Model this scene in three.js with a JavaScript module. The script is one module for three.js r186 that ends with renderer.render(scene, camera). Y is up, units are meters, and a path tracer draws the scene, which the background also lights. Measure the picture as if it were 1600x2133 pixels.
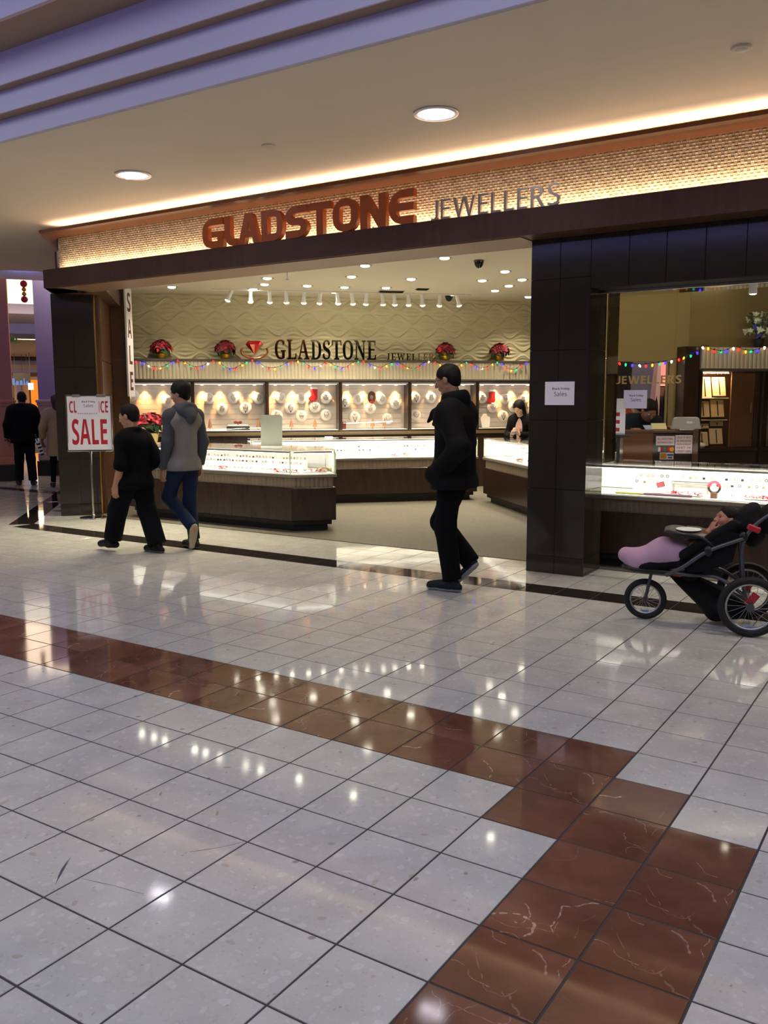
import * as THREE from 'three';
import { mergeGeometries, mergeVertices } from 'three/addons/utils/BufferGeometryUtils.js';
import { RectAreaLightUniformsLib } from 'three/addons/lights/RectAreaLightUniformsLib.js';
import { TextGeometry } from 'three/addons/geometries/TextGeometry.js';
import { FontLoader } from 'three/addons/loaders/FontLoader.js';

// ------------------------------------------------------------------ camera, exposure, big lights
const scene = new THREE.Scene();
scene.background = new THREE.Color(0x000000);
const camera = new THREE.PerspectiveCamera(60.306, 1600 / 2133, 0.05, 120);
camera.rotation.order = 'YXZ';
camera.rotation.set(-0.129137, 0.57667, -0.00253);
camera.position.set(0, 1.555, 0);
const renderer = new THREE.WebGLRenderer({ antialias: true });
renderer.toneMapping = THREE.LinearToneMapping;
renderer.toneMappingExposure = 1.12;
renderer.shadowMap.enabled = true;
RectAreaLightUniformsLib.init();

const CEIL = 3.66;                 // mall soffit
const SHOP = 3.23;                 // shop ceiling
const R2 = Math.SQRT1_2, Q = Math.PI / 4;

function area(w, h, color, nits, pos, look) {           // a soft lamp: its face looks towards `look`
  const l = new THREE.RectAreaLight(color, nits, w, h);
  l.position.set(...pos); l.lookAt(...look); scene.add(l); return l;
}
function spot(color, cd, pos, target, angle, blur = 0.6, size = 1) {
  const l = new THREE.SpotLight(color, cd, 0, angle, blur, 2);
  l.position.set(...pos); l.target.position.set(...target); scene.add(l); scene.add(l.target);
  l.castShadow = true; l.shadow.radius = size; return l;
}
const WARM = 0xffcf98, SHOPW = 0xfff1d2, COOL = 0xd9dcff;
// mall: unseen coffer panels light the walkway floor, an unseen violet strip the steps
area(9, 3.2, 0xdcdaf0, 1.12, [0.2, 4.78, -1.6], [0.2, 0, -1.6]);
area(9, 3.2, 0xdcdcf0, 1.0, [-9.6, 4.78, -1.6], [-9.6, 0, -1.6]);
area(18, 0.03, 0x8a86ff, 20, [-5, 3.985, -0.1], [-5, 3.97, -4.7]);
// warm cove on top of the shop's crown, and the strip on the beam behind the letters
area(9.2, 0.06, 0xffe4c0, 17, [-4.85, 3.572, -7.14], [-4.85, 3.66, -7.12]);
area(2.6, 0.06, 0xffe4c0, 17, [1.1, 3.572, -7.14], [1.1, 3.66, -7.12]);
area(9.2, 0.05, 0xffe6c8, 23, [-4.85, 3.132, -7.17], [-4.85, 3.172, -7.25]);
area(2.6, 0.05, 0xffe6c8, 23, [1.1, 3.132, -7.17], [1.1, 3.172, -7.25]);

// ------------------------------------------------------------------ small helpers
let seed = 7;
function rnd() { seed = (seed * 1664525 + 1013904223) >>> 0; return seed / 4294967296; }
const rr = (a, b) => a + (b - a) * rnd();
const used = {};
function numbered(n) { const k = used[n] = (used[n] ?? -1) + 1; return k ? n + '_' + String(k).padStart(3, '0') : n; }
function setup(m) { m.castShadow = true; m.receiveShadow = true; return m; }
function obj(name, geo, mat, parent = scene, kind) {
  const g = Array.isArray(geo) ? merge(geo) : geo;
  const m = setup(new THREE.Mesh(g, mat)); m.name = numbered(name);
  if (kind) m.userData.kind = kind;
  parent.add(m); return m;
}
const struct = (name, geo, mat, parent = scene) => obj(name, geo, mat, parent, 'structure');
function tag(o, label, category, group) { o.userData.label = label; o.userData.category = category; if (group) o.userData.group = group; return o; }
function thing(name, label, category, pos = [0, 0, 0], turn = 0, group) {
  const o = new THREE.Group(); o.name = numbered(name); scene.add(o); o.position.set(...pos); o.rotation.y = turn;
  return tag(o, label, category, group);
}
function copy(src, pos, turn, label, group) {
  const c = src.clone(); c.name = numbered(src.name.replace(/_\d{3}$/, '')); scene.add(c); c.position.set(...pos); c.rotation.y = turn;
  c.userData = { ...src.userData, label }; if (group) c.userData.group = group; return c;
}
function clean(g) { let q = g.index ? g.toNonIndexed() : g; for (const k of Object.keys(q.attributes)) if (!['position', 'normal', 'uv'].includes(k)) q.deleteAttribute(k); if (!q.attributes.normal) q.computeVertexNormals(); if (!q.attributes.uv) uvm(q); return q; }
function merge(list) { return list.length === 1 ? list[0] : mergeGeometries(list.map(clean)); }
function uvm(g) {                                          // uv in metres, by the way each face looks
  const p = g.attributes.position, n = g.attributes.normal, a = new Float32Array(p.count * 2);
  for (let i = 0; i < p.count; i++) {
    const nx = n.getX(i), ny = n.getY(i), nz = n.getZ(i), x = p.getX(i), y = p.getY(i), z = p.getZ(i);
    if (Math.abs(ny) > 0.75) { a[2 * i] = x; a[2 * i + 1] = -z; }
    else { const l = Math.hypot(nx, nz) || 1; a[2 * i] = (x * nz - z * nx) / l; a[2 * i + 1] = y; }
  }
  g.setAttribute('uv', new THREE.BufferAttribute(a, 2)); return g;
}
const mv = (g, x, y, z, ry = 0, rx = 0, rz = 0) => { if (rz) g.rotateZ(rz); if (rx) g.rotateX(rx); if (ry) g.rotateY(ry); return g.translate(x, y, z); };
function cb(w, h, d, b = 0.004) {                           // box with chamfered edges, centred
  const X = w / 2, Y = h / 2, Z = d / 2, P = [], N = [];
  b = Math.min(b, X * 0.9, Y * 0.9, Z * 0.9);
  const quad = (A, B, C, D, n) => { P.push(...A, ...B, ...C, ...A, ...C, ...D); for (let i = 0; i < 6; i++) N.push(...n); };
  const face = (ax, s) => {
    const e = [X, Y, Z], u = (ax + 1) % 3, v = (ax + 2) % 3;
    const pt = (a, c) => { const q = [0, 0, 0]; q[ax] = s * e[ax]; q[u] = a * (e[u] - b); q[v] = c * (e[v] - b); return q; };
    const n = [0, 0, 0]; n[ax] = s;
    s > 0 ? quad(pt(-1, -1), pt(1, -1), pt(1, 1), pt(-1, 1), n) : quad(pt(-1, 1), pt(1, 1), pt(1, -1), pt(-1, -1), n);
  };
  for (let a = 0; a < 3; a++) { face(a, 1); face(a, -1); }
  const e = [X, Y, Z];
  for (let a = 0; a < 3; a++) for (const s of [1, -1]) for (const t of [1, -1]) {
    const u = (a + 1) % 3, v = (a + 2) % 3;
    const pt = (k, onU) => { const q = [0, 0, 0]; q[a] = k * (e[a] - b); q[u] = s * (onU ? e[u] : e[u] - b); q[v] = t * (onU ? e[v] - b : e[v]); return q; };
    const n = [0, 0, 0]; n[u] = s * R2; n[v] = t * R2;
    s * t < 0 ? quad(pt(-1, true), pt(1, true), pt(1, false), pt(-1, false), n) : quad(pt(-1, false), pt(1, false), pt(1, true), pt(-1, true), n);
  }
  for (const s of [1, -1]) for (const t of [1, -1]) for (const w2 of [1, -1]) {
    const A = [s * X, t * (Y - b), w2 * (Z - b)], B = [s * (X - b), t * Y, w2 * (Z - b)], C = [s * (X - b), t * (Y - b), w2 * Z], k = 0.57735, n = [s * k, t * k, w2 * k];
    s * t * w2 > 0 ? P.push(...A, ...B, ...C) : P.push(...A, ...C, ...B); N.push(...n, ...n, ...n);
  }
  const g = new THREE.BufferGeometry();
  g.setAttribute('position', new THREE.BufferAttribute(new Float32Array(P), 3)); g.setAttribute('normal', new THREE.BufferAttribute(new Float32Array(N), 3));
  return uvm(g);
}
const box = (x0, x1, y0, y1, z0, z1, b = 0.004) => uvm(mv(cb(x1 - x0, y1 - y0, z1 - z0, b), (x0 + x1) / 2, (y0 + y1) / 2, (z0 + z1) / 2));
function prism(pts, y0, y1, bevel = 0) {                    // plan polygon [[x,z],...] raised from y0 to y1
  const s = new THREE.Shape(pts.map(([x, z]) => new THREE.Vector2(x, -z)));
  const g = new THREE.ExtrudeGeometry(s, { depth: y1 - y0 - 2 * bevel, bevelEnabled: bevel > 0, bevelSize: bevel, bevelThickness: bevel, bevelOffset: -bevel, bevelSegments: 1 });
  g.rotateX(-Math.PI / 2); g.translate(0, y0 + bevel, 0); return uvm(g);
}
function bar(a, b, r, seg = 8, r2 = r) {                    // round rod from a to b
  const A = new THREE.Vector3(...a), B = new THREE.Vector3(...b), d = B.clone().sub(A), L = d.length();
  const g = new THREE.CylinderGeometry(r2, r, L, seg, 1); g.translate(0, L / 2, 0);
  g.applyQuaternion(new THREE.Quaternion().setFromUnitVectors(new THREE.Vector3(0, 1, 0), d.normalize())); return g.translate(...a);
}
const tube = (pts, r, n = 24, seg = 6, closed = false) => new THREE.TubeGeometry(new THREE.CatmullRomCurve3(pts.map((p) => new THREE.Vector3(...p)), closed), n, r, seg, closed);
const lathe = (pts, seg = 24) => new THREE.LatheGeometry(pts.map(([x, y]) => new THREE.Vector2(x, y)), seg);
const ball = (r, x = 0, y = 0, z = 0, sx = 1, sy = 1, sz = 1, a = 12, b = 8) => { const g = new THREE.SphereGeometry(r, a, b); g.scale(sx, sy, sz); return g.translate(x, y, z); };
// the shop is laid out at 45 degrees: s runs along its back wall to the right, p towards the viewer
const W = (s, p, y = 0) => [(s + p) * R2, y, (p - s) * R2];
const onW = (g) => g.rotateY(Q);                            // geometry written in (s, y, p) to world axes

// ------------------------------------------------------------------ procedural textures
function hash(x, y, k) { let h = (x * 374761393 + y * 668265263 + k * 974634777) | 0; h = Math.imul(h ^ (h >>> 13), 1274126177); return ((h ^ (h >>> 16)) >>> 0) / 4294967296; }
function vnoise(x, y, per, k) {                             // tileable value noise, per = period in cells
  const x0 = Math.floor(x), y0 = Math.floor(y), f = x - x0, g = y - y0, u = f * f * (3 - 2 * f), v = g * g * (3 - 2 * g), m = (n) => ((n % per) + per) % per;
  const a = hash(m(x0), m(y0), k), b = hash(m(x0 + 1), m(y0), k), c = hash(m(x0), m(y0 + 1), k), d = hash(m(x0 + 1), m(y0 + 1), k);
  return a + (b - a) * u + (c - a) * v + (a - b - c + d) * u * v;
}
function fbm(u, v, per, k, oct = 4) { let s = 0, a = 0.5, t = 0; for (let i = 0; i < oct; i++) { s += a * vnoise(u * per, v * per, per, k + i); t += a; per *= 2; a *= 0.5; } return s / t; }
function dtex(n, fn, srgb, metres = 1, m = n) {             // fn(u,v) -> [r,g,b] 0..255 or one number
  const d = new Uint8Array(n * m * 4);
  for (let j = 0; j < m; j++) for (let i = 0; i < n; i++) { const c = fn((i + 0.5) / n, (j + 0.5) / m), o = (j * n + i) * 4; if (c.length) { d[o] = c[0]; d[o + 1] = c[1]; d[o + 2] = c[2]; } else d[o] = d[o + 1] = d[o + 2] = c; d[o + 3] = 255; }
  const t = new THREE.DataTexture(d, n, m); t.wrapS = t.wrapT = THREE.RepeatWrapping; t.magFilter = THREE.LinearFilter; t.minFilter = THREE.LinearMipmapLinearFilter; t.generateMipmaps = true;
  if (srgb) t.colorSpace = THREE.SRGBColorSpace; t.repeat.set(1 / metres, 1 / metres); t.needsUpdate = true; return t;
}
const cl = (x) => Math.max(0, Math.min(255, x));
const std = (o) => new THREE.MeshStandardMaterial(o), phy = (o) => new THREE.MeshPhysicalMaterial(o);
const lamp = (color, k) => std({ color: 0x222222, emissive: color, emissiveIntensity: k, roughness: 0.6 });
function printed(w, h, draw) {                              // flat print on paper, boards, cards
  const c = document.createElement('canvas'); c.width = w; c.height = h; const x = c.getContext('2d'); draw(x, w, h);
  const t = new THREE.CanvasTexture(c); t.colorSpace = THREE.SRGBColorSpace; return t;
}
// ------------------------------------------------------------------ materials
const stainMap = dtex(256, (u, v) => 20 + 60 * fbm(u, v, 6, 3, 5), false, 1.7);
function chips(n, per, k, list) {                           // scattered stone chips as cells: list of [share, colour]
  return (u, v) => {
    const X = u * per, Y = v * per, cx = Math.floor(X), cy = Math.floor(Y); let best = null, bd = 1e9;
    for (let j = -1; j <= 1; j++) for (let i = -1; i <= 1; i++) {
      const a = ((cx + i) % per + per) % per, b = ((cy + j) % per + per) % per, px = cx + i + hash(a, b, k), py = cy + j + hash(a, b, k + 1), e = hash(a, b, k + 2), an = hash(a, b, k + 3) * 6.28;
      const dx = X - px, dy = Y - py, q = dx * Math.cos(an) + dy * Math.sin(an), w = (-dx * Math.sin(an) + dy * Math.cos(an)) * (1.1 + 1.5 * hash(a, b, k + 5)), d = Math.hypot(q, w) / ((0.1 + 0.3 * e * e) * (0.65 + 0.7 * vnoise(u * per * 3, v * per * 3, per * 3, k + 8)));
      if (d < 1 && d < bd) { bd = d; best = hash(a, b, k + 4); }
    }
    return best;
  };
}
const bigC = chips(0, 26, 11), smallC = chips(0, 70, 31);
const terrazzo = dtex(1024, (u, v) => {
  const f = fbm(u, v, 8, 5, 5) - 0.5; let c = [191 + 26 * f, 190 + 25 * f, 184 + 24 * f];
  const s = smallC(u, v), b = bigC(u, v);
  if (s !== null) { const d = s < 0.6 ? 5 : s < 0.965 ? -5 : -20; c = c.map((x, i) => x + d - (s > 0.96 ? i * 5 : 0)); }
  if (b !== null) { const d = b < 0.74 ? 10 : b < 0.93 ? -5 : b < 0.985 ? -11 : -34; c = c.map((x, i) => x + d - (b > 0.93 ? i * 6 : 0)); }
  return c.map(cl);
}, true, 1.22);
const veined = (() => {                                    // brown stone with pale broken cracks, drawn as wandering strokes
  const n = 1024, ink = new Float32Array(n * n);
  const dot = (x, y, r, k) => { const R = Math.ceil(r + 1); for (let j = -R; j <= R; j++) for (let i = -R; i <= R; i++) { const X = ((Math.round(x) + i) % n + n) % n, Y = ((Math.round(y) + j) % n + n) % n, d = Math.hypot(Math.round(x) + i - x, Math.round(y) + j - y), v = k * Math.max(0, Math.min(1, r + 0.6 - d)); if (v > ink[Y * n + X]) ink[Y * n + X] = v; } };
  for (let c = 0; c < 46; c++) {
    let x = rr(0, n), y = rr(0, n), a = rr(0, 6.28), L = rr(40, 260), w = c % 5 === 0 ? rr(1.6, 3.4) : rr(0.3, 1.1), k = rr(0.25, 0.85);
    for (let i = 0; i < L; i++) { if (hash(i >> 4, c, 5) > 0.2) dot(x, y, w * (0.4 + hash(i >> 3, c, 9)), k * (0.5 + 0.5 * hash(i >> 2, c, 2))); a += rr(-0.16, 0.16); if (rnd() < 0.02) a += rr(-0.9, 0.9); x += Math.cos(a); y += Math.sin(a); }
  }
  return dtex(n, (u, v) => {
    const f = fbm(u, v, 4, 77, 5), g = fbm(u, v, 22, 87, 3) - 0.5, k = ink[Math.floor(v * n) * n + Math.floor(u * n)];
    return [113 + 60 * (f - 0.5) + 14 * g, 76 + 50 * (f - 0.5) + 11 * g, 60 + 44 * (f - 0.5) + 9 * g].map((x, i) => cl(x + k * ([212, 196, 180][i] - x)));
  }, true, 1.22);
})();
const floorRough = dtex(512, (u, v) => 9 + 15 * fbm(u, v, 7, 61, 5), false, 1.9);
const M = {};
M.white = phy({ map: terrazzo, roughness: 1, roughnessMap: floorRough, ior: 1.6 });
M.marble = phy({ map: veined, roughness: 1, roughnessMap: floorRough, ior: 1.55 });
M.blackTile = std({ color: 0x2a2724, roughness: 1, roughnessMap: floorRough });
M.grout = std({ color: 0x3e3a39, roughness: 0.9 });
M.carpet = std({ map: dtex(512, (u, v) => { const f = fbm(u, v, 64, 9, 3) - 0.5, g = fbm(u, v, 5, 19, 3) - 0.5; return [98 + 28 * f + 10 * g, 92 + 26 * f + 10 * g, 80 + 24 * f + 10 * g].map(cl); }, true, 1.1), roughness: 0.6 });
M.granite = std({ map: dtex(512, (u, v) => { const f = fbm(u, v, 90, 4, 3) - 0.5; return [48 + 5 * f, 44 + 5 * f, 40 + 5 * f].map(cl); }, true, 0.8), roughness: 0.1 });
M.plaster = std({ color: 0xddd0c0, roughness: 0.85 });
M.coffer = std({ color: 0xbab6c8, roughness: 0.8 });
M.cofferLedge = std({ color: 0x9c8272, roughness: 0.85 });
M.mallWall = std({ color: 0xb9a896, roughness: 0.85 });
M.darkTrim = std({ color: 0x3a2a22, roughness: 0.5 });
function wood(r, g, b, k, rough) {
  return std({ map: dtex(512, (u, v) => { const q = fbm(u + 0.02 * fbm(u, v, 4, k, 3), v * 0.12, 40, k, 4) - 0.5, w = fbm(u, v, 3, k + 9, 3) - 0.5; return [r + 15 * q + 9 * w, g + 11 * q + 7 * w, b + 8 * q + 5 * w].map(cl); }, true, 1.2), roughness: rough });
}
M.wood = wood(94, 64, 44, 3, 0.28);
M.darkWood = wood(50, 34, 26, 13, 0.26);
M.beam = wood(80, 52, 38, 23, 0.45);
M.crown = wood(122, 74, 46, 33, 0.4);
M.weave = (() => {
  const h = (u, v) => { const X = u * 10, Y = v * 10, cx = Math.floor(X), cy = Math.floor(Y), odd = (cx + cy) & 1, f = odd ? Y - cy : X - cx, g = odd ? X - cx : Y - cy; return Math.sin(Math.PI * f) * (0.55 + 0.45 * Math.pow(Math.sin(Math.PI * g), 0.5)); };
  return std({ map: dtex(512, (u, v) => { const k = hash(Math.floor(u * 10), Math.floor(v * 10), 3) - 0.5, q = 1; return [202 + 50 * k, 180 + 48 * k, 148 + 44 * k].map(cl); }, true, 0.24), bumpMap: dtex(512, (u, v) => 255 * h(u, v), false, 0.24), bumpScale: 0.008, roughness: 0.38 });
})();
M.signBrown = std({ color: 0xb25a1e, roughness: 0.45 });
M.steel = std({ color: 0xa9a39a, metalness: 0.85, roughness: 0.35 });
M.chrome = std({ color: 0xd8d8d8, metalness: 1, roughness: 0.12 });
M.gold = std({ color: 0xc79a55, metalness: 1, roughness: 0.25 });
M.mirror = std({ color: 0xd9d4c8, metalness: 1, roughness: 0.04 });
M.copper = std({ color: 0xd98a62, metalness: 1, roughness: 0.06 });
M.ruby = std({ color: 0xb01d22, metalness: 0.6, roughness: 0.08 });
M.shopCeil = std({ color: 0xe4dcc6, roughness: 0.8 });
M.wave = std({ color: 0xccc3a0, roughness: 0.6 });
M.flute = std({ color: 0xc9bfa6, roughness: 0.45, metalness: 0.25 });
M.fluteLow = std({ color: 0x8c7c66, roughness: 0.45, metalness: 0.25 });
M.fluteGlint = std({ map: dtex(256, (u, v) => { const k = hash(Math.floor(u * 46), Math.floor(v * 46), 8); const f = k > 0.86 ? 60 : 14 * k; return [92 + f, 78 + f, 62 + f * 0.8].map(cl); }, true, 0.42), roughness: 0.45 });  // glints painted into the colour as random pale cells
M.greyFrame = std({ color: 0x59524a, roughness: 0.4, metalness: 0.2 });
M.caseBack = std({ color: 0xded6cb, roughness: 0.7 });
M.olive = std({ color: 0x948456, roughness: 0.85 });
M.whitePaint = std({ color: 0xf0efea, roughness: 0.5 });
M.velvet = std({ color: 0xf4f2ee, roughness: 0.75 });
M.paper = std({ color: 0xeeeaf0, roughness: 0.8 });
M.black = std({ color: 0x111010, roughness: 0.5 });
M.rubber = std({ color: 0x131313, roughness: 0.75 });
M.glass = phy({ color: 0xffffff, transmission: 1, thickness: 0, roughness: 0.01, ior: 1.5 });
M.glassEdge = phy({ color: 0xe4eccb, transmission: 0.5, thickness: 0, roughness: 0.15 });
M.leaf = std({ color: 0x33502a, roughness: 0.6 });
M.bract = std({ color: 0xb3122c, roughness: 0.6, side: THREE.DoubleSide });
M.bractDark = std({ color: 0x6f0b1b, roughness: 0.6, side: THREE.DoubleSide });
M.foil = std({ color: 0xd4a53c, metalness: 0.9, roughness: 0.3 });
M.lens = lamp(0xfff6df, 14);
M.puck = lamp(0xffd9a0, 12);
M.led = lamp(0xfffff0, 6);
M.neck = std({ color: 0xb9a37a, metalness: 0.9, roughness: 0.3 });
M.darkNeck = std({ color: 0x3b332e, metalness: 0.5, roughness: 0.35 });
M.red = std({ color: 0xc2182a, roughness: 0.55 });
M.wire = std({ color: 0x23301f, roughness: 0.7 });
// ------------------------------------------------------------------ floors
const T = 0.305, TX = -3.2283, TZ = -2.5029;                // the mall's tile grid
const floor = struct('floor', box(-42, 9, -0.2, -0.0016, -32, 9, 0), M.grout);
function slab(w, d, u0, v0, turn) {                         // one tile: bevelled top, its own cut of the stone
  const b = 0.0012, P = [], N = [], U = [], X = w / 2, Zz = d / 2, y0 = -0.0018;
  const q = (a, b2, c, e, n) => { for (const p of [a, b2, c, a, c, e]) { P.push(...p); N.push(...n); const [x, z] = turn ? [p[2], -p[0]] : [p[0], p[2]]; U.push(u0 + x, v0 - z); } };
  const t = [[-X + b, 0, Zz - b], [X - b, 0, Zz - b], [X - b, 0, -Zz + b], [-X + b, 0, -Zz + b]], o = [[-X, y0, Zz], [X, y0, Zz], [X, y0, -Zz], [-X, y0, -Zz]];
  q(...t, [0, 1, 0]);
  const ns = [[0, 0.5, 0.87], [0.87, 0.5, 0], [0, 0.5, -0.87], [-0.87, 0.5, 0]];
  for (let k = 0; k < 4; k++) q(o[k], o[(k + 1) % 4], t[(k + 1) % 4], t[k], ns[k]);
  const g = new THREE.BufferGeometry();
  g.setAttribute('position', new THREE.BufferAttribute(new Float32Array(P), 3)); g.setAttribute('normal', new THREE.BufferAttribute(new Float32Array(N), 3)); g.setAttribute('uv', new THREE.BufferAttribute(new Float32Array(U), 2));
  return g;
}
{
  const G = 0.0065, kinds = { white: [], marble: [], blackTile: [] };
  for (const k in kinds) for (let v = 0; v < 24; v++) kinds[k].push(slab(T - G, T - G, rr(0, 1.22), rr(0, 1.22), v & 1));
  const cells = [];
  for (let i = -62; i < 24; i++) for (let j = -60; j < 11; j++) {
    const x = TX + (i + 0.5) * T, z = TZ + (j + 0.5) * T;
    if (j < -17 && x > -9.5) continue;
    if (j < -17 && x - z > -2.6 && x + z > -22) continue;   // inside the shop
    let k = 'white';
    if ((j === -4 && i < 7) || (j === -3 && i < 8) || (j === -2 && i > 5 && i < 9) || (j >= -1 && (i === 7 || i === 8))) k = 'marble';
    if (j === -14 && x > -9.75) k = 'blackTile';
    const v = new THREE.Vector3(x, 0, z), d = v.distanceTo(camera.position);
    cells.push({ x, z, k, d, i, j });
  }
  camera.updateMatrixWorld(true); camera.updateProjectionMatrix();
  const seen = (c) => { const v = new THREE.Vector3(c.x, 0, c.z).applyMatrix4(camera.matrixWorldInverse); if (v.z > 0) return false; v.applyMatrix4(camera.projectionMatrix); return Math.abs(v.x) < 1.12 && Math.abs(v.y) < 1.12; };
  camera.matrixWorldInverse.copy(camera.matrixWorld).invert();
  cells.sort((a, b) => a.d - b.d);
  let n = 0; const rest = { white: [], marble: [], blackTile: [] };
  for (const c of cells) {
    const g = kinds[c.k][Math.floor(rnd() * 24)];
    if (n < 300 && seen(c)) {
      const m = obj('tile', g, M[c.k], floor); m.position.set(c.x, 0, c.z); m.rotation.set(rr(-1, 1) * 0.0016, 0, rr(-1, 1) * 0.0016); n++;
    } else rest[c.k].push(g.clone().rotateX(rr(-1, 1) * 0.0014).translate(c.x, 0, c.z));
  }
  for (const k in rest) if (rest[k].length) obj('tile_field', rest[k], M[k], floor, 'stuff');
  // the dark border turns the shop's cut-off corner on the diagonal
  const dg = []; for (let k = 0; k < 16; k++) { const g = slab(T - G, T - G, rr(0, 1), rr(0, 1), k & 1); g.rotateY(Q); dg.push(g.translate(-9.75 - (k + 0.3) * T * R2, 0.0012, -6.68 - (k + 0.3) * T * R2)); }
  dg.forEach((g) => obj('tile', g, M.blackTile, floor));
  // scuffs and hairline cracks on the near tiles
  M.scuff = std({ color: 0x55525a, roughness: 0.7 });
  const mark = (n, a, b, w) => { const dx = b[0] - a[0], dz = b[1] - a[1], L = Math.hypot(dx, dz), px = -dz / L * w, pz = dx / L * w, m = [a[0] + dx * 0.55 + px * 0.8, a[1] + dz * 0.55 + pz * 0.8]; obj(n, prism([[a[0], a[1]], [m[0] - px, m[1] - pz], [b[0], b[1]], [m[0] + px, m[1] + pz]], -0.0005, 0.0007), M.scuff, floor); };
  mark('scuff_mark', [-2.447, -1.793], [-2.345, -1.655], 0.0045); mark('scuff_mark', [-2.44, -1.775], [-2.37, -1.68], 0.002);
  mark('crack', [-2.303, -1.723], [-2.18, -1.752], 0.0009); mark('crack', [-2.18, -1.752], [-2.062, -1.77], 0.0008); mark('crack', [-2.129, -2.036], [-2.06, -2.12], 0.0011); mark('crack', [-2.06, -2.12], [-2.017, -2.194], 0.0008);
  obj('brown_band', box(-16, -11.6, 0, 0.0012, -9.35, -9.1, 0.0005), M.marble, floor);
}
struct('shop_floor', prism([[-9.35, -7.72], [2.4, -7.72], [2.4, -16.4], [-5.6, -16.4], W(-1.6, -15.4).filter((v, i) => i !== 1), W(-1.6, -12.6).filter((v, i) => i !== 1)], -0.19, 0.001), M.carpet);

// ------------------------------------------------------------------ mall shell
struct('ceiling', [box(-17.5, 9, CEIL, CEIL + 0.16, -7.5, -4.7, 0), prism([[-16, -7.5], [-9.2, -7.5], [-9.2, -9], [-12, -12.4], [-12, -13.2]], CEIL, CEIL + 0.16)], M.plaster);
{ // stepped edge of the coffer: three rises with their undersides
  const st = [[-4.66, CEIL, 3.828], [-4.5635, 3.828, 3.997], [-4.4836, 3.997, 4.242]];
  st.forEach(([z, a, b]) => struct('coffer_step', box(-17.5, 9, a, b + 0.02, z - 0.04, z, 0.003), M.coffer));
  struct('coffer_ledge', [box(-17.5, 9, 3.824, 3.829, -4.66, -4.5635, 0), box(-17.5, 9, 3.993, 3.998, -4.5635, -4.4836, 0), box(-17.5, 9, 4.238, 4.26, -4.4836, -4.148, 0)], M.cofferLedge);
  struct('coffer_wall', [box(-17.5, 9, 4.26, 4.86, -4.25, -4.15, 0), box(-17.5, 9, CEIL, 4.86, 0.6, 0.8, 0), box(-17.7, -17.5, CEIL, 4.86, -4.7, 0.8, 0)], M.coffer);
  struct('coffer_ceiling', box(-17.7, 9.2, 4.85, 5.0, -4.4, 0.8, 0), M.coffer);
  struct('ceiling_near', box(-17.5, 9, CEIL, CEIL + 0.16, 0.6, 7, 0), M.plaster);
  for (const x of [0.2, -9.6]) { const t = thing('unseen_laylight', x > 0 ? 'unseen milky light panel in the coffer, lighting the walkway floor' : 'unseen milky light panel in the coffer, lighting the floor by the corridor', 'ceiling light', [x, 4.8, -1.6]); obj('diffuser', box(-4.5, 4.5, 0, 0.02, -1.6, 1.6, 0.004), lamp(0xdfe2f2, 1.2), t); obj('frame', [box(-4.6, -4.5, -0.03, 0.05, -1.7, 1.7), box(4.5, 4.6, -0.03, 0.05, -1.7, 1.7), box(-4.6, 4.6, -0.03, 0.05, -1.7, -1.6), box(-4.6, 4.6, -0.03, 0.05, 1.6, 1.7)], M.coffer, t); }  // panels out of view, placed to light the foreground floor
  const cs = thing('unseen_cove_strip', 'unseen violet light strip in the coffer, lighting its stepped edge', 'light strip', [-5, 3.95, -0.02]); obj('tube', box(-9, 9, 0, 0.03, -0.06, 0, 0.004), lamp(0x8f86ff, 6), cs);  // violet strip out of view, placed to light the coffer steps
  struct('unseen_cove_trough', [box(-14.2, 4.2, 3.85, 3.93, -0.25, 0.6, 0.003), box(-14.2, 4.2, 3.85, 3.966, -0.27, -0.25, 0.001)], M.coffer);  // unseen trough, its lip shaped to keep violet light off the piers
}
struct('wall_front', box(-17.5, 9, 0, CEIL, 6.8, 7, 0), M.mallWall);
struct('wall_right', box(8.8, 9, 0, 4.9, -8, 7, 0), M.mallWall);
struct('wall_left', box(-17.7, -17.5, 0, CEIL + 0.2, -4.66, 7, 0), M.mallWall);

// ------------------------------------------------------------------ storefront: piers of black tile
function pier(name, x0, x1, y0, y1, z0, z1, cols, rows, mat) { // stone-clad block; the front carries separate tiles
  const p = struct(name, box(x0 + 0.012, x1 - 0.012, y0, y1, z0 + 0.012, z1 - 0.012, 0), M.black);
  const gap = 0.003;
  for (let c = 0; c + 1 < cols.length; c++) for (let r = 0; r + 1 < rows.length; r++) {
    obj('tile', box(cols[c] + gap / 2, cols[c + 1] - gap / 2, rows[r] + gap / 2, rows[r + 1] - gap / 2, z1 - 0.012, z1, 0.002), mat, p);
  }
  return p;
}
const GR = 0.0, ROWS = [0, 0.155, 0.755, 1.355, 1.955, 2.555, 2.893];
const rightPier = pier('column_right', -3.195, -2.66, 0, 2.893, -7.68, -7.26, [-3.195, -2.93, -2.66], ROWS, M.granite);
for (let r = 0; r + 1 < ROWS.length; r++) {
  obj('tile', box(-2.672, -2.66, ROWS[r] + 0.0015, ROWS[r + 1] - 0.0015, -7.68, -7.262, 0.002), M.granite, rightPier);
  obj('tile', box(-3.195, -3.183, ROWS[r] + 0.0015, ROWS[r + 1] - 0.0015, -7.68, -7.262, 0.002), M.granite, rightPier);
}
pier('column_right_end', 1.3, 1.85, 0, 2.893, -7.68, -7.26, [1.3, 1.575, 1.85], ROWS, M.granite);
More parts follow.
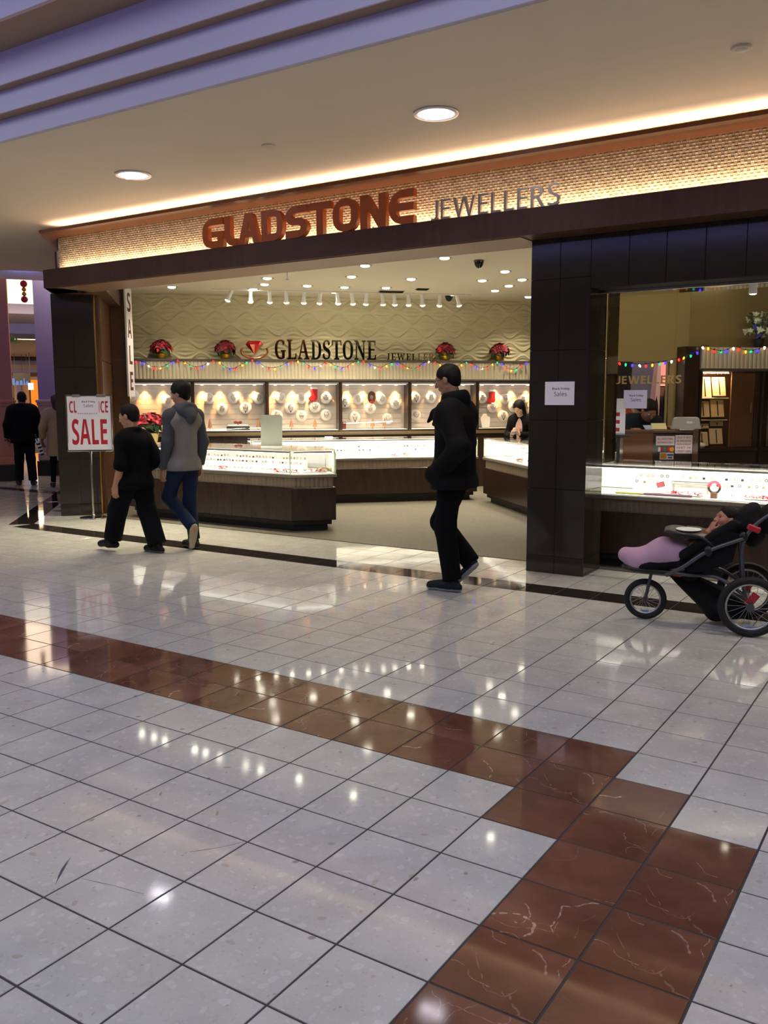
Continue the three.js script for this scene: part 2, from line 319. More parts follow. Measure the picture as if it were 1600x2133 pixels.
pier('lintel', -2.66, 1.3, 2.458, 2.893, -7.68, -7.26, [-2.66, -2.34, -2.04, -1.74, -1.44, -1.14, -0.84, -0.54, -0.24, 0.06, 0.36, 0.66, 0.96, 1.3], [2.458, 2.893], M.granite);
{ // the corner pier stands square to the shop's diagonal
  const p = struct('column_left', onW(box(-1.785, -1.275, 0, 2.9, -12.75, -12.287, 0)), M.black);
  for (let r = 0; r + 1 < ROWS.length; r++) {
    const a = ROWS[r] + 0.0015, b = ROWS[r + 1] - 0.0015;
    obj('tile', onW(box(-1.795, -1.53, a, b, -12.287, -12.275, 0.002)), M.granite, p); obj('tile', onW(box(-1.53, -1.27, a, b, -12.287, -12.275, 0.002)), M.granite, p);
    obj('tile', onW(box(-1.797, -1.785, a, b, -12.75, -12.287, 0.002)), M.granite, p);
  }
  obj('corner_trim', onW(box(-1.275, -1.255, 0, 2.9, -12.31, -12.272, 0.003)), M.gold, p);
}
struct('beam', [prism([[-9.515, -7.0], [1.9, -7.0], [1.9, -7.5], [-9.0, -7.5], [-9.95, -7.5]], 2.893, 3.11, 0.004)], M.beam);
struct('beam_return', prism([[-9.515, -7.0], [-9.0, -7.5], [-12.3, -10.85], [-12.8, -10.35]], 2.893, 3.11, 0.004), M.beam);
struct('beam_soffit', box(-9.3, -3.195, 2.885, 2.897, -7.56, -7.03, 0.002), std({ color: 0x8d7058, roughness: 0.35 }));
struct('fascia_panel', box(-9.53, 1.9, 3.1, CEIL, -7.36, -7.25, 0.002), M.weave);
struct('fascia_return', prism([[-9.53, -7.25], [-9.42, -7.36], [-12.4, -10.34], [-12.51, -10.23]], 3.1, CEIL), M.wood);
{ // crown: a stepped moulding that hides the cove strip
  const prof = [[-7.25, 3.53], [-7.08, 3.528], [-7.03, 3.512], [-6.95, 3.508], [-6.9, 3.518], [-6.895, 3.552], [-6.93, 3.557], [-6.95, 3.548], [-7.25, 3.548]];
  const sh = new THREE.Shape(prof.map(([z, y]) => new THREE.Vector2(-z, y)));
  const g = new THREE.ExtrudeGeometry(sh, { depth: 11.31, bevelEnabled: false }); g.rotateY(Math.PI / 2); // depth -> +x, shape x -> -z
  g.translate(-9.41, 0, 0); struct('crown', uvm(g), M.crown);
  const g2 = new THREE.ExtrudeGeometry(new THREE.Shape(prof.map(([z, y]) => new THREE.Vector2(z + 6.9, y))), { depth: 4.6, bevelEnabled: false });
  g2.rotateY(-Math.PI * 0.75); struct('crown_return', uvm(g2.translate(-9.41, 0, -6.9)), M.crown);
}
for (const [n, y, c, k] of [['unseen_cove_strip', 3.549, 0xffe4c0, 9], ['ledge_strip', 3.112, 0xffd096, 8]]) {
  const t = thing(n, n === 'unseen_cove_strip' ? 'warm light strip lying on top of the crown moulding' : 'warm light strip on the beam behind the brown letters', 'light strip', [-3.8, y, -7.19]);
  obj('tube', box(-5.6, 5.6, 0.004, 0.016, -0.02, 0.02, 0.003), lamp(c, k), t); obj('channel', box(-5.6, 5.6, 0, 0.004, -0.03, 0.03, 0.001), M.steel, t);
}

// ------------------------------------------------------------------ shop shell
const PB = -14.778, PU = -15.06;                             // fronts of the wall cases, wall above them
struct('wall_back_lower', onW(box(-1.4, 6.6, 0, 1.0, PB - 0.5, PB, 0)), M.darkWood);
struct('wall_back', onW(box(-1.4, 6.6, 2.1, SHOP + 0.2, PU - 0.2, PU - 0.02, 0)), M.shopCeil);
struct('wall_back_behind', onW(box(-1.4, 6.6, 0, 2.4, PU - 0.3, PU - 0.16, 0)), M.shopCeil);
{ // sculpted wave panels of the upper wall: real relief of eye-shaped swells between wandering rims
  const w = 7.6, h = 1.1, nx = 620, ny = 150, g = new THREE.PlaneGeometry(w, h, nx, ny), p = g.attributes.position, PX = 0.51, PY = 0.22;
  for (let i = 0; i < p.count; i++) {
    const x = p.getX(i) + w / 2 + 0.12, y = p.getY(i) + h / 2 + 0.02; let z = 0;
    for (let r = Math.floor(y / PY) - 1; r <= Math.floor(y / PY) + 2; r++) {
      const c = Math.cos(2 * Math.PI * (x / PX + (r & 1) * 0.5)), hw = 0.11 + 0.068 * c, t = (y - r * PY) / hw;
      if (Math.abs(t) > 1) continue; const e = Math.pow(Math.max(0, 0.5 + 0.5 * c), 2.6);
      z = 0.024 * e * (0.5 - 0.5 * Math.cos(Math.PI * 2 * 2.5 * (t + 0.2))) * (1 - t * t * 0.4) + 0.026 * Math.exp(-Math.pow((1 - Math.abs(t)) * hw / 0.016, 2));
    }
    p.setZ(i, z);
  }
  g.computeVertexNormals(); g.translate(2.5, 2.13 + h / 2, PU); struct('wave_panel', onW(g), M.wave);
}
struct('shop_ceiling', prism([[-9.9, -7.5], [2.4, -7.5], [2.4, -16.4], [-5.6, -16.4], W(-1.6, -15.4).filter((v, i) => i !== 1), W(-1.6, -12.6).filter((v, i) => i !== 1)], SHOP, SHOP + 0.2), M.shopCeil);
struct('shop_bulkhead', box(-9.6, 2.4, 2.893, SHOP + 0.2, -7.56, -7.48, 0), M.shopCeil);
struct('wall_shop_left', onW(box(-1.72, -1.5, 0, SHOP + 0.2, -15.4, -12.3, 0)), M.wood);
{ // wood-clad wing inside the entrance
  const w = struct('wing_wall', onW(box(-1.5, -1.22, 0, SHOP, -13.95, -12.4, 0.004)), M.wood);
  obj('panel', onW(box(-1.222, -1.205, 0.02, 2.05, -13.95, -12.42, 0.003)), M.wood, w); obj('panel', onW(box(-1.222, -1.205, 2.06, SHOP, -13.95, -12.42, 0.003)), M.wood, w);
  obj('panel', onW(box(-1.205, -0.97, 0.02, 2.12, -14.05, -13.9, 0.004)), M.wood, w); obj('panel', onW(box(-1.205, -0.97, 2.13, SHOP, -14.05, -13.9, 0.004)), M.wood, w);
}
struct('wall_shop_right', box(2.4, 2.6, 0, SHOP + 0.2, -16.6, -7.3, 0), M.olive);
struct('wall_shop_end', box(-5.8, 2.6, 0, SHOP + 0.2, -16.6, -16.4, 0), M.olive);
// ------------------------------------------------------------------ the cross corridor far left
const FT = 0.9636, fx = (px, D) => (px - 45) / 2145 * (D / 0.925), fz = (D) => -D / 0.925, fh = (y, D) => 1.555 + (829 - y) / 1836 * D;
const onF = (g) => g.rotateY(FT);
const fbox = (px0, px1, D0, D1, y0, y1, b = 0) => { const a = fx(px0, D0), c = fx(px1, D0); return onF(box(a, c, y0, y1, fz(D1), fz(D0), b)); };
const Fp = (px, D, y = 0) => { const v = new THREE.Vector3(fx(px, D), y, fz(D)).applyAxisAngle(new THREE.Vector3(0, 1, 0), FT); return [v.x, v.y, v.z]; };
M.blush = std({ color: 0xb57a66, roughness: 0.8 }); M.lilac = std({ color: 0x908dbe, roughness: 0.75 }); M.greyPaint = std({ color: 0xa79da2, roughness: 0.7 });
struct('bulkhead_far', [fbox(-260, 150, 24.2, 27.4, fh(657, 24.2), 4.6)], M.greyPaint);
struct('bulkhead_far', [fbox(-260, 150, 27.4, 29.8, fh(697, 27.4), fh(677, 27.4) + 0.3)], M.lilac);
struct('ceiling_far', [fbox(-260, 150, 16.2, 24.4, 4.1, 4.25), fbox(-260, 150, 30.6, 43.4, 3.55, 3.7), fbox(-260, 150, 29.5, 30.6, 4.1, 4.2)], M.plaster);
[[745, 752, M.darkTrim, 0], [752, 760, M.lilac, 0.05], [760, 768, M.greyPaint, 0.1], [768, 776, M.lilac, 0.15], [776, 781, M.darkTrim, 0.1]].forEach(([a, b, m, o]) => struct('cornice_far', fbox(-260, 150, 43 - o, 44, fh(b, 43), fh(a, 43)), m));
struct('wall_far', fbox(-260, 150, 43.5, 44, 0, 3.7), M.mallWall);
struct('wall_corridor_left', onF(box(-5.4, -5.2, 0, 4.6, -48, -17.6, 0)), M.mallWall);
struct('wall_corridor_right', onW(box(-1.9, -1.75, 0, 3.5, -46, -15.4, 0)), M.mallWall);
struct('wall_corridor_side', [box(-17.7, -17.5, 0, 4.5, -11.2, -4.66, 0)], M.mallWall);
for (const [px0, px1, D] of [[-250, 140, 18.2], [-250, 140, 30.2]]) { // luminous coves of the corridor ceiling
  const t = thing('cove_light', D < 20 ? 'broad warm white glowing cove beyond the mall ceiling edge' : 'small glowing cove far down the corridor ceiling', 'ceiling light', Fp(45, D + 2, D < 20 ? 4.09 : 3.98), FT);
  if (D < 20) obj('diffuser', box(-6, 3.2, -0.03, 0, -4.1, 3.9, 0.003), lamp(0xffe9cf, 1.35), t); else obj('diffuser', box(-6, 1.2, 0, 0.12, 1.6, 1.75, 0.003), lamp(0xfff3dc, 4), t);
  area(8, 2.2, 0xffe0c0, D < 20 ? 2 : 8, [...Fp(10, D + 2, D < 20 ? 4.03 : 3.9)], [...Fp(10, D + 2, 0)]);
}
area(6, 3, 0xffd9ae, 12, Fp(30, 37, 3.5), Fp(30, 37, 0)); area(3.5, 0.5, 0xdcd6f0, 14, Fp(30, 21, 2.9), Fp(30, 24.4, 3.9));  // added fill lights for the far end and its bulkheads
area(1.6, 1.2, 0xff9a66, 7, Fp(-60, 22, 2.6), Fp(14, 16.7, 1.6));  // unseen warm light on the left pillar
area(0.5, 2.4, 0x6a86ff, 3, Fp(60, 14.9, 3.4), Fp(86, 17.2, 2.4));  // unseen blue light on the right-hand pillar
function mallPillar(label, px, D, w, upper, lower, turn) {
  const t = thing('pillar', label, 'pillar', Fp(px, D), turn); t.userData.kind = 'structure'; delete t.userData.category; delete t.userData.label;
  obj('shaft', box(-w / 2, w / 2, 1.52, 4.4, -w / 2, w / 2, 0.01), upper, t);
  obj('chair_rail', [box(-w / 2 - 0.05, w / 2 + 0.05, 1.47, 1.53, -w / 2 - 0.05, w / 2 + 0.05, 0.012), box(-w / 2 - 0.03, w / 2 + 0.03, 1.41, 1.47, -w / 2 - 0.03, w / 2 + 0.03, 0.006)], lower, t);
  obj('wainscot', box(-w / 2 - 0.015, w / 2 + 0.015, 0.3, 1.41, -w / 2 - 0.015, w / 2 + 0.015, 0.01), lower, t);
  obj('wainscot_foot', box(-w / 2 - 0.05, w / 2 + 0.05, 0.3, 0.46, -w / 2 - 0.05, w / 2 + 0.05, 0.02), lower, t);
  obj('plinth', box(-w / 2 - 0.07, w / 2 + 0.07, 0, 0.3, -w / 2 - 0.07, w / 2 + 0.07, 0.006), M.black, t); return t;
}
mallPillar('', -33, 17.3, 1.05, M.blush, M.blush, FT); mallPillar('', 113, 17.9, 0.5, M.lilac, M.greyPaint, FT - 0.25);
{ // far shops: lit fronts, a hanging blue fascia sign, a red sign, yellow poster
  const t = thing('storefront', 'orange-lit open storefront at the far end of the corridor', 'storefront', Fp(76, 43.2), FT);
  obj('back_panel', box(-0.25, 0.6, 0.05, 2.45, 0.02, 0.06, 0), lamp(0xff8a1e, 0.9), t); obj('jamb', box(-0.32, -0.25, 0, 2.6, 0, 0.2), M.darkTrim, t); obj('header', box(-0.32, 0.7, 2.45, 2.6, 0, 0.2), M.mallWall, t);  // glowing back panel stands in for the lit shop inside
  const w = thing('display_screen', 'small glowing white screen hung far down the corridor', 'screen', Fp(65, 39, 1.95), FT); obj('panel', box(-0.1, 0.12, -0.02, 0.28, -0.02, 0.02, 0.004), lamp(0xf4f6ff, 1.5), w); obj('bracket', box(-0.01, 0.01, 0.28, 1.6, -0.01, 0.01, 0.002), M.black, w);
  const s = thing('fascia_sign', 'blue lettered shop sign hung beyond the black-coated man', 'sign', Fp(44, 40, 2.15), FT);
  obj('board', box(-0.3, 0.42, 0.12, 0.55, -0.08, -0.02, 0.006), M.black, s); for (const hx of [-0.2, 0.3]) obj('hanger', box(hx - 0.01, hx + 0.01, 0.54, 1.5, -0.06, -0.04, 0.002), M.black, s); obj('lettering', [box(-0.36, -0.22, 0, 0.3, 0, 0.05), box(-0.18, -0.06, 0, 0.18, 0, 0.05), box(-0.02, 0.1, 0, 0.2, 0, 0.05), box(0.14, 0.2, 0, 0.3, 0, 0.05), box(0.24, 0.34, 0, 0.18, 0, 0.05)], lamp(0x2c6fb8, 0.9), s);
  const e = thing('exit_sign', 'small red lit sign hanging under the far ceiling', 'sign', Fp(49, 41, 2.55), FT); obj('case', box(-0.1, 0.1, 0, 0.18, -0.03, 0.02, 0.004), lamp(0xff2a2a, 1.2), e); obj('stem', box(-0.01, 0.01, 0.18, 1.05, -0.01, 0.01, 0.002), M.black, e);
  const y = thing('poster', 'yellow lit poster on the far left shop window', 'poster', Fp(13, 43.2, 1.9), FT); obj('sheet', box(-0.12, 0.12, 0, 0.65, 0.04, 0.06, 0.003), lamp(0xe8b52c, 0.7), y);
  for (const [px, w2, mat] of [[22, 0.3, M.greyPaint], [33, 0.12, M.mallWall], [40, 0.2, M.lilac]]) struct('mullion_far', onF(box(fx(px, 43) - w2 / 2, fx(px, 43) + w2 / 2, 0, 2.7, fz(43.4), fz(43.2), 0)), mat);
  const g = thing('garland', 'dark fir garland hung across the bright corridor cove', 'garland', Fp(18, 24, 3.05), FT);
  const gs = []; for (let k = 0; k < 420; k++) { const x = rr(-0.55, 0.3), a = rr(0, 6.28), l = rr(0.05, 0.13), y = -0.02 + 0.08 * Math.cos(x * 3) + x * 0.08; gs.push(bar([x, y, 0], [x + l * 0.5 * rr(-1, 1), y + l * Math.sin(a), l * Math.cos(a)], 0.006, 3)); }
  const gm = obj('needles', gs, M.leaf, g, 'stuff'); obj('branch', tube([[-0.6, -0.1, 0], [-0.2, 0.02, 0], [0.35, 0.02, 0]], 0.02), M.wire, g); obj('hanger', box(-0.01, 0.01, 0, 1.3, -0.01, 0.01, 0.002), M.wire, g);
  const o = thing('ornament', 'string of red and gold baubles hanging by the lilac pillar', 'ornament', Fp(62, 16.4, 0), FT);
  [[597, 0.062, M.red, 'bauble'], [608, 0.04, M.foil, 'bauble'], [617, 0.04, M.foil, 'bauble'], [628, 0.06, M.red, 'bauble']].forEach(([y2, r, m, n]) => obj(n, ball(r, 0, fh(y2, 16.4), 0, 1, 1, 1, 20, 14), m, o));
  obj('cord', bar([0, fh(630, 16.4), 0], [0, 4.3, 0], 0.004, 5), M.red, o);
}
// ------------------------------------------------------------------ shop: wall cases along the back (x = s, z = p in their own axes)
function flutes(path, y0, y1, pitch, depth) {               // fluted band along a plan path; ribs stand proud to the left of travel
  const P = [], I = []; let n = 0;
  for (let k = 0; k + 1 < path.length; k++) {
    const [ax, az] = path[k], [bx, bz] = path[k + 1], L = Math.hypot(bx - ax, bz - az), ribs = Math.max(1, Math.round(L / pitch)), m = ribs * 8, dx = (bx - ax) / L, dz = (bz - az) / L, ox = -dz, oz = dx;
    for (let i = 0; i <= m; i++) { const t = i / m * L, e = depth * Math.sqrt(Math.abs(Math.sin(Math.PI * i / 8))); const x = ax + dx * t - ox * e, z = az + dz * t - oz * e; P.push(x, y0, z, x, y1, z); if (i) I.push(n - 2, n, n - 1, n - 1, n, n + 1); n += 2; }
  }
  const g = new THREE.BufferGeometry(); g.setAttribute('position', new THREE.BufferAttribute(new Float32Array(P), 3)); g.setIndex(I); g.computeVertexNormals(); return uvm(g);
}
M.led2 = lamp(0xeef2ff, 1.5);
M.warmPuckPlate = std({ color: 0xe8e2d8, roughness: 0.6 });
const BAYS = [-1.27, -0.06, 1.14, 2.37, 3.57, 4.78, 5.98, 6.5];
const ORD = ['first', 'second', 'third', 'fourth', 'fifth', 'sixth', 'seventh'];
for (let b = 0; b < 6; b++) {
  const a = BAYS[b], c = BAYS[b + 1], w = c - a, mid = (a + c) / 2;
  const t = thing('wall_display_case', `${['first', 'second', 'third', 'fourth', 'fifth', 'sixth'][b]} lit wall case from the left along the back wall, with white jewellery display inside`, 'display case', W(mid, PB), Q, 'wall cases along the back of the shop');
  const x0 = -w / 2, x1 = w / 2;
  obj('back_panel', box(x0, x1, 1.0, 1.84, -0.36, -0.33, 0), M.caseBack, t);
  for (let k = 0; k < 9; k++) obj('slat', box(x0 + 0.04, x1 - 0.04, 1.03 + k * 0.085, 1.108 + k * 0.085, -0.33, -0.322, 0.002), M.caseBack, t);
  obj('side_post', box(x0, x0 + 0.045, 1.0, 1.84, -0.33, 0.01), M.darkWood, t); obj('side_post', box(x1 - 0.012, x1, 1.0, 1.84, -0.33, 0.0), M.darkWood, t);
  obj('top_rail', box(x0, x1, 1.81, 1.845, -0.05, 0.015), M.greyFrame, t); obj('valance', box(x0, x1, 1.785, 1.81, -0.34, -0.01), M.caseBack, t);
  obj('sill', box(x0, x1, 0.985, 1.015, -0.36, 0.03), M.darkWood, t); obj('liner', box(x0 + 0.05, x1 - 0.03, 1.015, 1.022, -0.32, 0.0, 0.002), M.whitePaint, t);
  obj('pane', box(x0 + 0.05, x1 - 0.015, 1.02, 1.785, -0.008, -0.004, 0.001), M.glass, t);
  { const tb = obj('tube_light', box(x0 + 0.06, x1 - 0.04, 1.772, 1.782, -0.04, -0.022, 0.002), M.led2, t); area(w - 0.12, 0.03, 0xe4ecff, 4.5, W(mid, PB - 0.034, 1.768), W(mid, PB - 0.3, 1.1)); }
  for (let k = 0; k < 4; k++) {
    const x = x0 + w * (k + 0.6) / 4.2, p = obj('puck_light', mv(lathe([[0, 0], [0.032, 0], [0.036, 0.008], [0.036, 0.02], [0, 0.02]], 16), x, 1.767, -0.235), M.warmPuckPlate, t);
    obj('bulb', mv(new THREE.CylinderGeometry(0.024, 0.024, 0.003, 14), x, 1.7645, -0.235), M.puck, p);
    const at = W(mid + x, PB - 0.235, 1.758), to = W(mid + x, PB - 0.322, 1.42); spot(0xffb468, 3.1, at, to, 0.56, 0.75, 1);
  }
}
{ // shelf and fluted fascia over the cases
  struct('shelf_ledge', onW(box(-1.35, 6.55, 2.145, 2.185, PB - 0.3, PB + 0.03)), M.greyFrame);
  const f = struct('trim_fluted', onW(flutes([[-1.35, PB + 0.005], [6.55, PB + 0.005]], 1.845, 2.145, 0.058, -0.014)), M.flute);
  obj('backing', onW(box(-1.35, 6.55, 1.845, 2.145, PB - 0.3, PB - 0.005)), M.flute, f);
  obj('lower_rail', onW(box(-1.35, 6.55, 1.83, 1.862, PB - 0.02, PB + 0.03)), M.greyFrame, f);
  struct('counter_ledge', onW(box(-1.4, 6.6, 0.93, 0.985, PB - 0.2, PB + 0.03)), std({ color: 0x6b5a3e, roughness: 0.35 }));
}
// necklace displays: a dished white collar with a neck stub and a chain
function makeBust(kind) {
  const t = thing('necklace_display', '', 'jewellery display');
  const dish = lathe([[0, -0.012], [0.088, -0.012], [0.098, -0.004], [0.096, 0.004], [0.08, 0.014], [0.05, 0.026], [0.02, 0.032], [0, 0.033]].reverse(), 28); dish.rotateX(Math.PI / 2 - 0.2);
  const nk = lathe([[0.044, 0], [0.034, 0.014], [0.029, 0.035], [0.03, 0.052], [0.026, 0.057], [0, 0.058]], 20); nk.scale(1, 1, 0.8); nk.rotateX(0.35); nk.translate(0, 0.018, 0.022); obj('bust', [dish, nk], M.velvet, t);
  const ring = []; for (let k = 0; k <= 22; k++) { const a = -0.15 + (Math.PI + 0.3) * k / 22, y = -Math.max(0, Math.sin(a)); ring.push([0.038 * Math.cos(a) * (kind === 2 ? 1.25 : 1), 0.034 + y * (kind === 1 ? 0.09 : kind === 2 ? 0.068 : 0.078), 0.041 + 0.006 * Math.sin(a)]); }
  obj('chain', tube(ring, kind === 2 ? 0.0055 : 0.0034, 26, 5), kind === 2 ? M.chrome : kind === 1 ? M.darkNeck : M.neck, t);
  if (kind === 1) obj('pendant', ball(0.011, 0, -0.066, 0.042, 0.8, 1.6, 0.5), M.darkNeck, t);
  return t;
}
const busts = [makeBust(0), makeBust(1), makeBust(2)];
const BPOS = [[-1.0, 1.6], [-0.45, 1.5], [0.22, 1.55], [0.43, 1.37], [0.62, 1.56], [0.82, 1.39], [1.03, 1.55], [1.41, 1.56], [1.57, 1.39], [1.76, 1.55], [1.99, 1.4], [2.18, 1.55], [1.34, 1.26], [1.76, 1.25], [2.18, 1.26],
  [2.51, 1.48], [2.74, 1.53], [2.95, 1.37], [3.15, 1.53], [2.68, 1.22], [3.26, 1.19], [3.4, 1.45], [3.76, 1.55], [4.04, 1.55], [4.32, 1.5], [3.76, 1.25], [4.3, 1.22], [4.97, 1.54], [5.17, 1.38], [5.37, 1.23], [5.4, 1.53], [5.56, 1.39], [5.74, 1.5]];
{
  const rows = { }, idx = BPOS.map(([s, y]) => { let b = 0; while (s > BAYS[b + 1]) b++; const row = y > 1.44 ? 'top' : y > 1.31 ? 'middle' : 'low'; const k = b + row; rows[k] = (rows[k] ?? 0) + 1; return [b, row, rows[k]]; });
  const first = [true, true, true];
  /**/BPOS.forEach(([s, y], i) => {
    const [b, row, n] = idx[i], all = rows[b + row], kind = [0, 2, 1, 0, 2, 0, 1, 0][(i * 5 + b) % 8];
    const place = all === 1 ? 'only one' : n === 1 ? 'leftmost' : n === all ? 'rightmost' : ORD[n - 1] + ' from the left';
    const label = `necklace bust with ${kind === 1 ? 'dark' : kind === 2 ? 'silver' : 'gold'} chain, ${ORD[b]} wall case, ${row} row, ${place}`;
    const pos = W(s, PB - 0.285, y);
    if (first[kind]) { first[kind] = false; const o = busts[kind]; o.position.set(...pos); o.rotation.y = Q + rr(-0.15, 0.15); o.userData.label = label; o.userData.group = 'white necklace busts in the wall cases'; }
    else copy(busts[kind], pos, Q + rr(-0.15, 0.15), label, 'white necklace busts in the wall cases');
  });
}
{ // other pieces in the cases
  const fl = 1.022, PZ = PB - 0.16;
  const stock = thing('christmas_stocking', 'red stocking with white cuff hung in the third wall case', 'ornament', W(1.98, PB - 0.3, 1.58), Q);
  const ss = new THREE.Shape(); ss.moveTo(-0.045, 0.13); ss.lineTo(0.045, 0.13); ss.lineTo(0.045, 0.02); ss.quadraticCurveTo(0.06, -0.06, 0, -0.075); ss.quadraticCurveTo(-0.08, -0.085, -0.085, -0.04); ss.quadraticCurveTo(-0.07, -0.01, -0.045, 0.01);
  const sg = () => new THREE.ExtrudeGeometry(ss, { depth: 0.03, bevelEnabled: true, bevelSize: 0.008, bevelThickness: 0.008, bevelSegments: 2 });
  obj('foot', sg(), M.red, stock); obj('cuff', mv(cb(0.12, 0.04, 0.055, 0.01), 0, 0.135, 0.015), M.velvet, stock);
  const st2 = thing('christmas_stocking', 'red stocking hung in the fifth wall case above a bust', 'ornament', W(5.16, PB - 0.3, 1.53), Q); obj('foot', sg(), M.red, st2); obj('cuff', mv(cb(0.12, 0.04, 0.055, 0.01), 0, 0.135, 0.015), M.velvet, st2);
  const wr = thing('wreath', 'small brown woven wreath in the middle of the fourth wall case', 'wreath', W(2.98, PB - 0.29, 1.56), Q);
  obj('ring', mv(new THREE.TorusGeometry(0.062, 0.024, 8, 24), 0, 0, 0, 0, 0, 0).scale(0.85, 1.2, 1), std({ color: 0x5c3a1c, roughness: 0.7 }), wr); obj('bow', mv(cb(0.07, 0.035, 0.03, 0.01), 0, -0.075, 0.02), M.red, wr);
  const box1 = thing('gift_box', 'dark red upright box in the lower left corner of the fourth case', 'box', W(2.46, PZ, fl), Q); obj('carton', box(-0.04, 0.04, 0, 0.12, -0.03, 0.03, 0.004), std({ color: 0x6d141c, roughness: 0.5 }), box1); obj('lid', box(-0.043, 0.043, 0.095, 0.123, -0.033, 0.033, 0.004), std({ color: 0x7d1a22, roughness: 0.5 }), box1);
  const plinth = thing('display_plinth', 'low dark plinth with white top in the second wall case', 'plinth', W(0.68, PZ, fl), Q); obj('block', box(-0.19, 0.19, 0, 0.06, -0.09, 0.09, 0.004), M.darkWood, plinth); obj('cushion', box(-0.17, 0.17, 0.06, 0.09, -0.08, 0.08, 0.012), M.velvet, plinth);
  const bear = thing('ornament_figure', 'small dark red bow ornament standing on the low plinth', 'ornament', W(0.68, PZ, fl + 0.09), Q); obj('knot', ball(0.022, 0, 0.03, 0), M.bractDark, bear); for (const s of [-1, 1]) obj('loop', ball(0.032, s * 0.038, 0.038, 0, 1, 0.8, 0.5), M.bractDark, bear); obj('tail', bar([0, 0, 0], [0, 0.03, 0], 0.012), M.bractDark, bear);
  M.fir = std({ color: 0xd6a07c, roughness: 0.35, metalness: 0.4 });
  const fir = thing('table_tree', 'small copper coloured cone tree in the second wall case, at its left end', 'ornament', W(0.22, PZ, fl), Q, 'copper cone trees in the wall cases');
  obj('cone', lathe([[0, 0.2], [0.012, 0.17], [0.01, 0.165], [0.026, 0.11], [0.022, 0.105], [0.04, 0.045], [0, 0.045]], 14), M.fir, fir); obj('stand', lathe([[0, 0], [0.025, 0], [0.02, 0.008], [0.008, 0.012], [0.008, 0.05], [0, 0.05]], 12), M.fir, fir);
  [[1.02, 'second wall case, at its right end'], [1.57, 'third wall case, left of centre'], [1.97, 'third wall case, right of centre'], [2.97, 'fourth wall case, left of centre'], [3.18, 'fourth wall case, right of centre'], [3.95, 'fifth wall case behind the man']].slice(0, 5).forEach(([s, l]) => copy(fir, W(s, PZ, fl), Q, 'small copper coloured cone tree in the ' + l));
  const st = thing('necklace_stand', 'tall white necklace stand on the floor of the fifth-from-left lit case', 'jewellery display', W(5.0, PZ, fl), Q); // upright bust
  const sh = new THREE.Shape(); sh.moveTo(-0.06, 0); sh.lineTo(0.06, 0); sh.quadraticCurveTo(0.09, 0.13, 0.085, 0.17); sh.lineTo(0.04, 0.19); sh.lineTo(0.028, 0.23); sh.lineTo(-0.028, 0.23); sh.lineTo(-0.04, 0.19); sh.lineTo(-0.085, 0.17); sh.quadraticCurveTo(-0.09, 0.13, -0.06, 0);
  obj('bust', mv(new THREE.ExtrudeGeometry(sh, { depth: 0.02, bevelEnabled: true, bevelSize: 0.008, bevelThickness: 0.008, bevelSegments: 2 }), 0, 0.008, 0, 0, -0.25), M.velvet, st); obj('foot', box(-0.05, 0.05, 0, 0.01, -0.08, 0.02, 0.003), M.velvet, st);
}
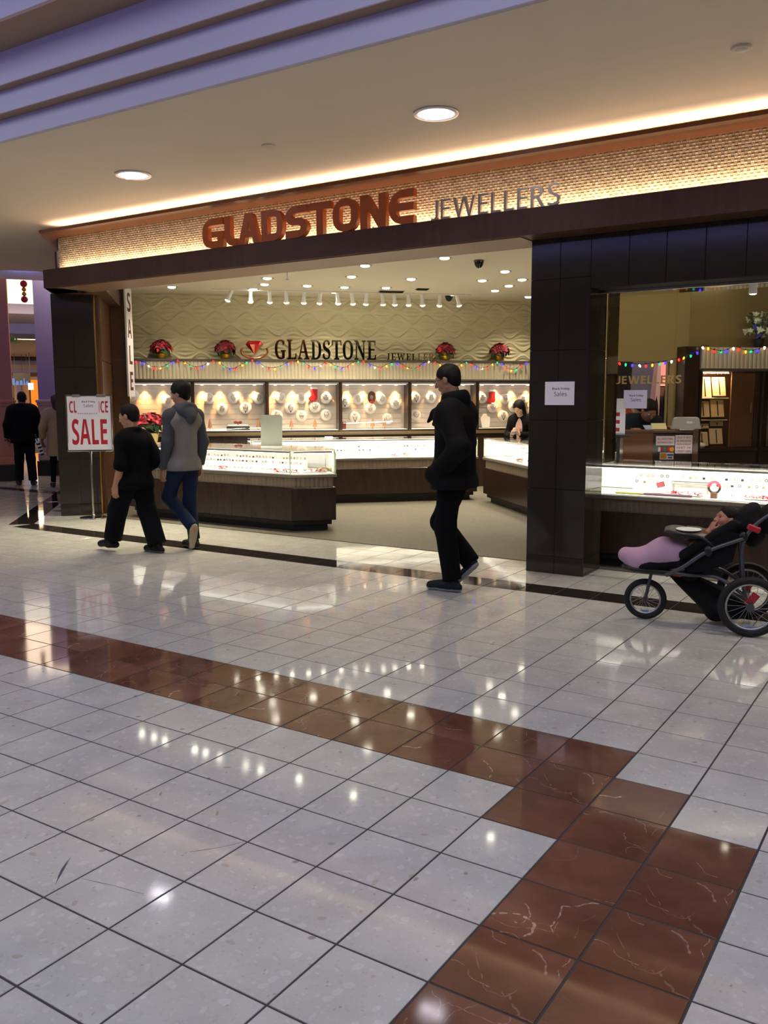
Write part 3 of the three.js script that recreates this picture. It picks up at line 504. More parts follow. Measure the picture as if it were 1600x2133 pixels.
// ------------------------------------------------------------------ counters
function counter(name, label, plan, opt) { // plan: front path first (left to right seen from the customers), then back corners
  const t = thing(name, label, 'counter'), n = opt.front, inset = (pts, d) => {          // shrink a convex plan
    const c = pts.length, out = []; let A = 0; for (let i = 0; i < c; i++) { const a = pts[i], b = pts[(i + 1) % c]; A += a[0] * b[1] - b[0] * a[1]; } const sg = Math.sign(A);
    for (let i = 0; i < c; i++) {
      const p = pts[(i + c - 1) % c], q = pts[i], r = pts[(i + 1) % c], e1 = [q[0] - p[0], q[1] - p[1]], e2 = [r[0] - q[0], r[1] - q[1]], l1 = Math.hypot(...e1), l2 = Math.hypot(...e2);
      const n1 = [-e1[1] / l1 * sg, e1[0] / l1 * sg], n2 = [-e2[1] / l2 * sg, e2[0] / l2 * sg], k = 1 + n1[0] * n2[0] + n1[1] * n2[1];
      out.push([q[0] + d * (n1[0] + n2[0]) / k, q[1] + d * (n1[1] + n2[1]) / k]);
    }
    return out;
  };
  obj('plinth', prism(inset(plan, 0.09), 0.001, 0.075), M.black, t); obj('kick_board', prism(inset(plan, 0.045), 0.075, 0.13), M.black, t);
  obj('body', prism(plan, 0.13, 0.515, 0.004), M.darkWood, t);
  const bp = inset(plan, 0.03); obj('band_core', prism(bp, 0.515, 0.635), M.fluteLow, t);
  obj('fluted_band', flutes(bp.slice(0, n), 0.516, 0.634, 0.055, opt.glint ? -0.004 : -0.012), opt.glint ? M.fluteGlint : M.fluteLow, t);
  const rim = inset(plan, -0.012); obj('rim', prism(rim, 0.635, 0.672, 0.004), M.steel, t);
  obj('deck', prism(inset(plan, 0.02), 0.672, 0.678), M.whitePaint, t);
  const b = plan.slice(n - 1).concat([plan[0]]);              // back: a lit white panel, with glass on the customers' side
  for (let i = 0; i + 1 < b.length; i++) { const [p, q] = [b[i], b[i + 1]], L = Math.hypot(q[0] - p[0], q[1] - p[1]); obj('back_panel', mv(cb(L - 0.02, 0.24, 0.012, 0.002), (p[0] + q[0]) / 2, 0.8, (p[1] + q[1]) / 2, Math.atan2(-(q[1] - p[1]), q[0] - p[0])), M.whitePaint, t); }
  for (let i = 0; i + 1 < n; i++) {
    const p = plan[i], q = plan[i + 1], L = Math.hypot(q[0] - p[0], q[1] - p[1]), ang = Math.atan2(-(q[1] - p[1]), q[0] - p[0]), cx = (p[0] + q[0]) / 2, cz = (p[1] + q[1]) / 2;
    const k = Math.max(1, Math.round(L / 1.25));
    for (let j = 0; j < k; j++) { const u = (j + 0.5) / k; obj('front_pane', mv(cb(L / k - 0.004, 0.265, 0.006, 0.001), p[0] + (q[0] - p[0]) * u, 0.811, p[1] + (q[1] - p[1]) * u, ang), M.glass, t); }
    const nx = -(q[1] - p[1]) / L, nz = (q[0] - p[0]) / L; // inward or outward: towards the plan's middle
    const mx = plan.reduce((s, v) => s + v[0], 0) / plan.length, mz = plan.reduce((s, v) => s + v[1], 0) / plan.length, sgn = Math.sign((mx - cx) * nx + (mz - cz) * nz);
    const ox = nx * sgn, oz = nz * sgn;
    const rail = obj('light_rail', mv(cb(L - 0.08, 0.02, 0.028, 0.003), cx + ox * 0.035, 0.927, cz + oz * 0.035, ang), M.steel, t);
    obj('led_strip', mv(cb(L - 0.1, 0.006, 0.02, 0.001), cx + ox * 0.037, 0.913, cz + oz * 0.037, ang), M.led, rail);
    area(L - 0.1, 0.03, 0xfdffee, opt.nits ?? 42, [cx + ox * 0.04, 0.908, cz + oz * 0.04], [cx + ox * 0.3, 0.68, cz + oz * 0.3]);
  }
  for (const v of plan.slice(opt.openLeft ? 1 : 0, n)) obj('corner_post', mv(cb(0.014, 0.27, 0.014, 0.002), v[0] + (mid(plan)[0] - v[0]) * 0.012, 0.811, v[1] + (mid(plan)[1] - v[1]) * 0.012), M.glassEdge, t);
  obj('top_pane', prism(inset(plan, -0.008), 0.944, 0.954, 0.002), M.glass, t);
  return t;
}
function jewelRow(label, pos, turn, L, n) {                 // a white step at the back of a counter with rows of small pieces on it
  const t = thing('jewellery_step', label, 'jewellery display', pos, turn); obj('step', mv(cb(L, 0.07, 0.14, 0.006), 0, 0.035, 0), M.velvet, t); obj('step_upper', mv(cb(L, 0.05, 0.06, 0.006), 0, 0.095, -0.04), M.velvet, t);
  const a = [], b = []; for (let k = 0; k < n; k++) for (const [y, z] of [[0.083, 0.035], [0.133, -0.04]]) { const x = -L / 2 + (k + 0.5) / n * L + rr(-0.01, 0.01); if (rnd() < 0.2) continue; (rnd() < 0.5 ? a : b).push(rnd() < 0.5 ? mv(new THREE.TorusGeometry(0.011, 0.003, 5, 10), x, y + 0.006, z) : mv(cb(0.022, 0.02, 0.012, 0.003), x, y, z, rr(-0.4, 0.4))); }
  obj('jewel', a, M.neck, t, 'stuff'); obj('jewel', b, M.darkNeck, t, 'stuff'); return t;
}
const mid = (pl) => [pl.reduce((s, v) => s + v[0], 0) / pl.length, pl.reduce((s, v) => s + v[1], 0) / pl.length];
const wp = (s, p) => { const v = W(s, p); return [v[0], v[2]]; };
counter('jewellery_counter', 'glass topped brown counter with cut corner beside the two boys', [[-9.2, -7.93], [-6.44, -7.93], [-6.07, -8.3], [-6.62, -8.85], [-9.2, -8.62]], { front: 3, openLeft: true });
{ const P0 = -12.79; counter('jewellery_counter', 'glass topped brown counter along the back of the shop, behind the man in black', [wp(0.75, P0), wp(4.16, P0), wp(4.16, P0 - 0.62), wp(0.75, P0 - 0.62)], { front: 2 });
  const S0 = 4.18; counter('jewellery_counter', 'glass topped brown counter running from the dark pier to the shop assistant', [wp(S0, -12.55), wp(S0, -9.45), wp(S0 + 0.6, -9.45), wp(S0 + 0.6, -12.55)], { front: 2 }); }
counter('window_counter', 'long lit glass counter behind the shop window, beside the stroller', [[-2.95, -7.82], [1.3, -7.82], [1.3, -8.42], [-2.95, -8.42]], { front: 2, glint: true, nits: 75 });
jewelRow('long white step of small pieces at the back of the boys\' counter', [-7.75, 0.679, -8.45], 0, 2.2, 40);
jewelRow('long white step of small pieces inside the back counter', W(2.5, -13.26, 0.679), Q, 3.1, 56);
jewelRow('white step of small pieces inside the assistant\'s counter', W(4.64, -10.9, 0.679), Q - Math.PI / 2, 2.8, 50);
jewelRow('long white step of small pieces at the back of the window counter', [-0.9, 0.679, -8.3], 0, 3.3, 50);
// ------------------------------------------------------------------ lights of the shop ceiling
{
  const REC = [[-10.17, -9.74], [-8.32, -9.79], [-8.8, -10.29], [-9.33, -10.64], [-8.38, -10.78], [-7.25, -10.33], [-8.02, -11.24], [-8.51, -11.65], [-7.53, -11.65], [-6.69, -11.01], [-7.17, -13.05], [-5.92, -11.72], [-5.25, -11.06], [-5.4, -11.95], [-5.86, -12.49], [-6.3, -12.92], [-6.22, -14.03], [-6.51, -9.58], [-5.36, -9.6], [-1.7, -9.0], [0.3, -9.0], [-1.0, -10.4]];
  const LAB = ['recessed ceiling lamp nearest the wood-clad wing wall', 'recessed ceiling lamp, upper of the pair near the track\'s left end', 'recessed ceiling lamp, lower of the pair near the track\'s left end', 'recessed ceiling lamp beside the second track spot', 'recessed ceiling lamp just above the sixth track spot', 'recessed ceiling lamp high over the eighth track spot', 'recessed ceiling lamp directly over the eighth track spot', 'recessed ceiling lamp beside the seventh track spot', 'recessed ceiling lamp over the eleventh track spot', 'recessed ceiling lamp alone in mid ceiling right of the hanging letters', 'recessed ceiling lamp by the last track spot', 'recessed ceiling lamp, leftmost of the cluster by the dark pier', 'recessed ceiling lamp, topmost of the cluster by the dark pier', 'recessed ceiling lamp, rightmost of the cluster by the dark pier', 'recessed ceiling lamp in the middle of the cluster by the pier', 'recessed ceiling lamp, lowest of the cluster by the dark pier', 'recessed ceiling lamp half hidden at the dark pier\'s edge', 'recessed ceiling lamp close behind the beam, left one', 'recessed ceiling lamp close behind the beam, above the black camera dome', 'recessed ceiling lamp over the window counter', 'recessed ceiling lamp over the right end of the window counter', 'recessed ceiling lamp by the olive wall'];
  const mk = () => { const t = thing('recessed_light', '', 'ceiling light'); obj('trim', lathe([[0.062, -0.002], [0.088, -0.006], [0.092, -0.002], [0.092, 0.004], [0.062, 0.004]], 24), M.steel, t); obj('lamp', mv(ball(0.06, 0, 0, 0, 1, 0.3, 1, 18, 8), 0, -0.006, 0), M.lens, t); return t; };
  const first = mk();
  REC.forEach(([x, z], i) => {
    if (i === 0) { first.position.set(x, SHOP, z); first.userData.label = LAB[0]; first.userData.group = 'recessed lamps in the shop ceiling'; } else copy(first, [x, SHOP, z], 0, LAB[i], 'recessed lamps in the shop ceiling');
    spot(SHOPW, i > 18 ? 4 : 9.5, [x, SHOP - 0.03, z], [x, 0, z], 1.05, 0.9, 2.5);
  });
  const TS = [0.61, 0.884, 1.184, 1.441, 1.731, 1.984, 2.263, 2.489, 2.734, 2.987, 3.186, 3.426, 3.644, 3.953, 4.231], TP = -14.284;
  const track = thing('light_track', 'white lighting track across the shop ceiling holding the spot lamps', 'light track', W(2.42, TP + 0.08, SHOP), Q); obj('rail', box(-2.05, 2.05, -0.022, 0, -0.018, 0.018), M.whitePaint, track); obj('end_feed', box(-2.12, -2.05, -0.03, 0, -0.022, 0.022), M.whitePaint, track);
  const sp = () => { const t = thing('track_spot', '', 'spot lamp'); obj('stem', bar([0, -0.06, 0], [0, -0.022, 0.0], 0.012), M.whitePaint, t); const h = obj('housing', mv(lathe([[0, 0.09], [0.026, 0.09], [0.03, 0.08], [0.03, -0.05], [0.046, -0.085], [0.042, -0.085], [0, -0.06]], 18), 0, -0.1, 0), M.whitePaint, t); obj('lamp', ball(0.042, 0, -0.185, 0, 1, 0.62, 1, 16, 10), M.lens, h); return t; };
  const s0 = sp(), G2 = 'white spot lamps on the ceiling track';
  TS.forEach((s, i) => {
    const l = i === 0 ? 'white track spot tilted outward, leftmost on the ceiling track' : i === 14 ? 'white track spot tilted outward, rightmost on the ceiling track' : `white cylindrical track spot, ${['', 'second', 'third', 'fourth', 'fifth', 'sixth', 'seventh', 'eighth', 'ninth', 'tenth', 'eleventh', 'twelfth', 'thirteenth', 'fourteenth'][i]} from the left on the track`;
    const o = i ? copy(s0, W(s, TP + 0.08, SHOP), Q, l, G2) : s0; if (!i) { o.position.set(...W(s, TP + 0.08, SHOP)); o.rotation.y = Q; o.userData.label = l; o.userData.group = G2; }
    o.rotation.order = 'YXZ'; o.rotation.x = 0.14; o.rotation.z = i === 0 ? -0.42 : i === 14 ? 0.3 : rr(-0.06, 0.14);
    spot(0xfff2d6, 6, W(s, TP + 0.07, SHOP - 0.2), W(s, PB + 0.6, 0.95), 0.55, 0.8, 2);
  });
  // a second track hangs just behind the beam over the front counter
  const t2 = thing('light_track', 'white lighting track hidden behind the entrance beam', 'light track', [-6.5, SHOP, -8.05]); obj('rail', box(-2.95, 2.95, -0.022, 0, -0.018, 0.018), M.whitePaint, t2); obj('end_feed', box(-3.02, -2.95, -0.03, 0, -0.022, 0.022), M.whitePaint, t2);
  [-9.2, -8.95, -8.72, -8.2, -7.98, -7.72, -7.3, -7.05, -6.45, -5.63, -3.84].forEach((x, i) => { const o = copy(s0, [x, SHOP, -8.05], 0, ['leftmost spot lamp', 'second spot lamp', 'third spot lamp', 'fourth spot lamp', 'fifth spot lamp', 'sixth spot lamp', 'seventh spot lamp', 'eighth spot lamp', 'spot lamp above the cut corner counter', 'spot lamp above the open floor', 'rightmost spot lamp'][i] + ' on the hidden track behind the entrance beam', 'spot lamps on the hidden track'); o.rotation.set(-0.35, 0, rr(-0.1, 0.1)); spot(0xfff0c8, 8.5, [x, SHOP - 0.21, -8.05], [x, 0, -6.9], 0.6, 0.9, 2); });
  // mall downlights and detectors of the soffit
  const dl = () => { const t = thing('downlight', '', 'ceiling light'); obj('reflector', lathe([[0.135, -0.004], [0.14, -0.012], [0.165, -0.012], [0.172, 0.004], [0.135, 0.004]], 32), M.downReflector, t); obj('diffuser', lathe([[0, -0.006], [0.137, -0.003], [0.137, 0.003], [0, 0.003]], 32), M.downLens, t); for (const s of [-1, 1]) obj('lamp', mv(new THREE.CapsuleGeometry(0.018, 0.07, 4, 10), s * 0.05, -0.012, 0, 0, 0, Math.PI / 2), M.downLamp, t); return t; };
  M.downReflector = std({ color: 0xf2ecf2, metalness: 0.25, roughness: 0.25 }); M.downLamp = lamp(0xfaf4ff, 16); M.downLens = lamp(0xf0e6f4, 4);
  const DL = [[-6.73, -6.0, 'white downlight in the mall soffit above the left end of the sign'], [-3.43, -6.0, 'large white downlight in the mall soffit above the right end of the sign'], [-0.13, -6, 'downlight in the mall soffit right of the sign'], [-10.03, -6, 'downlight in the mall soffit near the corridor']];
  let d0; DL.forEach(([x, z, l], i) => { if (!i) { d0 = dl(); d0.position.set(x, CEIL - 0.004, z); d0.userData.label = l; d0.userData.group = 'mall downlights'; } else copy(d0, [x, CEIL - 0.004, z], 0, l, 'mall downlights'); spot(0xffead8, 8, [x, CEIL - 0.03, z], [x, 0, z], 0.75, 0.9, 4); });
  const sd = (x, z, l, k) => { const t = thing('smoke_detector', l, 'detector', [x, CEIL, z]); obj('base', lathe([[0, -0.016], [0.055, -0.016], [0.062, -0.01], [0.062, 0.002]], 24), M.plaster, t); obj('cap', lathe([[0, -0.024], [0.03, -0.022], [0.04, -0.014]], 20), M.plaster, t); };
  sd(-5.03, -5.97, 'small round detector on the soffit between the two downlights'); sd(-1.265, -5.94, 'small round white detector on the soffit at the upper right');
  const cam = (pos, l, r) => { const t = thing('security_camera', l, 'camera', pos); obj('dome', mv(new THREE.SphereGeometry(r, 18, 10, 0, 6.3, Math.PI / 2, Math.PI / 2).scale(1, 1.5, 1), 0, -0.01, 0), std({ color: 0x1c1a19, roughness: 0.15 }), t); obj('base', mv(new THREE.CylinderGeometry(r * 1.08, r * 1.08, 0.02, 20), 0, -0.005, 0), M.greyFrame, t); };
  cam([-5.1, SHOP, -10.0], 'black dome camera on the shop ceiling near the pier', 0.06); cam([-7.2, SHOP, -13.05], 'black dome camera hanging beside the last track spot', 0.065);
  const sprk = thing('sprinkler', 'small white sprinkler head hanging behind the beam', 'sprinkler', [-7.69, SHOP, -9.46]); obj('pipe', bar([0, -0.09, 0], [0, 0, 0], 0.011), M.whitePaint, sprk); obj('deflector', mv(lathe([[0, -0.11], [0.026, -0.108], [0.022, -0.1], [0.008, -0.085], [0, -0.085]], 14), 0, 0, 0), M.whitePaint, sprk); obj('rose', mv(new THREE.CylinderGeometry(0.035, 0.035, 0.006, 16), 0, -0.003, 0), M.whitePaint, sprk);
  const vent = (pos, l, w) => { const t = thing('ceiling_vent', l, 'vent', pos, Q); obj('frame', [box(-w, w, -0.008, 0, -0.08, -0.065), box(-w, w, -0.008, 0, 0.065, 0.08), box(-w, -w + 0.015, -0.008, 0, -0.08, 0.08), box(w - 0.015, w, -0.008, 0, -0.08, 0.08)], M.greyFrame, t); for (let k = 0; k < 5; k++) obj('louvre', mv(cb(2 * w - 0.03, 0.003, 0.03, 0.001), 0, -0.012, -0.05 + k * 0.025, 0, 0.6), M.black, t); };
  vent([-7.72, SHOP, -12.1], 'long dark air vent in the shop ceiling behind the track', 0.2); vent([-7.15, SHOP, -12.1], 'short dark air vent in the shop ceiling over the track', 0.1);
}
// ------------------------------------------------------------------ signs and papers
const sans = await new FontLoader().loadAsync('fonts/droid/droid_sans_regular.typeface.json'), sansB = await new FontLoader().loadAsync('fonts/droid/droid_sans_bold.typeface.json'), serifB = await new FontLoader().loadAsync('fonts/droid/droid_serif_bold.typeface.json');
function capital(c, font, size, depth, seg) {              // one capital standing on its base line, J no taller than the rest
  const make = (q) => { const g = new TextGeometry(q, { font, size, depth, curveSegments: seg }); g.computeBoundingBox(); return g; }, g = make(c), b = g.boundingBox, w = b.max.x - b.min.x, h = b.max.y - b.min.y; g.translate(-b.min.x, -b.min.y, 0);
  let H = h; if (c === 'J') { const e = make('E').boundingBox; H = e.max.y - e.min.y; g.scale(1, H / h, 1); } return { g, w, h: H };
}
function rounded(pts, holes = []) {                         // outline from [x, y, radius] corners
  const path = (P, s) => { const n = P.length; for (let i = 0; i < n; i++) { const p = P[(i + n - 1) % n], q = P[i], r = P[(i + 1) % n], rad = q[2] || 0; const t = (a) => { const d = Math.hypot(a[0] - q[0], a[1] - q[1]), k = Math.min(rad, d / 2.05) / d; return [q[0] + (a[0] - q[0]) * k, q[1] + (a[1] - q[1]) * k]; }; if (!rad) { i ? s.lineTo(q[0], q[1]) : s.moveTo(q[0], q[1]); } else { const A = t(p), B = t(r); i ? s.lineTo(...A) : s.moveTo(...A); s.quadraticCurveTo(q[0], q[1], ...B); } } return s; };
  const s = path(pts, new THREE.Shape()); holes.forEach((h) => s.holes.push(path(h, new THREE.Path()))); return s;
}
// squarish heavy capitals on a 10 x 10 body, stroke 2.4
const GLY = {
  G: [[[10, 10, 0], [3, 10, 3], [0, 7.5, 2], [0, 2.5, 3], [2.5, 0, 3], [10, 0, 0], [10, 5.6, 0.6], [4.6, 5.6, 0], [4.6, 3.6, 0], [7.4, 3.6, 0], [7.4, 2.3, 0], [3.4, 2.3, 0.8], [2.7, 3, 0.8], [2.7, 7, 0.8], [3.4, 7.7, 0.8], [10, 7.7, 0]]],
  L: [[[0, 10, 0], [2.7, 10, 0], [2.7, 3.2, 0.9], [3.6, 2.3, 0.9], [6, 2.3, 0], [6, 0, 0], [2.4, 0, 2.4], [0, 2.4, 2.4]]],
  A: [[[0, 0, 0], [3.4, 10, 0.7], [6.6, 10, 0.7], [10, 0, 0], [7.2, 0, 0], [6.5, 2.1, 0], [3.5, 2.1, 0], [2.8, 0, 0]], [[4.15, 4.1, 0], [5.85, 4.1, 0], [5, 7.1, 0]]],
  D: [[[0, 0, 0], [0, 10, 0], [7, 10, 2.4], [9.6, 7.6, 2.4], [9.6, 2.4, 2.4], [7, 0, 2.4]], [[2.7, 2.3, 0], [6.3, 2.3, 0.8], [7, 3, 0.8], [7, 7, 0.8], [6.3, 7.7, 0.8], [2.7, 7.7, 0]]],
  S: [[[9.4, 10, 0], [2.6, 10, 2.4], [0, 7.6, 2.2], [0, 6, 2], [2.4, 3.9, 2], [6.2, 3.9, 0.8], [6.9, 3.1, 0.6], [6.3, 2.3, 0.6], [0.2, 2.3, 0], [0.2, 0, 0], [7.2, 0, 2.4], [9.6, 2.2, 2.2], [9.6, 4.2, 2], [7.4, 6.2, 2], [3.4, 6.2, 0.7], [2.7, 6.9, 0.6], [3.4, 7.7, 0.7], [9.4, 7.7, 0]]],
  T: [[[0, 10, 0], [9, 10, 0], [9, 7.7, 0], [5.85, 7.7, 0], [5.85, 0, 0], [3.15, 0, 0], [3.15, 7.7, 0], [0, 7.7, 0]]],
  O: [[[2.6, 10, 2.6], [7.4, 10, 2.6], [10, 7.4, 2.6], [10, 2.6, 2.6], [7.4, 0, 2.6], [2.6, 0, 2.6], [0, 2.6, 2.6], [0, 7.4, 2.6]], [[3.4, 7.7, 0.8], [2.7, 7, 0.8], [2.7, 3, 0.8], [3.4, 2.3, 0.8], [6.6, 2.3, 0.8], [7.3, 3, 0.8], [7.3, 7, 0.8], [6.6, 7.7, 0.8]]],
  N: [[[0, 0, 0], [0, 10, 0], [2.9, 10, 0], [7.1, 3.8, 0], [7.1, 10, 0], [9.8, 10, 0], [9.8, 0, 0], [6.9, 0, 0], [2.7, 6.3, 0], [2.7, 0, 0]]],
  E: [[[9.2, 10, 0], [3, 10, 3], [0, 7, 3], [0, 3, 3], [3, 0, 3], [9.2, 0, 0], [9.2, 2.3, 0], [3.6, 2.3, 0.8], [2.8, 3.2, 0.6], [2.8, 3.9, 0], [9.2, 3.9, 0], [9.2, 6.1, 0], [2.8, 6.1, 0], [2.8, 6.8, 0.6], [3.6, 7.7, 0.8], [9.2, 7.7, 0]]],
};
{
  const t = thing('shop_sign', 'row of large brown raised capitals reading GLADSTONE on the woven fascia', 'sign', [-6.83, 3.11, -7.06]);
  const h = 0.3, total = 2.6, adv = [10.9, 6.4, 10.9, 10.6, 10.3, 9.9, 11, 10.9, 9.2], sum = adv.reduce((a, b) => a + b), k = total / sum; let x = 0;
  [...'GLADSTONE'].forEach((c, i) => { const g = new THREE.ExtrudeGeometry(rounded(...[GLY[c][0], GLY[c].slice(1)]), { depth: 0.06, bevelEnabled: false, curveSegments: 8 }); g.scale(k, h / 10, 1); obj('letter', uvm(g.translate(x, 0, 0)), M.signBrown, t); obj('mounting_pin', bar([x + 0.1, 0.02, -0.14], [x + 0.1, 0.02, 0], 0.006, 6), M.steel, t); x += adv[i] * k; });
  const j = thing('shop_sign', 'slim grey raised capitals reading JEWELLERS right of the brown letters', 'sign', [-4.06, 3.112, -7.05]); x = 0; const parts = [];
  for (const c of 'JEWELLERS') { const { g, w } = capital(c, sans, 0.172, 0.03, 6); parts.push([g, x]); x += w + 0.027; }
  for (const [g, gx] of parts) { g.scale(1.235 / x, 1, 1); g.translate(gx * 1.235 / x, 0, 0); obj('letter', uvm(g), M.steel, j); obj('mounting_pin', bar([gx * 1.235 / x + 0.05, 0.02, -0.15], [gx * 1.235 / x + 0.05, 0.02, 0.01], 0.005, 6), M.steel, j); }
}
{ // mirror letters on the shelf inside, and the diamond ring emblem
  const t = thing('wall_sign', 'tall mirror-finish serif capitals reading GLADSTONE standing on the shelf', 'sign', W(1.30, PB - 0.02, 2.186), Q); let x = 0; const parts = [];
  for (const c of 'GLADSTONE') { const g = new TextGeometry(c, { font: serifB, size: 0.315, depth: 0.025, curveSegments: 8 }); g.computeBoundingBox(); const b = g.boundingBox; g.translate(-b.min.x, -b.min.y, 0); parts.push([g, x, b.max.y - b.min.y]); x += b.max.x - b.min.x + 0.035; }
  parts.forEach(([g, gx, gh], i) => { g.scale(1.72 / x, 0.32 / gh, 1); g.translate(gx * 1.72 / x, 0, 0); obj('letter', uvm(g), i < 3 ? M.copper : M.mirror, t); });  // reddish reflection on the first three letters is put into their colour
  const j = thing('wall_sign', 'small mirror-finish capitals reading JEWELLERS on the shelf beside a poinsettia', 'sign', W(3.19, PB - 0.02, 2.186), Q); x = 0; const p2 = [];
  for (const c of 'JEWELLERS') { const { g, w } = capital(c, serifB, 0.11, 0.02, 6); p2.push([g, x]); x += w + 0.025; }
  for (const [g, gx] of p2) { g.scale(0.93 / x, 1, 1); g.translate(gx * 0.93 / x, 0, 0); obj('letter', uvm(g), M.mirror, j); }
  const e = thing('ring_emblem', 'copper mirror emblem of a ring with a cut red diamond on the shelf', 'emblem', W(0.97, PB - 0.03, 2.186), Q);
  const band = []; for (let k = 0; k <= 30; k++) { const a = Math.PI * (0.86 + 1.28 * k / 30); band.push([0.215 * Math.cos(a), 0.13 + 0.115 * Math.sin(a), 0]); }
  const bg = tube(band, 0.017, 40, 8); bg.scale(1, 1, 0.8); obj('band', bg, M.copper, e);
  const facet = (pts, z) => { const g = new THREE.BufferGeometry(); const P = []; for (const tri of pts) for (const p of tri) P.push(...p); g.setAttribute('position', new THREE.BufferAttribute(new Float32Array(P), 3)); g.computeVertexNormals(); return uvm(g); };
  const L = -0.145, R = 0.145, gy = 0.235, ty = 0.295, by = 0.075; const top = [-0.1, -0.035, 0.035, 0.1].map((x2) => [x2, ty, 0.02]), gir = [L, -0.075, 0, 0.075, R].map((x2, i) => [x2, gy, i === 0 || i === 4 ? 0.01 : 0.05]), c = [0, by, 0.012];
  obj('crown_facet', facet([[gir[0], gir[1], top[0]], [top[0], gir[1], top[1]], [gir[1], gir[2], top[1]], [top[1], gir[2], top[2]], [gir[2], gir[3], top[2]], [top[2], gir[3], top[3]], [gir[3], gir[4], top[3]]]), M.ruby, e);
  for (let k = 0; k < 4; k++) obj('pavilion_facet', facet([[c, gir[k + 1], gir[k]]]), k % 2 ? M.copper : M.ruby, e);
  obj('back_plate', facet([[[L, gy, 0], [0.1, ty, 0], [-0.1, ty, 0]], [[L, gy, 0], [R, gy, 0], [0.1, ty, 0]], [[L, gy, 0], c, [R, gy, 0]]]), M.copper, e);
}
function sheet(name, label, cat, w, h, draw, pos, turn, px = 512) { // a sheet of print with real thickness
  const t = thing(name, label, cat, pos, turn);
  obj('sheet', mv(cb(w, h, 0.0015, 0.0004), 0, 0, 0), M.paper, t);
  const g = new THREE.PlaneGeometry(w, h); obj('print', g.translate(0, 0, 0.0013), std({ map: printed(px, Math.round(px * h / w), draw), roughness: 0.75 }), t); return t;
}
const txt = (x, s, cx, cy, size, color, font = 'sans-serif', weight = '', maxW) => { x.fillStyle = color; x.font = `${weight} ${size}px ${font}`; x.textAlign = 'center'; x.textBaseline = 'middle'; if (maxW) { const w = x.measureText(s).width; x.save(); x.translate(cx, cy); x.scale(Math.min(4, maxW / w), 1); x.fillText(s, 0, 0); x.restore(); } else x.fillText(s, cx, cy); };
const blackFriday = (x, w, h) => { x.fillStyle = '#efeaf4'; x.fillRect(0, 0, w, h); txt(x, 'Black Friday', w * 0.54, h * 0.3, h * 0.13, '#2d2a33', 'sans-serif', 'bold', w * 0.6); txt(x, 'Sales', w * 0.53, h * 0.53, h * 0.25, '#332e3c', 'sans-serif', '', w * 0.45); };
sheet('paper_notice', 'white paper reading Black Friday Sales taped to the dark tiled pier', 'notice', 0.268, 0.2, blackFriday, [-2.91, 1.587, -7.256], 0);
sheet('paper_notice', 'white paper reading Black Friday Sales stuck inside the shop window', 'notice', 0.2, 0.155, blackFriday, [-2.33, 1.535, -7.512], 0);
{ // sale sign on a chrome stand
  const P = [-9.43, 0, -7.52], t = thing('sign_stand', 'chrome pole stand holding the red and white clearance sale board', 'sign stand', P, 0.72);
  obj('base', lathe([[0, 0.001], [0.17, 0.001], [0.175, 0.006], [0.17, 0.014], [0.06, 0.022], [0.022, 0.03], [0.018, 0.05], [0, 0.05]], 36), M.chrome, t);
  obj('pole', bar([0, 0.04, 0], [0, 0.87, 0], 0.014, 14), M.chrome, t); obj('collar', bar([0, 0.84, 0], [0, 0.875, 0], 0.022, 14), M.chrome, t);
  const fw = 0.57, fh2 = 0.73, f = obj('frame', [box(-fw / 2, fw / 2, 0.87, 0.892, -0.02, 0.02, 0.005), box(-fw / 2, fw / 2, 0.87 + fh2 - 0.018, 0.87 + fh2, -0.012, 0.012, 0.004), box(-fw / 2, -fw / 2 + 0.016, 0.89, 0.87 + fh2, -0.012, 0.012, 0.004), box(fw / 2 - 0.016, fw / 2, 0.89, 0.87 + fh2, -0.012, 0.012, 0.004)], M.chrome, t);
  obj('clip', box(-0.2, -0.1, 0.87 + fh2 - 0.03, 0.87 + fh2 + 0.004, 0.01, 0.018, 0.002), M.steel, t); obj('clip', box(0.1, 0.22, 0.87 + fh2 - 0.03, 0.87 + fh2 + 0.004, 0.01, 0.018, 0.002), M.steel, t);
  const b = thing('sale_board', 'white board with red capitals CLEARANCE SALE in the chrome stand', 'sign', [P[0], 0.892, P[2]], 0.72), bw = 0.536, bh = 0.688;
  obj('board', box(-bw / 2, bw / 2, 0, bh, -0.004, 0.003, 0.001), M.paper, b);
  obj('print', new THREE.PlaneGeometry(bw, bh).translate(0, bh / 2, 0.0036), std({ map: printed(512, 622, (x, w, h) => { x.fillStyle = '#efedf2'; x.fillRect(0, 0, w, h); txt(x, 'CLEARANCE', w * 0.5, h * 0.2, h * 0.3, '#b71c2b', 'sans-serif', 'bold', w * 0.92); txt(x, 'SALE', w * 0.5, h * 0.67, h * 0.66, '#b71c2b', 'sans-serif', 'bold', w * 0.86); }), roughness: 0.7 }), b);
  const n = new THREE.Vector3(-0.012, 0.892 + bh * 0.835, 0.007).applyAxisAngle(new THREE.Vector3(0, 1, 0), 0.72);
  sheet('paper_notice', 'white paper reading Black Friday Sales taped over the sale board', 'notice', 0.28, 0.225, (x, w, h) => { blackFriday(x, w, h); x.fillStyle = '#7c2a35'; for (let k = 0; k < 9; k++) x.fillRect(w * (0.05 + k * 0.1), h * 0.95, w * 0.05, h * 0.03); }, [P[0] + n.x, n.y, P[2] + n.z], 0.72);
}
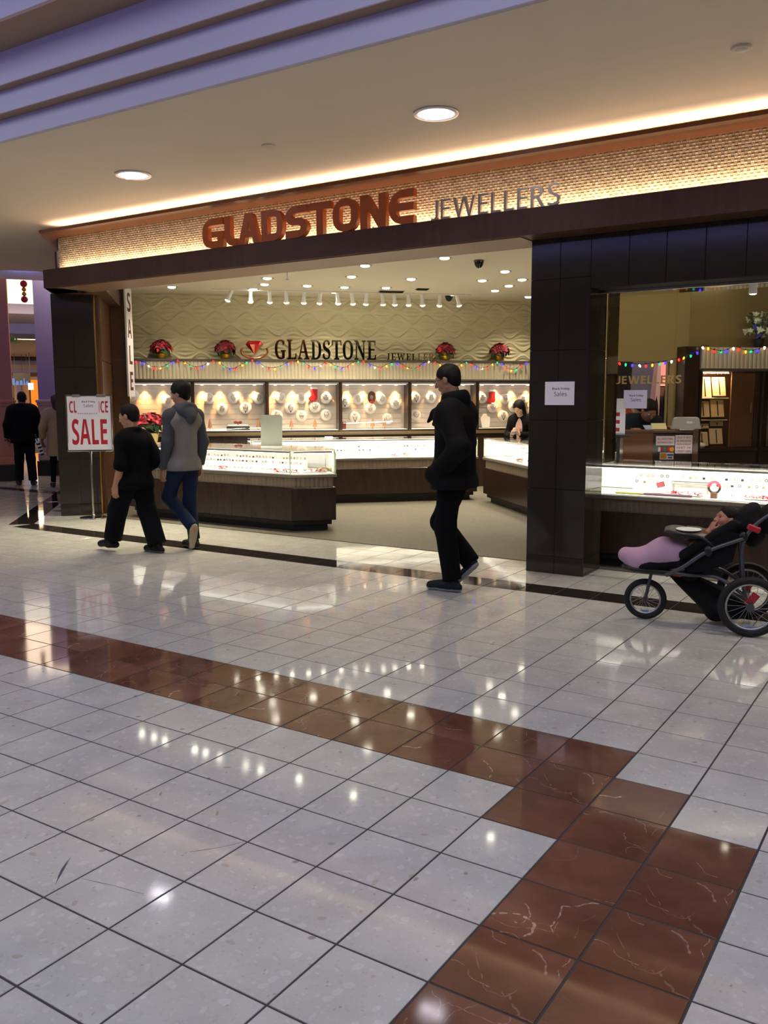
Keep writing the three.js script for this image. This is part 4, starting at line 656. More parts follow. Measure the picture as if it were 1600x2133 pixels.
{ // tall banner beside the wood wing, almost edge-on
  const t = thing('sale_banner', 'tall white banner reading SALE down its face, hung at the wood wing', 'banner', W(-0.95, -13.98, 0), Q + 1.42);
  obj('panel', box(-0.2, 0.2, 1.58, 3.2, -0.012, 0.012, 0.002), M.paper, t);
  const dr = (x, w, h) => { x.fillStyle = '#f1eff4'; x.fillRect(0, 0, w, h); [...'SALE'].forEach((c, i) => txt(x, c, w / 2, h * (0.14 + i * 0.24), h * 0.24, '#5b1722', 'sans-serif', 'bold', w * 0.66)); };
  obj('print', new THREE.PlaneGeometry(0.4, 1.62).translate(0, 2.39, 0.0135), std({ map: printed(256, 1037, dr), roughness: 0.7 }), t); obj('rail', box(-0.21, 0.21, 3.19, 3.225, -0.016, 0.016, 0.004), M.steel, t);
}
// ------------------------------------------------------------------ poinsettias
function petal(L, w, cup, fold = 0.25) {                    // pointed leaf along +x, a ridge down the middle
  const P = [], I = [], n = 5; let k = 0;
  for (let i = 0; i <= n; i++) { const t = i / n, hw = w * Math.pow(Math.sin(Math.PI * Math.min(1, 0.06 + t * 0.94)), 0.8) * (1 - 0.25 * t), y = cup * t * t * L; for (const s of [-1, 0, 1]) P.push(t * L, y + (s ? fold * hw : 0), s * hw); }
  for (let i = 0; i < n; i++) for (const o of [0, 1]) { const a = i * 3 + o; I.push(a, a + 1, a + 3, a + 1, a + 4, a + 3); }
  const g = new THREE.BufferGeometry(); g.setAttribute('position', new THREE.BufferAttribute(new Float32Array(P), 3)); g.setIndex(I); g.computeVertexNormals(); return uvm(g);
}
function flower(r, n, tilt) { const out = []; for (let i = 0; i < n; i++) { const lay = i % 2, g = petal(r * (lay ? 0.72 : 1) * rr(0.85, 1.1), r * 0.27, -0.25); g.rotateZ(lay ? 0.55 : 0.18); g.rotateY(i / n * 6.283 + rr(-0.15, 0.15)); out.push(g); } return out; }
function orient(g, dir) { return g.applyQuaternion(new THREE.Quaternion().setFromUnitVectors(new THREE.Vector3(0, 1, 0), new THREE.Vector3(...dir).normalize())); }
function poinsettia(label, pos, turn, scale, big) {
  const t = thing('poinsettia', label, 'plant', pos, turn), red = [], dark = [], R = 0.15 * scale;
  const ph = big ? 1 : 0.6; obj('pot', lathe([[0, 0.001], [0.055 * scale, 0.001], [0.06 * scale, 0.01], [0.075 * scale, 0.1 * scale * ph], [0.082 * scale, 0.105 * scale * ph], [0.078 * scale, 0.115 * scale * ph], [0.06 * scale, 0.1 * scale * ph], [0, 0.1 * scale * ph]], 24), big ? std({ color: 0xc9b070, roughness: 0.4, metalness: 0.4 }) : M.foil, t);
  if (!big) { const w = []; for (let k = 0; k < 9; k++) w.push(petal(0.09 * scale, 0.035 * scale, 0.5).rotateZ(0.9).rotateY(k * 0.7).translate(0.03 * scale * Math.cos(-k * 0.7), 0.04 * scale, 0.03 * scale * Math.sin(k * 0.7) * -1)); obj('foil_wrap', w, M.foil, t); }
  const st = [], lf = []; const heads = big ? 17 : 15;
  for (let k = 0; k < heads; k++) {
    const a = k * 2.4, q = Math.sqrt((k + 0.5) / heads), d = [Math.cos(a) * q * 1.05, 1.15 - 0.75 * q, Math.sin(a) * q * 1.05], c = [d[0] * R * (big ? 1.15 : 0.78), (big ? 0.17 : 0.085) * scale + R * (big ? 0.85 : 0.95) * d[1], d[2] * R * (big ? 0.9 : 0.75)];
    st.push(bar([0, 0.1 * scale, 0], c, 0.004 * scale, 5));
    for (const g of flower(R * (big ? 0.52 : 0.62), big ? 9 : 8)) { orient(g, d).translate(...c); (big ? red : rnd() < 0.2 ? red : dark).push(g); }
    for (let m = 0; m < 2; m++) lf.push(orient(petal(R * 0.75, R * 0.2, -0.3).rotateZ(-0.1).rotateY(rr(0, 6.28)), d).translate(c[0] * 0.9, c[1] - 0.025 * scale, c[2] * 0.9));
  }
  obj('stem', st, M.leaf, t); obj('leaf', lf, M.leaf, t, 'stuff');
  if (big) red.forEach((g, i) => obj('bract', g, i % 3 ? M.bract : M.bractDark, t)); else { obj('bract', red, M.bract, t, 'stuff'); obj('bract', dark, M.bractDark, t, 'stuff'); }
  return t;
}
const SHY = 2.186;
poinsettia('red poinsettia in gold foil at the left end of the shelf', W(-0.52, PB - 0.1, SHY), 0.3, 1.22);
poinsettia('compact red poinsettia in gold foil beside the ring emblem', W(0.5, PB - 0.1, SHY), 1.2, 1.22);
poinsettia('sparse red poinsettia on the shelf beside the word JEWELLERS', W(4.24, PB - 0.1, SHY), 2.1, 1.22);
poinsettia('red poinsettia in gold foil at the right end of the shelf', W(5.22, PB - 0.1, SHY), 0.8, 1.22);
poinsettia('large bright red poinsettia in a gold pot on the counter between the boys', [-8.95, 0.955, -8.12], 0.9, 1.3, true);
// ------------------------------------------------------------------ coloured light strings
const BULB = { red: [0xff2b1c, 2.2], yellow: [0xffb52e, 2.2], green: [0x19d488, 1.6], blue: [0x3a2cff, 3], white: [0xfff2d8, 2.6] };
for (const k in BULB) BULB[k] = lamp(...BULB[k]);
const bulbG = lathe([[0, -0.03], [0.008, -0.024], [0.0115, -0.01], [0.0095, 0.0], [0.006, 0.004], [0, 0.004]], 8), socketG = new THREE.CylinderGeometry(0.006, 0.007, 0.016, 6).translate(0, 0.01, 0);
function lightString(label, pts, spots, turn = 0) {
  const t = thing('light_string', label, 'string lights'); obj('wire', tube(pts, 0.0035, pts.length * 6, 4), M.wire, t);
  for (const [p, c, s = 1, a = 0] of spots) { const b = obj('bulb', bulbG, BULB[c], t); b.position.set(...p); b.rotation.set(a * 0.7, rr(0, 6), a); b.scale.setScalar(s); const k = obj('socket', socketG, M.wire, b); }
  return t;
}
{ // along the shelf: bulbs of five colours, drooping loops
  const px = [[-0.95, 2.16], [-0.8, 2.13], [-0.66, 2.06], [-0.52, 2.05], [-0.38, 2.12], [-0.27, 2.17], [-0.13, 2.12], [0.0, 2.06], [0.14, 2.08], [0.26, 2.15], [0.36, 2.17], [0.48, 2.06], [0.6, 2.03], [0.74, 2.09], [0.9, 2.18], [1.0, 2.16], [1.12, 2.07], [1.3, 2.05], [1.5, 2.13], [1.6, 2.17], [1.75, 2.15], [1.9, 2.06], [2.05, 2.09], [2.16, 2.15], [2.3, 2.08], [2.46, 2.06], [2.6, 2.14], [2.75, 2.17], [2.92, 2.1], [3.05, 2.06], [3.2, 2.12], [3.34, 2.15], [3.5, 2.08], [3.66, 2.05], [3.8, 2.13], [3.94, 2.18], [4.08, 2.14], [4.22, 2.06], [4.4, 2.08], [4.55, 2.16], [4.7, 2.12], [4.82, 2.06], [4.96, 2.09], [5.1, 2.17], [5.22, 2.15], [5.34, 2.05], [5.46, 2.04], [5.6, 2.14], [5.74, 2.16], [5.9, 2.08]];
  const pts = px.map(([s, y]) => W(s, PB + 0.045, y)); const C = ['red', 'blue', 'white', 'red', 'yellow', 'green', 'blue', 'red', 'yellow', 'green'], sp = [];
  const cv = new THREE.CatmullRomCurve3(pts.map((p) => new THREE.Vector3(...p))), N = 74; for (let i = 0; i < N; i++) { const p = cv.getPointAt((i + 0.4) / N); sp.push([[p.x + 0.006, p.y - 0.012, p.z + 0.006], C[i % 10], rr(1.15, 1.4), rr(-1.2, 1.2)]); }
  lightString('long string of coloured bulbs looped along the shelf over the wall cases', pts, sp);
}
// ------------------------------------------------------------------ things in and on the counters
{
  const G = 'white jewellery trays in the counters';
  const pad = () => { const t = thing('jewellery_tray', '', 'jewellery tray'); obj('tray', box(-0.16, 0.16, 0, 0.014, -0.07, 0.07, 0.004), M.velvet, t); for (let r = 0; r < 2; r++) for (let k = 0; k < 7; k++) { const g = mv(new THREE.TorusGeometry(0.009, 0.0022, 5, 10), -0.13 + k * 0.043, 0.022, -0.035 + r * 0.07); obj('ring', g, k % 3 ? M.neck : M.darkNeck, t); } return t; };
  const p0 = pad(), spots = [];
  for (let k = 0; k < 5; k++) spots.push([[-8.75 + k * 0.46, 0.679, -8.1], 0, ['first', 'second', 'third', 'fourth', 'fifth'][k] + ' ring tray in the boys\' counter']);
  for (let k = 0; k < 7; k++) spots.push([W(1.05 + k * 0.45, -13.0, 0.679), Q, ['first', 'second', 'third', 'fourth', 'fifth', 'sixth', 'seventh'][k] + ' ring tray in the back counter']);
  for (let k = 0; k < 5; k++) spots.push([W(4.4, -12.2 + k * 0.55, 0.679), Q + Math.PI / 2, ['first', 'second', 'third', 'fourth', 'fifth'][k] + ' ring tray in the assistant\'s counter']);
  for (let k = 0; k < 4; k++) spots.push([[-1.75 + k * 0.42, 0.679, -8.06], 0, ['first', 'second', 'third', 'fourth'][k] + ' ring tray in the window counter']);
  spots.forEach(([p, r, l], i) => { if (!i) { p0.position.set(...p); p0.userData.label = 'white velvet tray, ' + l; p0.userData.group = G; } else copy(p0, p, r, 'white velvet tray, ' + l, G); });
  const spray = (label, pos, turn, L, n, cols) => { const t = thing('flower_garland', label, 'garland', pos, turn); const g = { }; for (let k = 0; k < n; k++) { const x = rr(-L / 2, L / 2), c = cols[k % cols.length]; for (const q of flower(rr(0.022, 0.034), 5)) (g[c] ??= []).push(q.rotateX(rr(-0.5, 0.8)).rotateY(rr(0, 6)).translate(x, 0.014 + rr(0, 0.03), rr(-0.025, 0.025))); } for (const c in g) obj(c === 'leaf' ? 'leaf' : 'bloom', g[c], M[c], t, 'stuff'); obj('stem', bar([-L / 2, 0.008, 0], [L / 2, 0.008, 0], 0.004, 6), M.leaf, t); };
  M.pinkBloom = std({ color: 0xe46a76, roughness: 0.6, side: THREE.DoubleSide }); M.yellowBloom = std({ color: 0xc9b322, roughness: 0.6, side: THREE.DoubleSide });
  spray('red and pink flower garland in the cut corner of the boys\' counter', [-6.62, 0.679, -8.05], 0.0, 0.42, 22, ['bract', 'pinkBloom', 'leaf', 'bract']);
  spray('short red flower spray at the right end of the boys\' counter', [-6.3, 0.679, -8.22], Q, 0.26, 14, ['bract', 'pinkBloom', 'leaf']);
  spray('yellow and green flower bunch behind the cut corner glass', [-6.34, 0.679, -8.42], Q, 0.2, 18, ['yellowBloom', 'leaf', 'yellowBloom']);
  spray('red flower spray at the front of the boys\' counter, left of centre', [-7.6, 0.679, -8.03], 0, 0.14, 8, ['bract']);
  spray('red flower spray on the back counter deck beside the man', W(3.0, -12.9, 0.679), Q, 0.3, 16, ['bract', 'bract', 'bractDark']);
  spray('red flower spray in the assistant\'s counter, upper one', W(4.27, -11.3, 0.679), Q + Math.PI / 2, 0.22, 10, ['bract', 'leaf']);
  spray('red flower spray in the assistant\'s counter, near the pier', W(4.27, -10.1, 0.679), Q + Math.PI / 2, 0.2, 10, ['bract']);
  spray('large red flower spray in the window counter, left of the ring wreath', [-1.98, 0.679, -7.92], 0, 0.26, 22, ['bract', 'bract', 'bractDark']);
  spray('red flower spray in the window counter above the stroller', [-1.39, 0.679, -7.92], 0, 0.2, 14, ['bract', 'bract', 'pinkBloom']);
  const w = thing('wreath_stand', 'small red and dark wreath on a block in the window counter', 'wreath', [-1.745, 0.679, -7.94]); obj('ring', mv(new THREE.TorusGeometry(0.047, 0.011, 8, 24), 0, 0.095, 0), M.darkNeck, w); const bl = []; for (let k = 0; k < 9; k++) { const a = 0.3 + k * 0.32; bl.push(...flower(0.02, 5).map((g) => g.rotateX(1.2).translate(0.047 * Math.cos(a), 0.095 + 0.047 * Math.sin(a), 0.012))); } obj('bloom', bl, M.bract, w, 'stuff'); obj('block', box(-0.028, 0.028, 0, 0.05, -0.02, 0.02, 0.004), M.wood, w);
  const wp2 = thing('display_strip', 'flat dark and olive strip lying in the window counter', 'display strip', [-2.28, 0.679, -7.9]); obj('strip', box(-0.32, -0.06, 0, 0.016, -0.02, 0.02, 0.003), std({ color: 0x8c8433, roughness: 0.5 }), wp2); obj('band', box(-0.06, 0.36, 0, 0.02, -0.02, 0.02, 0.003), std({ color: 0x5b3a4a, roughness: 0.5 }), wp2);
  const cu = thing('cushion_display', 'white cushion with dark red card in the window counter', 'cushion', [-2.28, 0.679, -8.1], 0.2); obj('cushion', ball(0.08, 0, 0.04, 0, 1.2, 0.5, 0.7, 18, 10), M.velvet, cu); obj('card', mv(cb(0.07, 0.05, 0.006, 0.002), 0.03, 0.085, 0.04, 0, -0.5, 0.3), M.bractDark, cu);
  const bracelet = thing('bracelet_bar', 'grey bracelet bar standing in the window counter', 'jewellery display', [-2.0, 0.679, -8.16]); obj('bar', bar([-0.17, 0.1, 0], [0.17, 0.1, 0], 0.016, 14), M.steel, bracelet); for (const s of [-1, 1]) obj('leg', bar([s * 0.15, 0, 0], [s * 0.15, 0.1, 0], 0.01, 10), M.steel, bracelet);
  // flip mirror and small things on top
  const mr = thing('counter_mirror', 'frosted countertop mirror panel standing on the boys\' counter', 'mirror', [-7.12, 0.955, -8.4], 0.62); obj('foot', box(-0.13, 0.13, 0, 0.012, -0.07, 0.07, 0.004), M.whitePaint, mr);
  const shp = new THREE.Shape(); shp.moveTo(-0.13, 0.0); shp.lineTo(0.13, 0); shp.lineTo(0.13, 0.36); shp.lineTo(0.11, 0.38); shp.lineTo(-0.11, 0.38); shp.lineTo(-0.13, 0.36); obj('panel', uvm(mv(new THREE.ExtrudeGeometry(shp, { depth: 0.006, bevelEnabled: true, bevelSize: 0.002, bevelThickness: 0.002, bevelSegments: 1 }), 0, 0.012, 0, 0, -0.12)), std({ color: 0xcfd3bd, roughness: 0.25 }), mr);
  const pl = thing('tag_slip', 'white paper slip lying on the back counter', 'paper', W(1.95, -13.2, 0.955), Q); obj('sheet', box(-0.06, 0.06, 0, 0.004, -0.03, 0.03, 0.001), M.paper, pl); obj('fold', mv(cb(0.12, 0.002, 0.03, 0.0008), 0, 0.012, -0.02, 0, 0.5), M.paper, pl);
}
// ------------------------------------------------------------------ shop window and the room seen through it
{
  const win = struct('window_1', box(-2.66, 1.3, 0.955, 2.458, -7.528, -7.52, 0.001), M.glass);
  obj('window_frame', [box(-2.66, 1.3, 2.43, 2.458, -7.56, -7.49)], M.chrome, win);
  obj('window_sill', [box(-2.66, 1.3, 0.955, 0.962, -7.545, -7.5, 0.002)], M.steel, win);
  struct('trim_1', box(-2.655, -2.645, 0.965, 2.45, -7.98, -7.69, 0.002), M.mirror);
  struct('window_soffit', box(-2.66, 1.3, 2.45, 2.47, -7.95, -7.56, 0.002), M.mirror);
  M.goldPaint = std({ color: 0xcdaa62, roughness: 0.35 });
  const g = thing('window_lettering', 'gold capitals reading JEWELLERS on the shop window glass', 'lettering', [-2.5, 1.665, -7.517]); let x = 0; const parts = [];
  for (const c of 'JEWELLERS') { const { g: q, w } = capital(c, sansB, 0.068, 0.0015, 5); parts.push([q, x]); x += w + 0.012; }
  for (const [q, gx] of parts) { q.scale(0.56 / x, 1, 1); q.translate(gx * 0.56 / x, 0, 0); obj('letter', uvm(q), M.goldPaint, g); }
  const sb = thing('sale_board', 'white board with red letters seen nearly edge-on behind the window\'s left edge', 'sign', [-2.87, 1.18, -8.62], 0.45); obj('board', box(-0.02, 0.1, 0, 0.36, -0.005, 0.005, 0.001), M.paper, sb);
  obj('print', new THREE.PlaneGeometry(0.12, 0.36).translate(0.04, 0.18, 0.0065), std({ map: printed(128, 384, (c, W2, H2) => { c.fillStyle = '#efedf2'; c.fillRect(0, 0, W2, H2); c.fillStyle = '#b71c2b'; for (let k = 0; k < 3; k++) c.fillRect(0, H2 * (0.38 + 0.21 * k), W2 * 0.55, H2 * 0.1); c.fillRect(W2 * 0.1, H2 * 0.06, W2 * 0.14, H2 * 0.18); }), roughness: 0.7 }), sb); obj('foot', box(-0.06, 0.14, -0.02, 0, -0.06, 0.06), M.black, sb); obj('post', bar([0.04, -1.179, 0], [0.04, -0.02, 0], 0.015, 10), M.black, sb);
  [[-1.47, 'white spot lamp under the window soffit above the watch cabinets'], [-0.5, 'unseen white spot lamp under the window soffit, right of the first'], [0.5, 'unseen white spot lamp at the right end of the window soffit']].forEach(([x, l]) => { const t = thing('window_spot', l, 'spot lamp', [x, 2.45, -7.72]); obj('housing', mv(lathe([[0, 0], [0.03, 0], [0.032, -0.05], [0.036, -0.07], [0, -0.055]], 18), 0, 0, 0, 0, 0.2), M.whitePaint, t); obj('lamp', ball(0.03, 0, -0.066, -0.013, 1, 0.5, 1, 14, 8), M.lens, t); spot(0xfff2dc, 6, [x, 2.34, -7.72], [x, 0, -7.3], 0.85, 0.9, 2); });  // second and third lamp are out of view, lighting counter and floor
  // olive wall with a doorway to the next shop
  const PO = -10.1;
  struct('wall_olive', onW(box(4.86, 5.02, 0, SHOP, PO - 0.12, PO, 0.004)), M.olive); struct('wall_olive', onW(box(5.02, 5.83, 1.985, SHOP, PO - 0.12, PO, 0.004)), M.olive); struct('wall_olive', onW(box(5.83, 6.02, 0, SHOP, PO - 0.12, PO, 0.004)), M.olive);
  struct('wall_olive_upper', onW(box(6.02, 9.2, 2.1, SHOP, PO - 0.5, PO - 0.32, 0.004)), M.olive); struct('wall_olive_return', onW(box(6.0, 6.04, 0, SHOP, PO - 0.5, PO - 0.1, 0)), M.olive);
  struct('wall_next_shop', onW(box(5.3, 8.6, 0, SHOP, PO - 2.3, PO - 2.2, 0)), M.mallWall);
  const po = thing('poster_board', 'big poster board of black, grey, orange and pink slants beyond the doorway', 'poster', W(6.02, PO - 1.2, 0), Q);
  obj('board', box(-0.36, 0.3, 0.7, 2.12, -0.02, 0.0, 0.003), M.black, po);
  obj('print', new THREE.PlaneGeometry(0.66, 1.42).translate(-0.03, 1.41, 0.002), (() => { const t = printed(330, 710, (c, w2, h2) => { c.fillStyle = '#6c6570'; c.fillRect(0, 0, w2, h2); const poly = (f, p) => { c.fillStyle = f; c.beginPath(); p.forEach(([a, b], i) => i ? c.lineTo(a * w2, b * h2) : c.moveTo(a * w2, b * h2)); c.fill(); }; poly('#14110f', [[0, 0], [0.36, 0], [0.32, 0.34], [0.1, 0.55], [0, 1]]); poly('#9a3d17', [[0.14, 0.5], [0.46, 0.36], [0.28, 0.7], [0.2, 1], [0, 1]]); poly('#b98a86', [[0.86, 0], [1, 0], [1, 1], [0.66, 1]]); poly('#e7b9a6', [[0.94, 0], [1, 0], [1, 0.5], [0.86, 0.7]]); }); return std({ map: t, roughness: 0.7, emissive: 0xffffff, emissiveMap: t, emissiveIntensity: 0.22 }); })(), po);  // faint glow put into the print so the poster looks lit
  obj('foot', [box(-0.34, 0.28, 0, 0.03, -0.12, 0.12), box(-0.05, 0, 0, 0.8, -0.06, -0.03)], M.black, po);
  const rk = thing('clothes_rack', 'rack of dark garments under a pink light beyond the doorway', 'clothes rack', W(6.52, PO - 1.3, 0), Q); obj('rail', bar([-0.3, 1.75, 0], [0.34, 1.75, 0], 0.012), M.chrome, rk); for (const s of [-0.3, 0.34]) obj('upright', bar([s, 0, 0], [s, 1.76, 0], 0.014), M.chrome, rk);
  for (let k = 0; k < 7; k++) obj('garment', mv(lathe([[0, 0.6], [0.05, 0.61], [0.075, 0.9], [0.07, 1.4], [0.05, 1.55], [0.01, 1.6], [0, 1.72]], 10).scale(0.6, 1, 2), -0.25 + k * 0.088, rr(-0.03, 0.03), 0), k === 3 ? M.greyFrame : M.black, rk);
  const pk = thing('glow_panel', 'pink glowing panel above the dark garments', 'light panel', W(6.85, PO - 1.9, 1.72), Q); obj('panel', box(-0.3, 0.3, 0, 0.42, 0, 0.03, 0.004), lamp(0xff9484, 1.0), pk); obj('edge', box(-0.32, 0.32, -0.02, 0, 0, 0.04, 0.004), M.chrome, pk);
  area(0.6, 0.4, 0xff9a88, 5, W(6.85, PO - 1.84, 1.95), W(6.2, PO - 0.6, 1.4)); area(1.2, 0.5, 0xfff0e0, 6, W(6.1, PO - 0.5, 3.1), W(6.1, PO - 1.2, 1.2));  // light of the pink panel, then an unseen light on the poster
  // lit watch cabinets with fluted band
  const PC = -9.9, x0 = 6.08;
  struct('pillar_wood', onW(box(5.86, 6.06, 0, 2.165, PC - 0.4, PC - 0.005, 0.004)), M.darkWood);
  const band = struct('trim_fluted', onW(flutes([[x0, PC + 0.01], [9.1, PC + 0.01]], 1.9, 2.15, 0.058, -0.014)), M.flute); obj('backing', onW(box(x0, 9.1, 1.88, 2.16, PC - 0.4, PC)), M.flute, band); obj('lower_rail', onW(box(x0, 9.1, 1.865, 1.9, PC - 0.05, PC + 0.03)), M.greyFrame, band);
  const tray = (w2, h2) => cb(w2, h2, 0.02, 0.004);
  M.tray = std({ color: 0xd8b991, roughness: 0.5 });
  for (let n = 0; n < 3; n++) {
    const t = thing('watch_cabinet', ['brown cabinet with warm lit left half of stacked trays, beside the wood pillar', 'brown cabinet with glass ornaments behind wooden doors at the right edge', 'brown cabinet beyond the right edge of the window'][n], 'cabinet', W(x0 + n * 0.86, PC, 0), Q), w2 = 0.82;
    obj('carcass', [box(0, w2, 0.88, 0.92, -0.4, 0.02), box(0, 0.03, 0.92, 1.87, -0.4, 0.0), box(w2 - 0.06, w2, 0.92, 1.87, -0.4, 0.0)], M.darkWood, t); obj('base', box(0, w2, 0.0, 0.88, -0.4, 0.0), M.darkWood, t); obj('back_panel', box(0.03, w2 - 0.06, 0.92, 1.87, -0.4, -0.38), M.wood, t);
    obj('pane', box(0.03, n ? 0.1 : 0.42, 0.92, 1.86, -0.012, -0.008, 0.001), M.glass, t);
    const d = obj('door', box(n ? 0.1 : 0.43, w2 - 0.07, 0.93, 1.86, -0.03, -0.005), M.wood, t); obj('handle', bar([n ? 0.13 : w2 - 0.12, 1.36, 0.015], [n ? 0.13 : w2 - 0.12, 1.48, 0.015], 0.007, 8), M.steel, d); obj('door_panel', box(n ? 0.15 : 0.48, w2 - 0.15, 0.97, 1.34, -0.006, 0.0), M.wood, d);
    if (!n) {
      for (const [px, py, ww, hh] of [[0.09, 1.67, 0.18, 0.26], [0.29, 1.68, 0.18, 0.24], [0.08, 1.4, 0.18, 0.2], [0.28, 1.41, 0.18, 0.22], [0.08, 1.19, 0.18, 0.06], [0.28, 1.22, 0.18, 0.06], [0.08, 1.03, 0.18, 0.18], [0.28, 1.06, 0.18, 0.2]]) { const b = obj('tray', mv(tray(ww, hh), px + 0.035, py, -0.12, 0, -0.2), M.tray, t); obj('rib', mv(cb(0.012, hh - 0.03, 0.012, 0.003), px + 0.035, py, -0.105, 0, -0.2), M.darkWood, b); }
      for (const py of [1.53, 1.26]) obj('shelf', box(0.03, 0.42, py, py + 0.012, -0.36, -0.04, 0.002), M.glassEdge, t);
      const led = obj('light_strip', box(0.05, 0.4, 1.845, 1.855, -0.05, -0.03, 0.002), M.puck, t); area(0.35, 0.05, 0xffca96, 110, W(x0 + 0.22, PC - 0.03, 1.84), W(x0 + 0.22, PC - 0.2, 1.2));
      const fl = thing('flower_garland', 'red flower spray lying in the warm lit cabinet', 'garland', W(x0 + 0.32, PC - 0.09, 0.922), Q); obj('bloom', [...Array(10)].flatMap(() => flower(0.025, 5).map((q) => q.translate(rr(-0.1, 0.08), 0.012, rr(-0.03, 0.03)))), M.bract, fl, 'stuff'); obj('stem', bar([-0.1, 0.006, 0], [0.08, 0.006, 0], 0.004), M.leaf, fl);
      const bx = thing('cushion_display', 'pale pillow display at the left of the warm lit cabinet', 'cushion', W(x0 + 0.1, PC - 0.09, 0.92), Q); obj('pillow', ball(0.06, 0, 0.032, 0, 1, 0.55, 0.6, 16, 10), M.velvet, bx); obj('ring', mv(new THREE.TorusGeometry(0.02, 0.003, 5, 12), 0, 0.075, 0), M.gold, bx);
    }
  }
  const desk = thing('cash_desk', 'brown cash desk with card signs on its front, behind the window counter', 'desk', [-2.7, 0, -9.78], 0.5);
  obj('body', box(-0.44, 0.3, 0, 1.16, -0.25, 0, 0.006), M.darkWood, desk); obj('top', box(-0.46, 0.33, 1.16, 1.19, -0.28, 0.015, 0.005), M.wood, desk); obj('side_panel', box(-0.44, -0.12, 0.55, 1.2, 0.0, 0.012, 0.004), std({ color: 0x7a4a22, roughness: 0.4 }), desk); obj('end_panel', box(0.3, 0.36, 0, 1.2, -0.25, 0.03, 0.004), M.wood, desk);
  const onDesk = (lx, y, lz = 0.0015) => { const v = new THREE.Vector3(lx, 0, lz + 0.012).applyAxisAngle(new THREE.Vector3(0, 1, 0), 0.5); return [-2.7 + v.x, y, -9.78 + v.z]; };
  const red = (lines, head) => (c, w2, h2) => { c.fillStyle = '#efe6ea'; c.fillRect(0, 0, w2, h2); lines.forEach((l, i) => txt(c, l, w2 / 2, h2 * (i + 0.7) / (lines.length + 0.4), h2 / (lines.length + 1.2), '#a8475a', 'sans-serif', 'bold', w2 * 0.84)); };
  sheet('counter_notice', 'small white card with two lines of red print on the cash desk', 'notice', 0.2, 0.1, red(['ALL SALES FINAL', 'EXCHANGE ONLY']), onDesk(0.01, 1.08), 0.5, 256);
  sheet('counter_notice', 'white card with five lines of red print on the cash desk', 'notice', 0.185, 0.2, red(['VALID ID MUST', 'BE PRESENTED', 'WHEN PAYING BY', 'DEBIT OR', 'CREDIT CARD']), onDesk(0.21, 1.04), 0.5, 256);
  sheet('card_sticker', 'red, teal and yellow payment card sticker on the cash desk', 'sticker', 0.17, 0.06, (c, w2, h2) => { c.fillStyle = '#5a3a2c'; c.fillRect(0, 0, w2, h2); c.fillStyle = '#d8d4da'; c.fillRect(0, h2 * 0.1, w2 * 0.16, h2 * 0.8); c.fillStyle = '#9c2330'; c.fillRect(w2 * 0.2, h2 * 0.1, w2 * 0.16, h2 * 0.8); c.fillStyle = '#2f7d78'; c.fillRect(w2 * 0.36, h2 * 0.1, w2 * 0.18, h2 * 0.8); c.fillStyle = '#c22'; c.beginPath(); c.arc(w2 * 0.72, h2 / 2, h2 * 0.42, 0, 7); c.fill(); c.fillStyle = '#ee9a1c'; c.beginPath(); c.arc(w2 * 0.88, h2 / 2, h2 * 0.42, 0, 7); c.fill(); }, onDesk(0.02, 0.985), 0.5, 256);
  sheet('card_sticker', 'yellow-brown and blue payment card sticker below the other on the desk', 'sticker', 0.15, 0.075, (c, w2, h2) => { c.fillStyle = '#d9d2c8'; c.fillRect(0, 0, w2, h2); c.fillStyle = '#c98a1e'; c.fillRect(w2 * 0.05, h2 * 0.1, w2 * 0.42, h2 * 0.8); c.fillStyle = '#3b4da0'; c.fillRect(w2 * 0.54, h2 * 0.2, w2 * 0.44, h2 * 0.26); c.fillRect(w2 * 0.6, h2 * 0.62, w2 * 0.3, h2 * 0.22); }, onDesk(0.03, 0.912), 0.5, 256);
  const mo = thing('monitor', 'pale monitor seen from behind on the cash desk', 'monitor', [-2.52, 1.19, -9.94], 0.5); obj('shell', mv(new THREE.ExtrudeGeometry((() => { const s = new THREE.Shape(); s.moveTo(-0.15, 0.02); s.lineTo(0.15, 0.02); s.lineTo(0.13, 0.12); s.quadraticCurveTo(0.12, 0.14, 0.1, 0.14); s.lineTo(-0.1, 0.14); s.quadraticCurveTo(-0.12, 0.14, -0.13, 0.12); return s; })(), { depth: 0.05, bevelEnabled: true, bevelSize: 0.006, bevelThickness: 0.006, bevelSegments: 2 }), 0, 0, 0), std({ color: 0xb9b5b0, roughness: 0.5 }), mo); obj('foot', box(-0.08, 0.08, 0, 0.016, -0.05, 0.08), std({ color: 0xb9b5b0, roughness: 0.5 }), mo); obj('label', box(-0.0, 0.06, 0.075, 0.095, 0.055, 0.0575, 0.001), M.paper, mo);
  const pp = thing('price_papers', 'pale yellow and blue papers lying on the cash desk', 'papers', [-2.82, 1.19, -9.88], 0.5); obj('folder', mv(cb(0.16, 0.01, 0.1, 0.002), 0.03, 0.04, 0, 0, 0.7), std({ color: 0xd8cf9a, roughness: 0.7 }), pp); obj('sheet', mv(cb(0.1, 0.006, 0.08, 0.002), -0.09, 0.03, 0.02, 0.3, 0.6), std({ color: 0xa9b7d8, roughness: 0.5 }), pp);
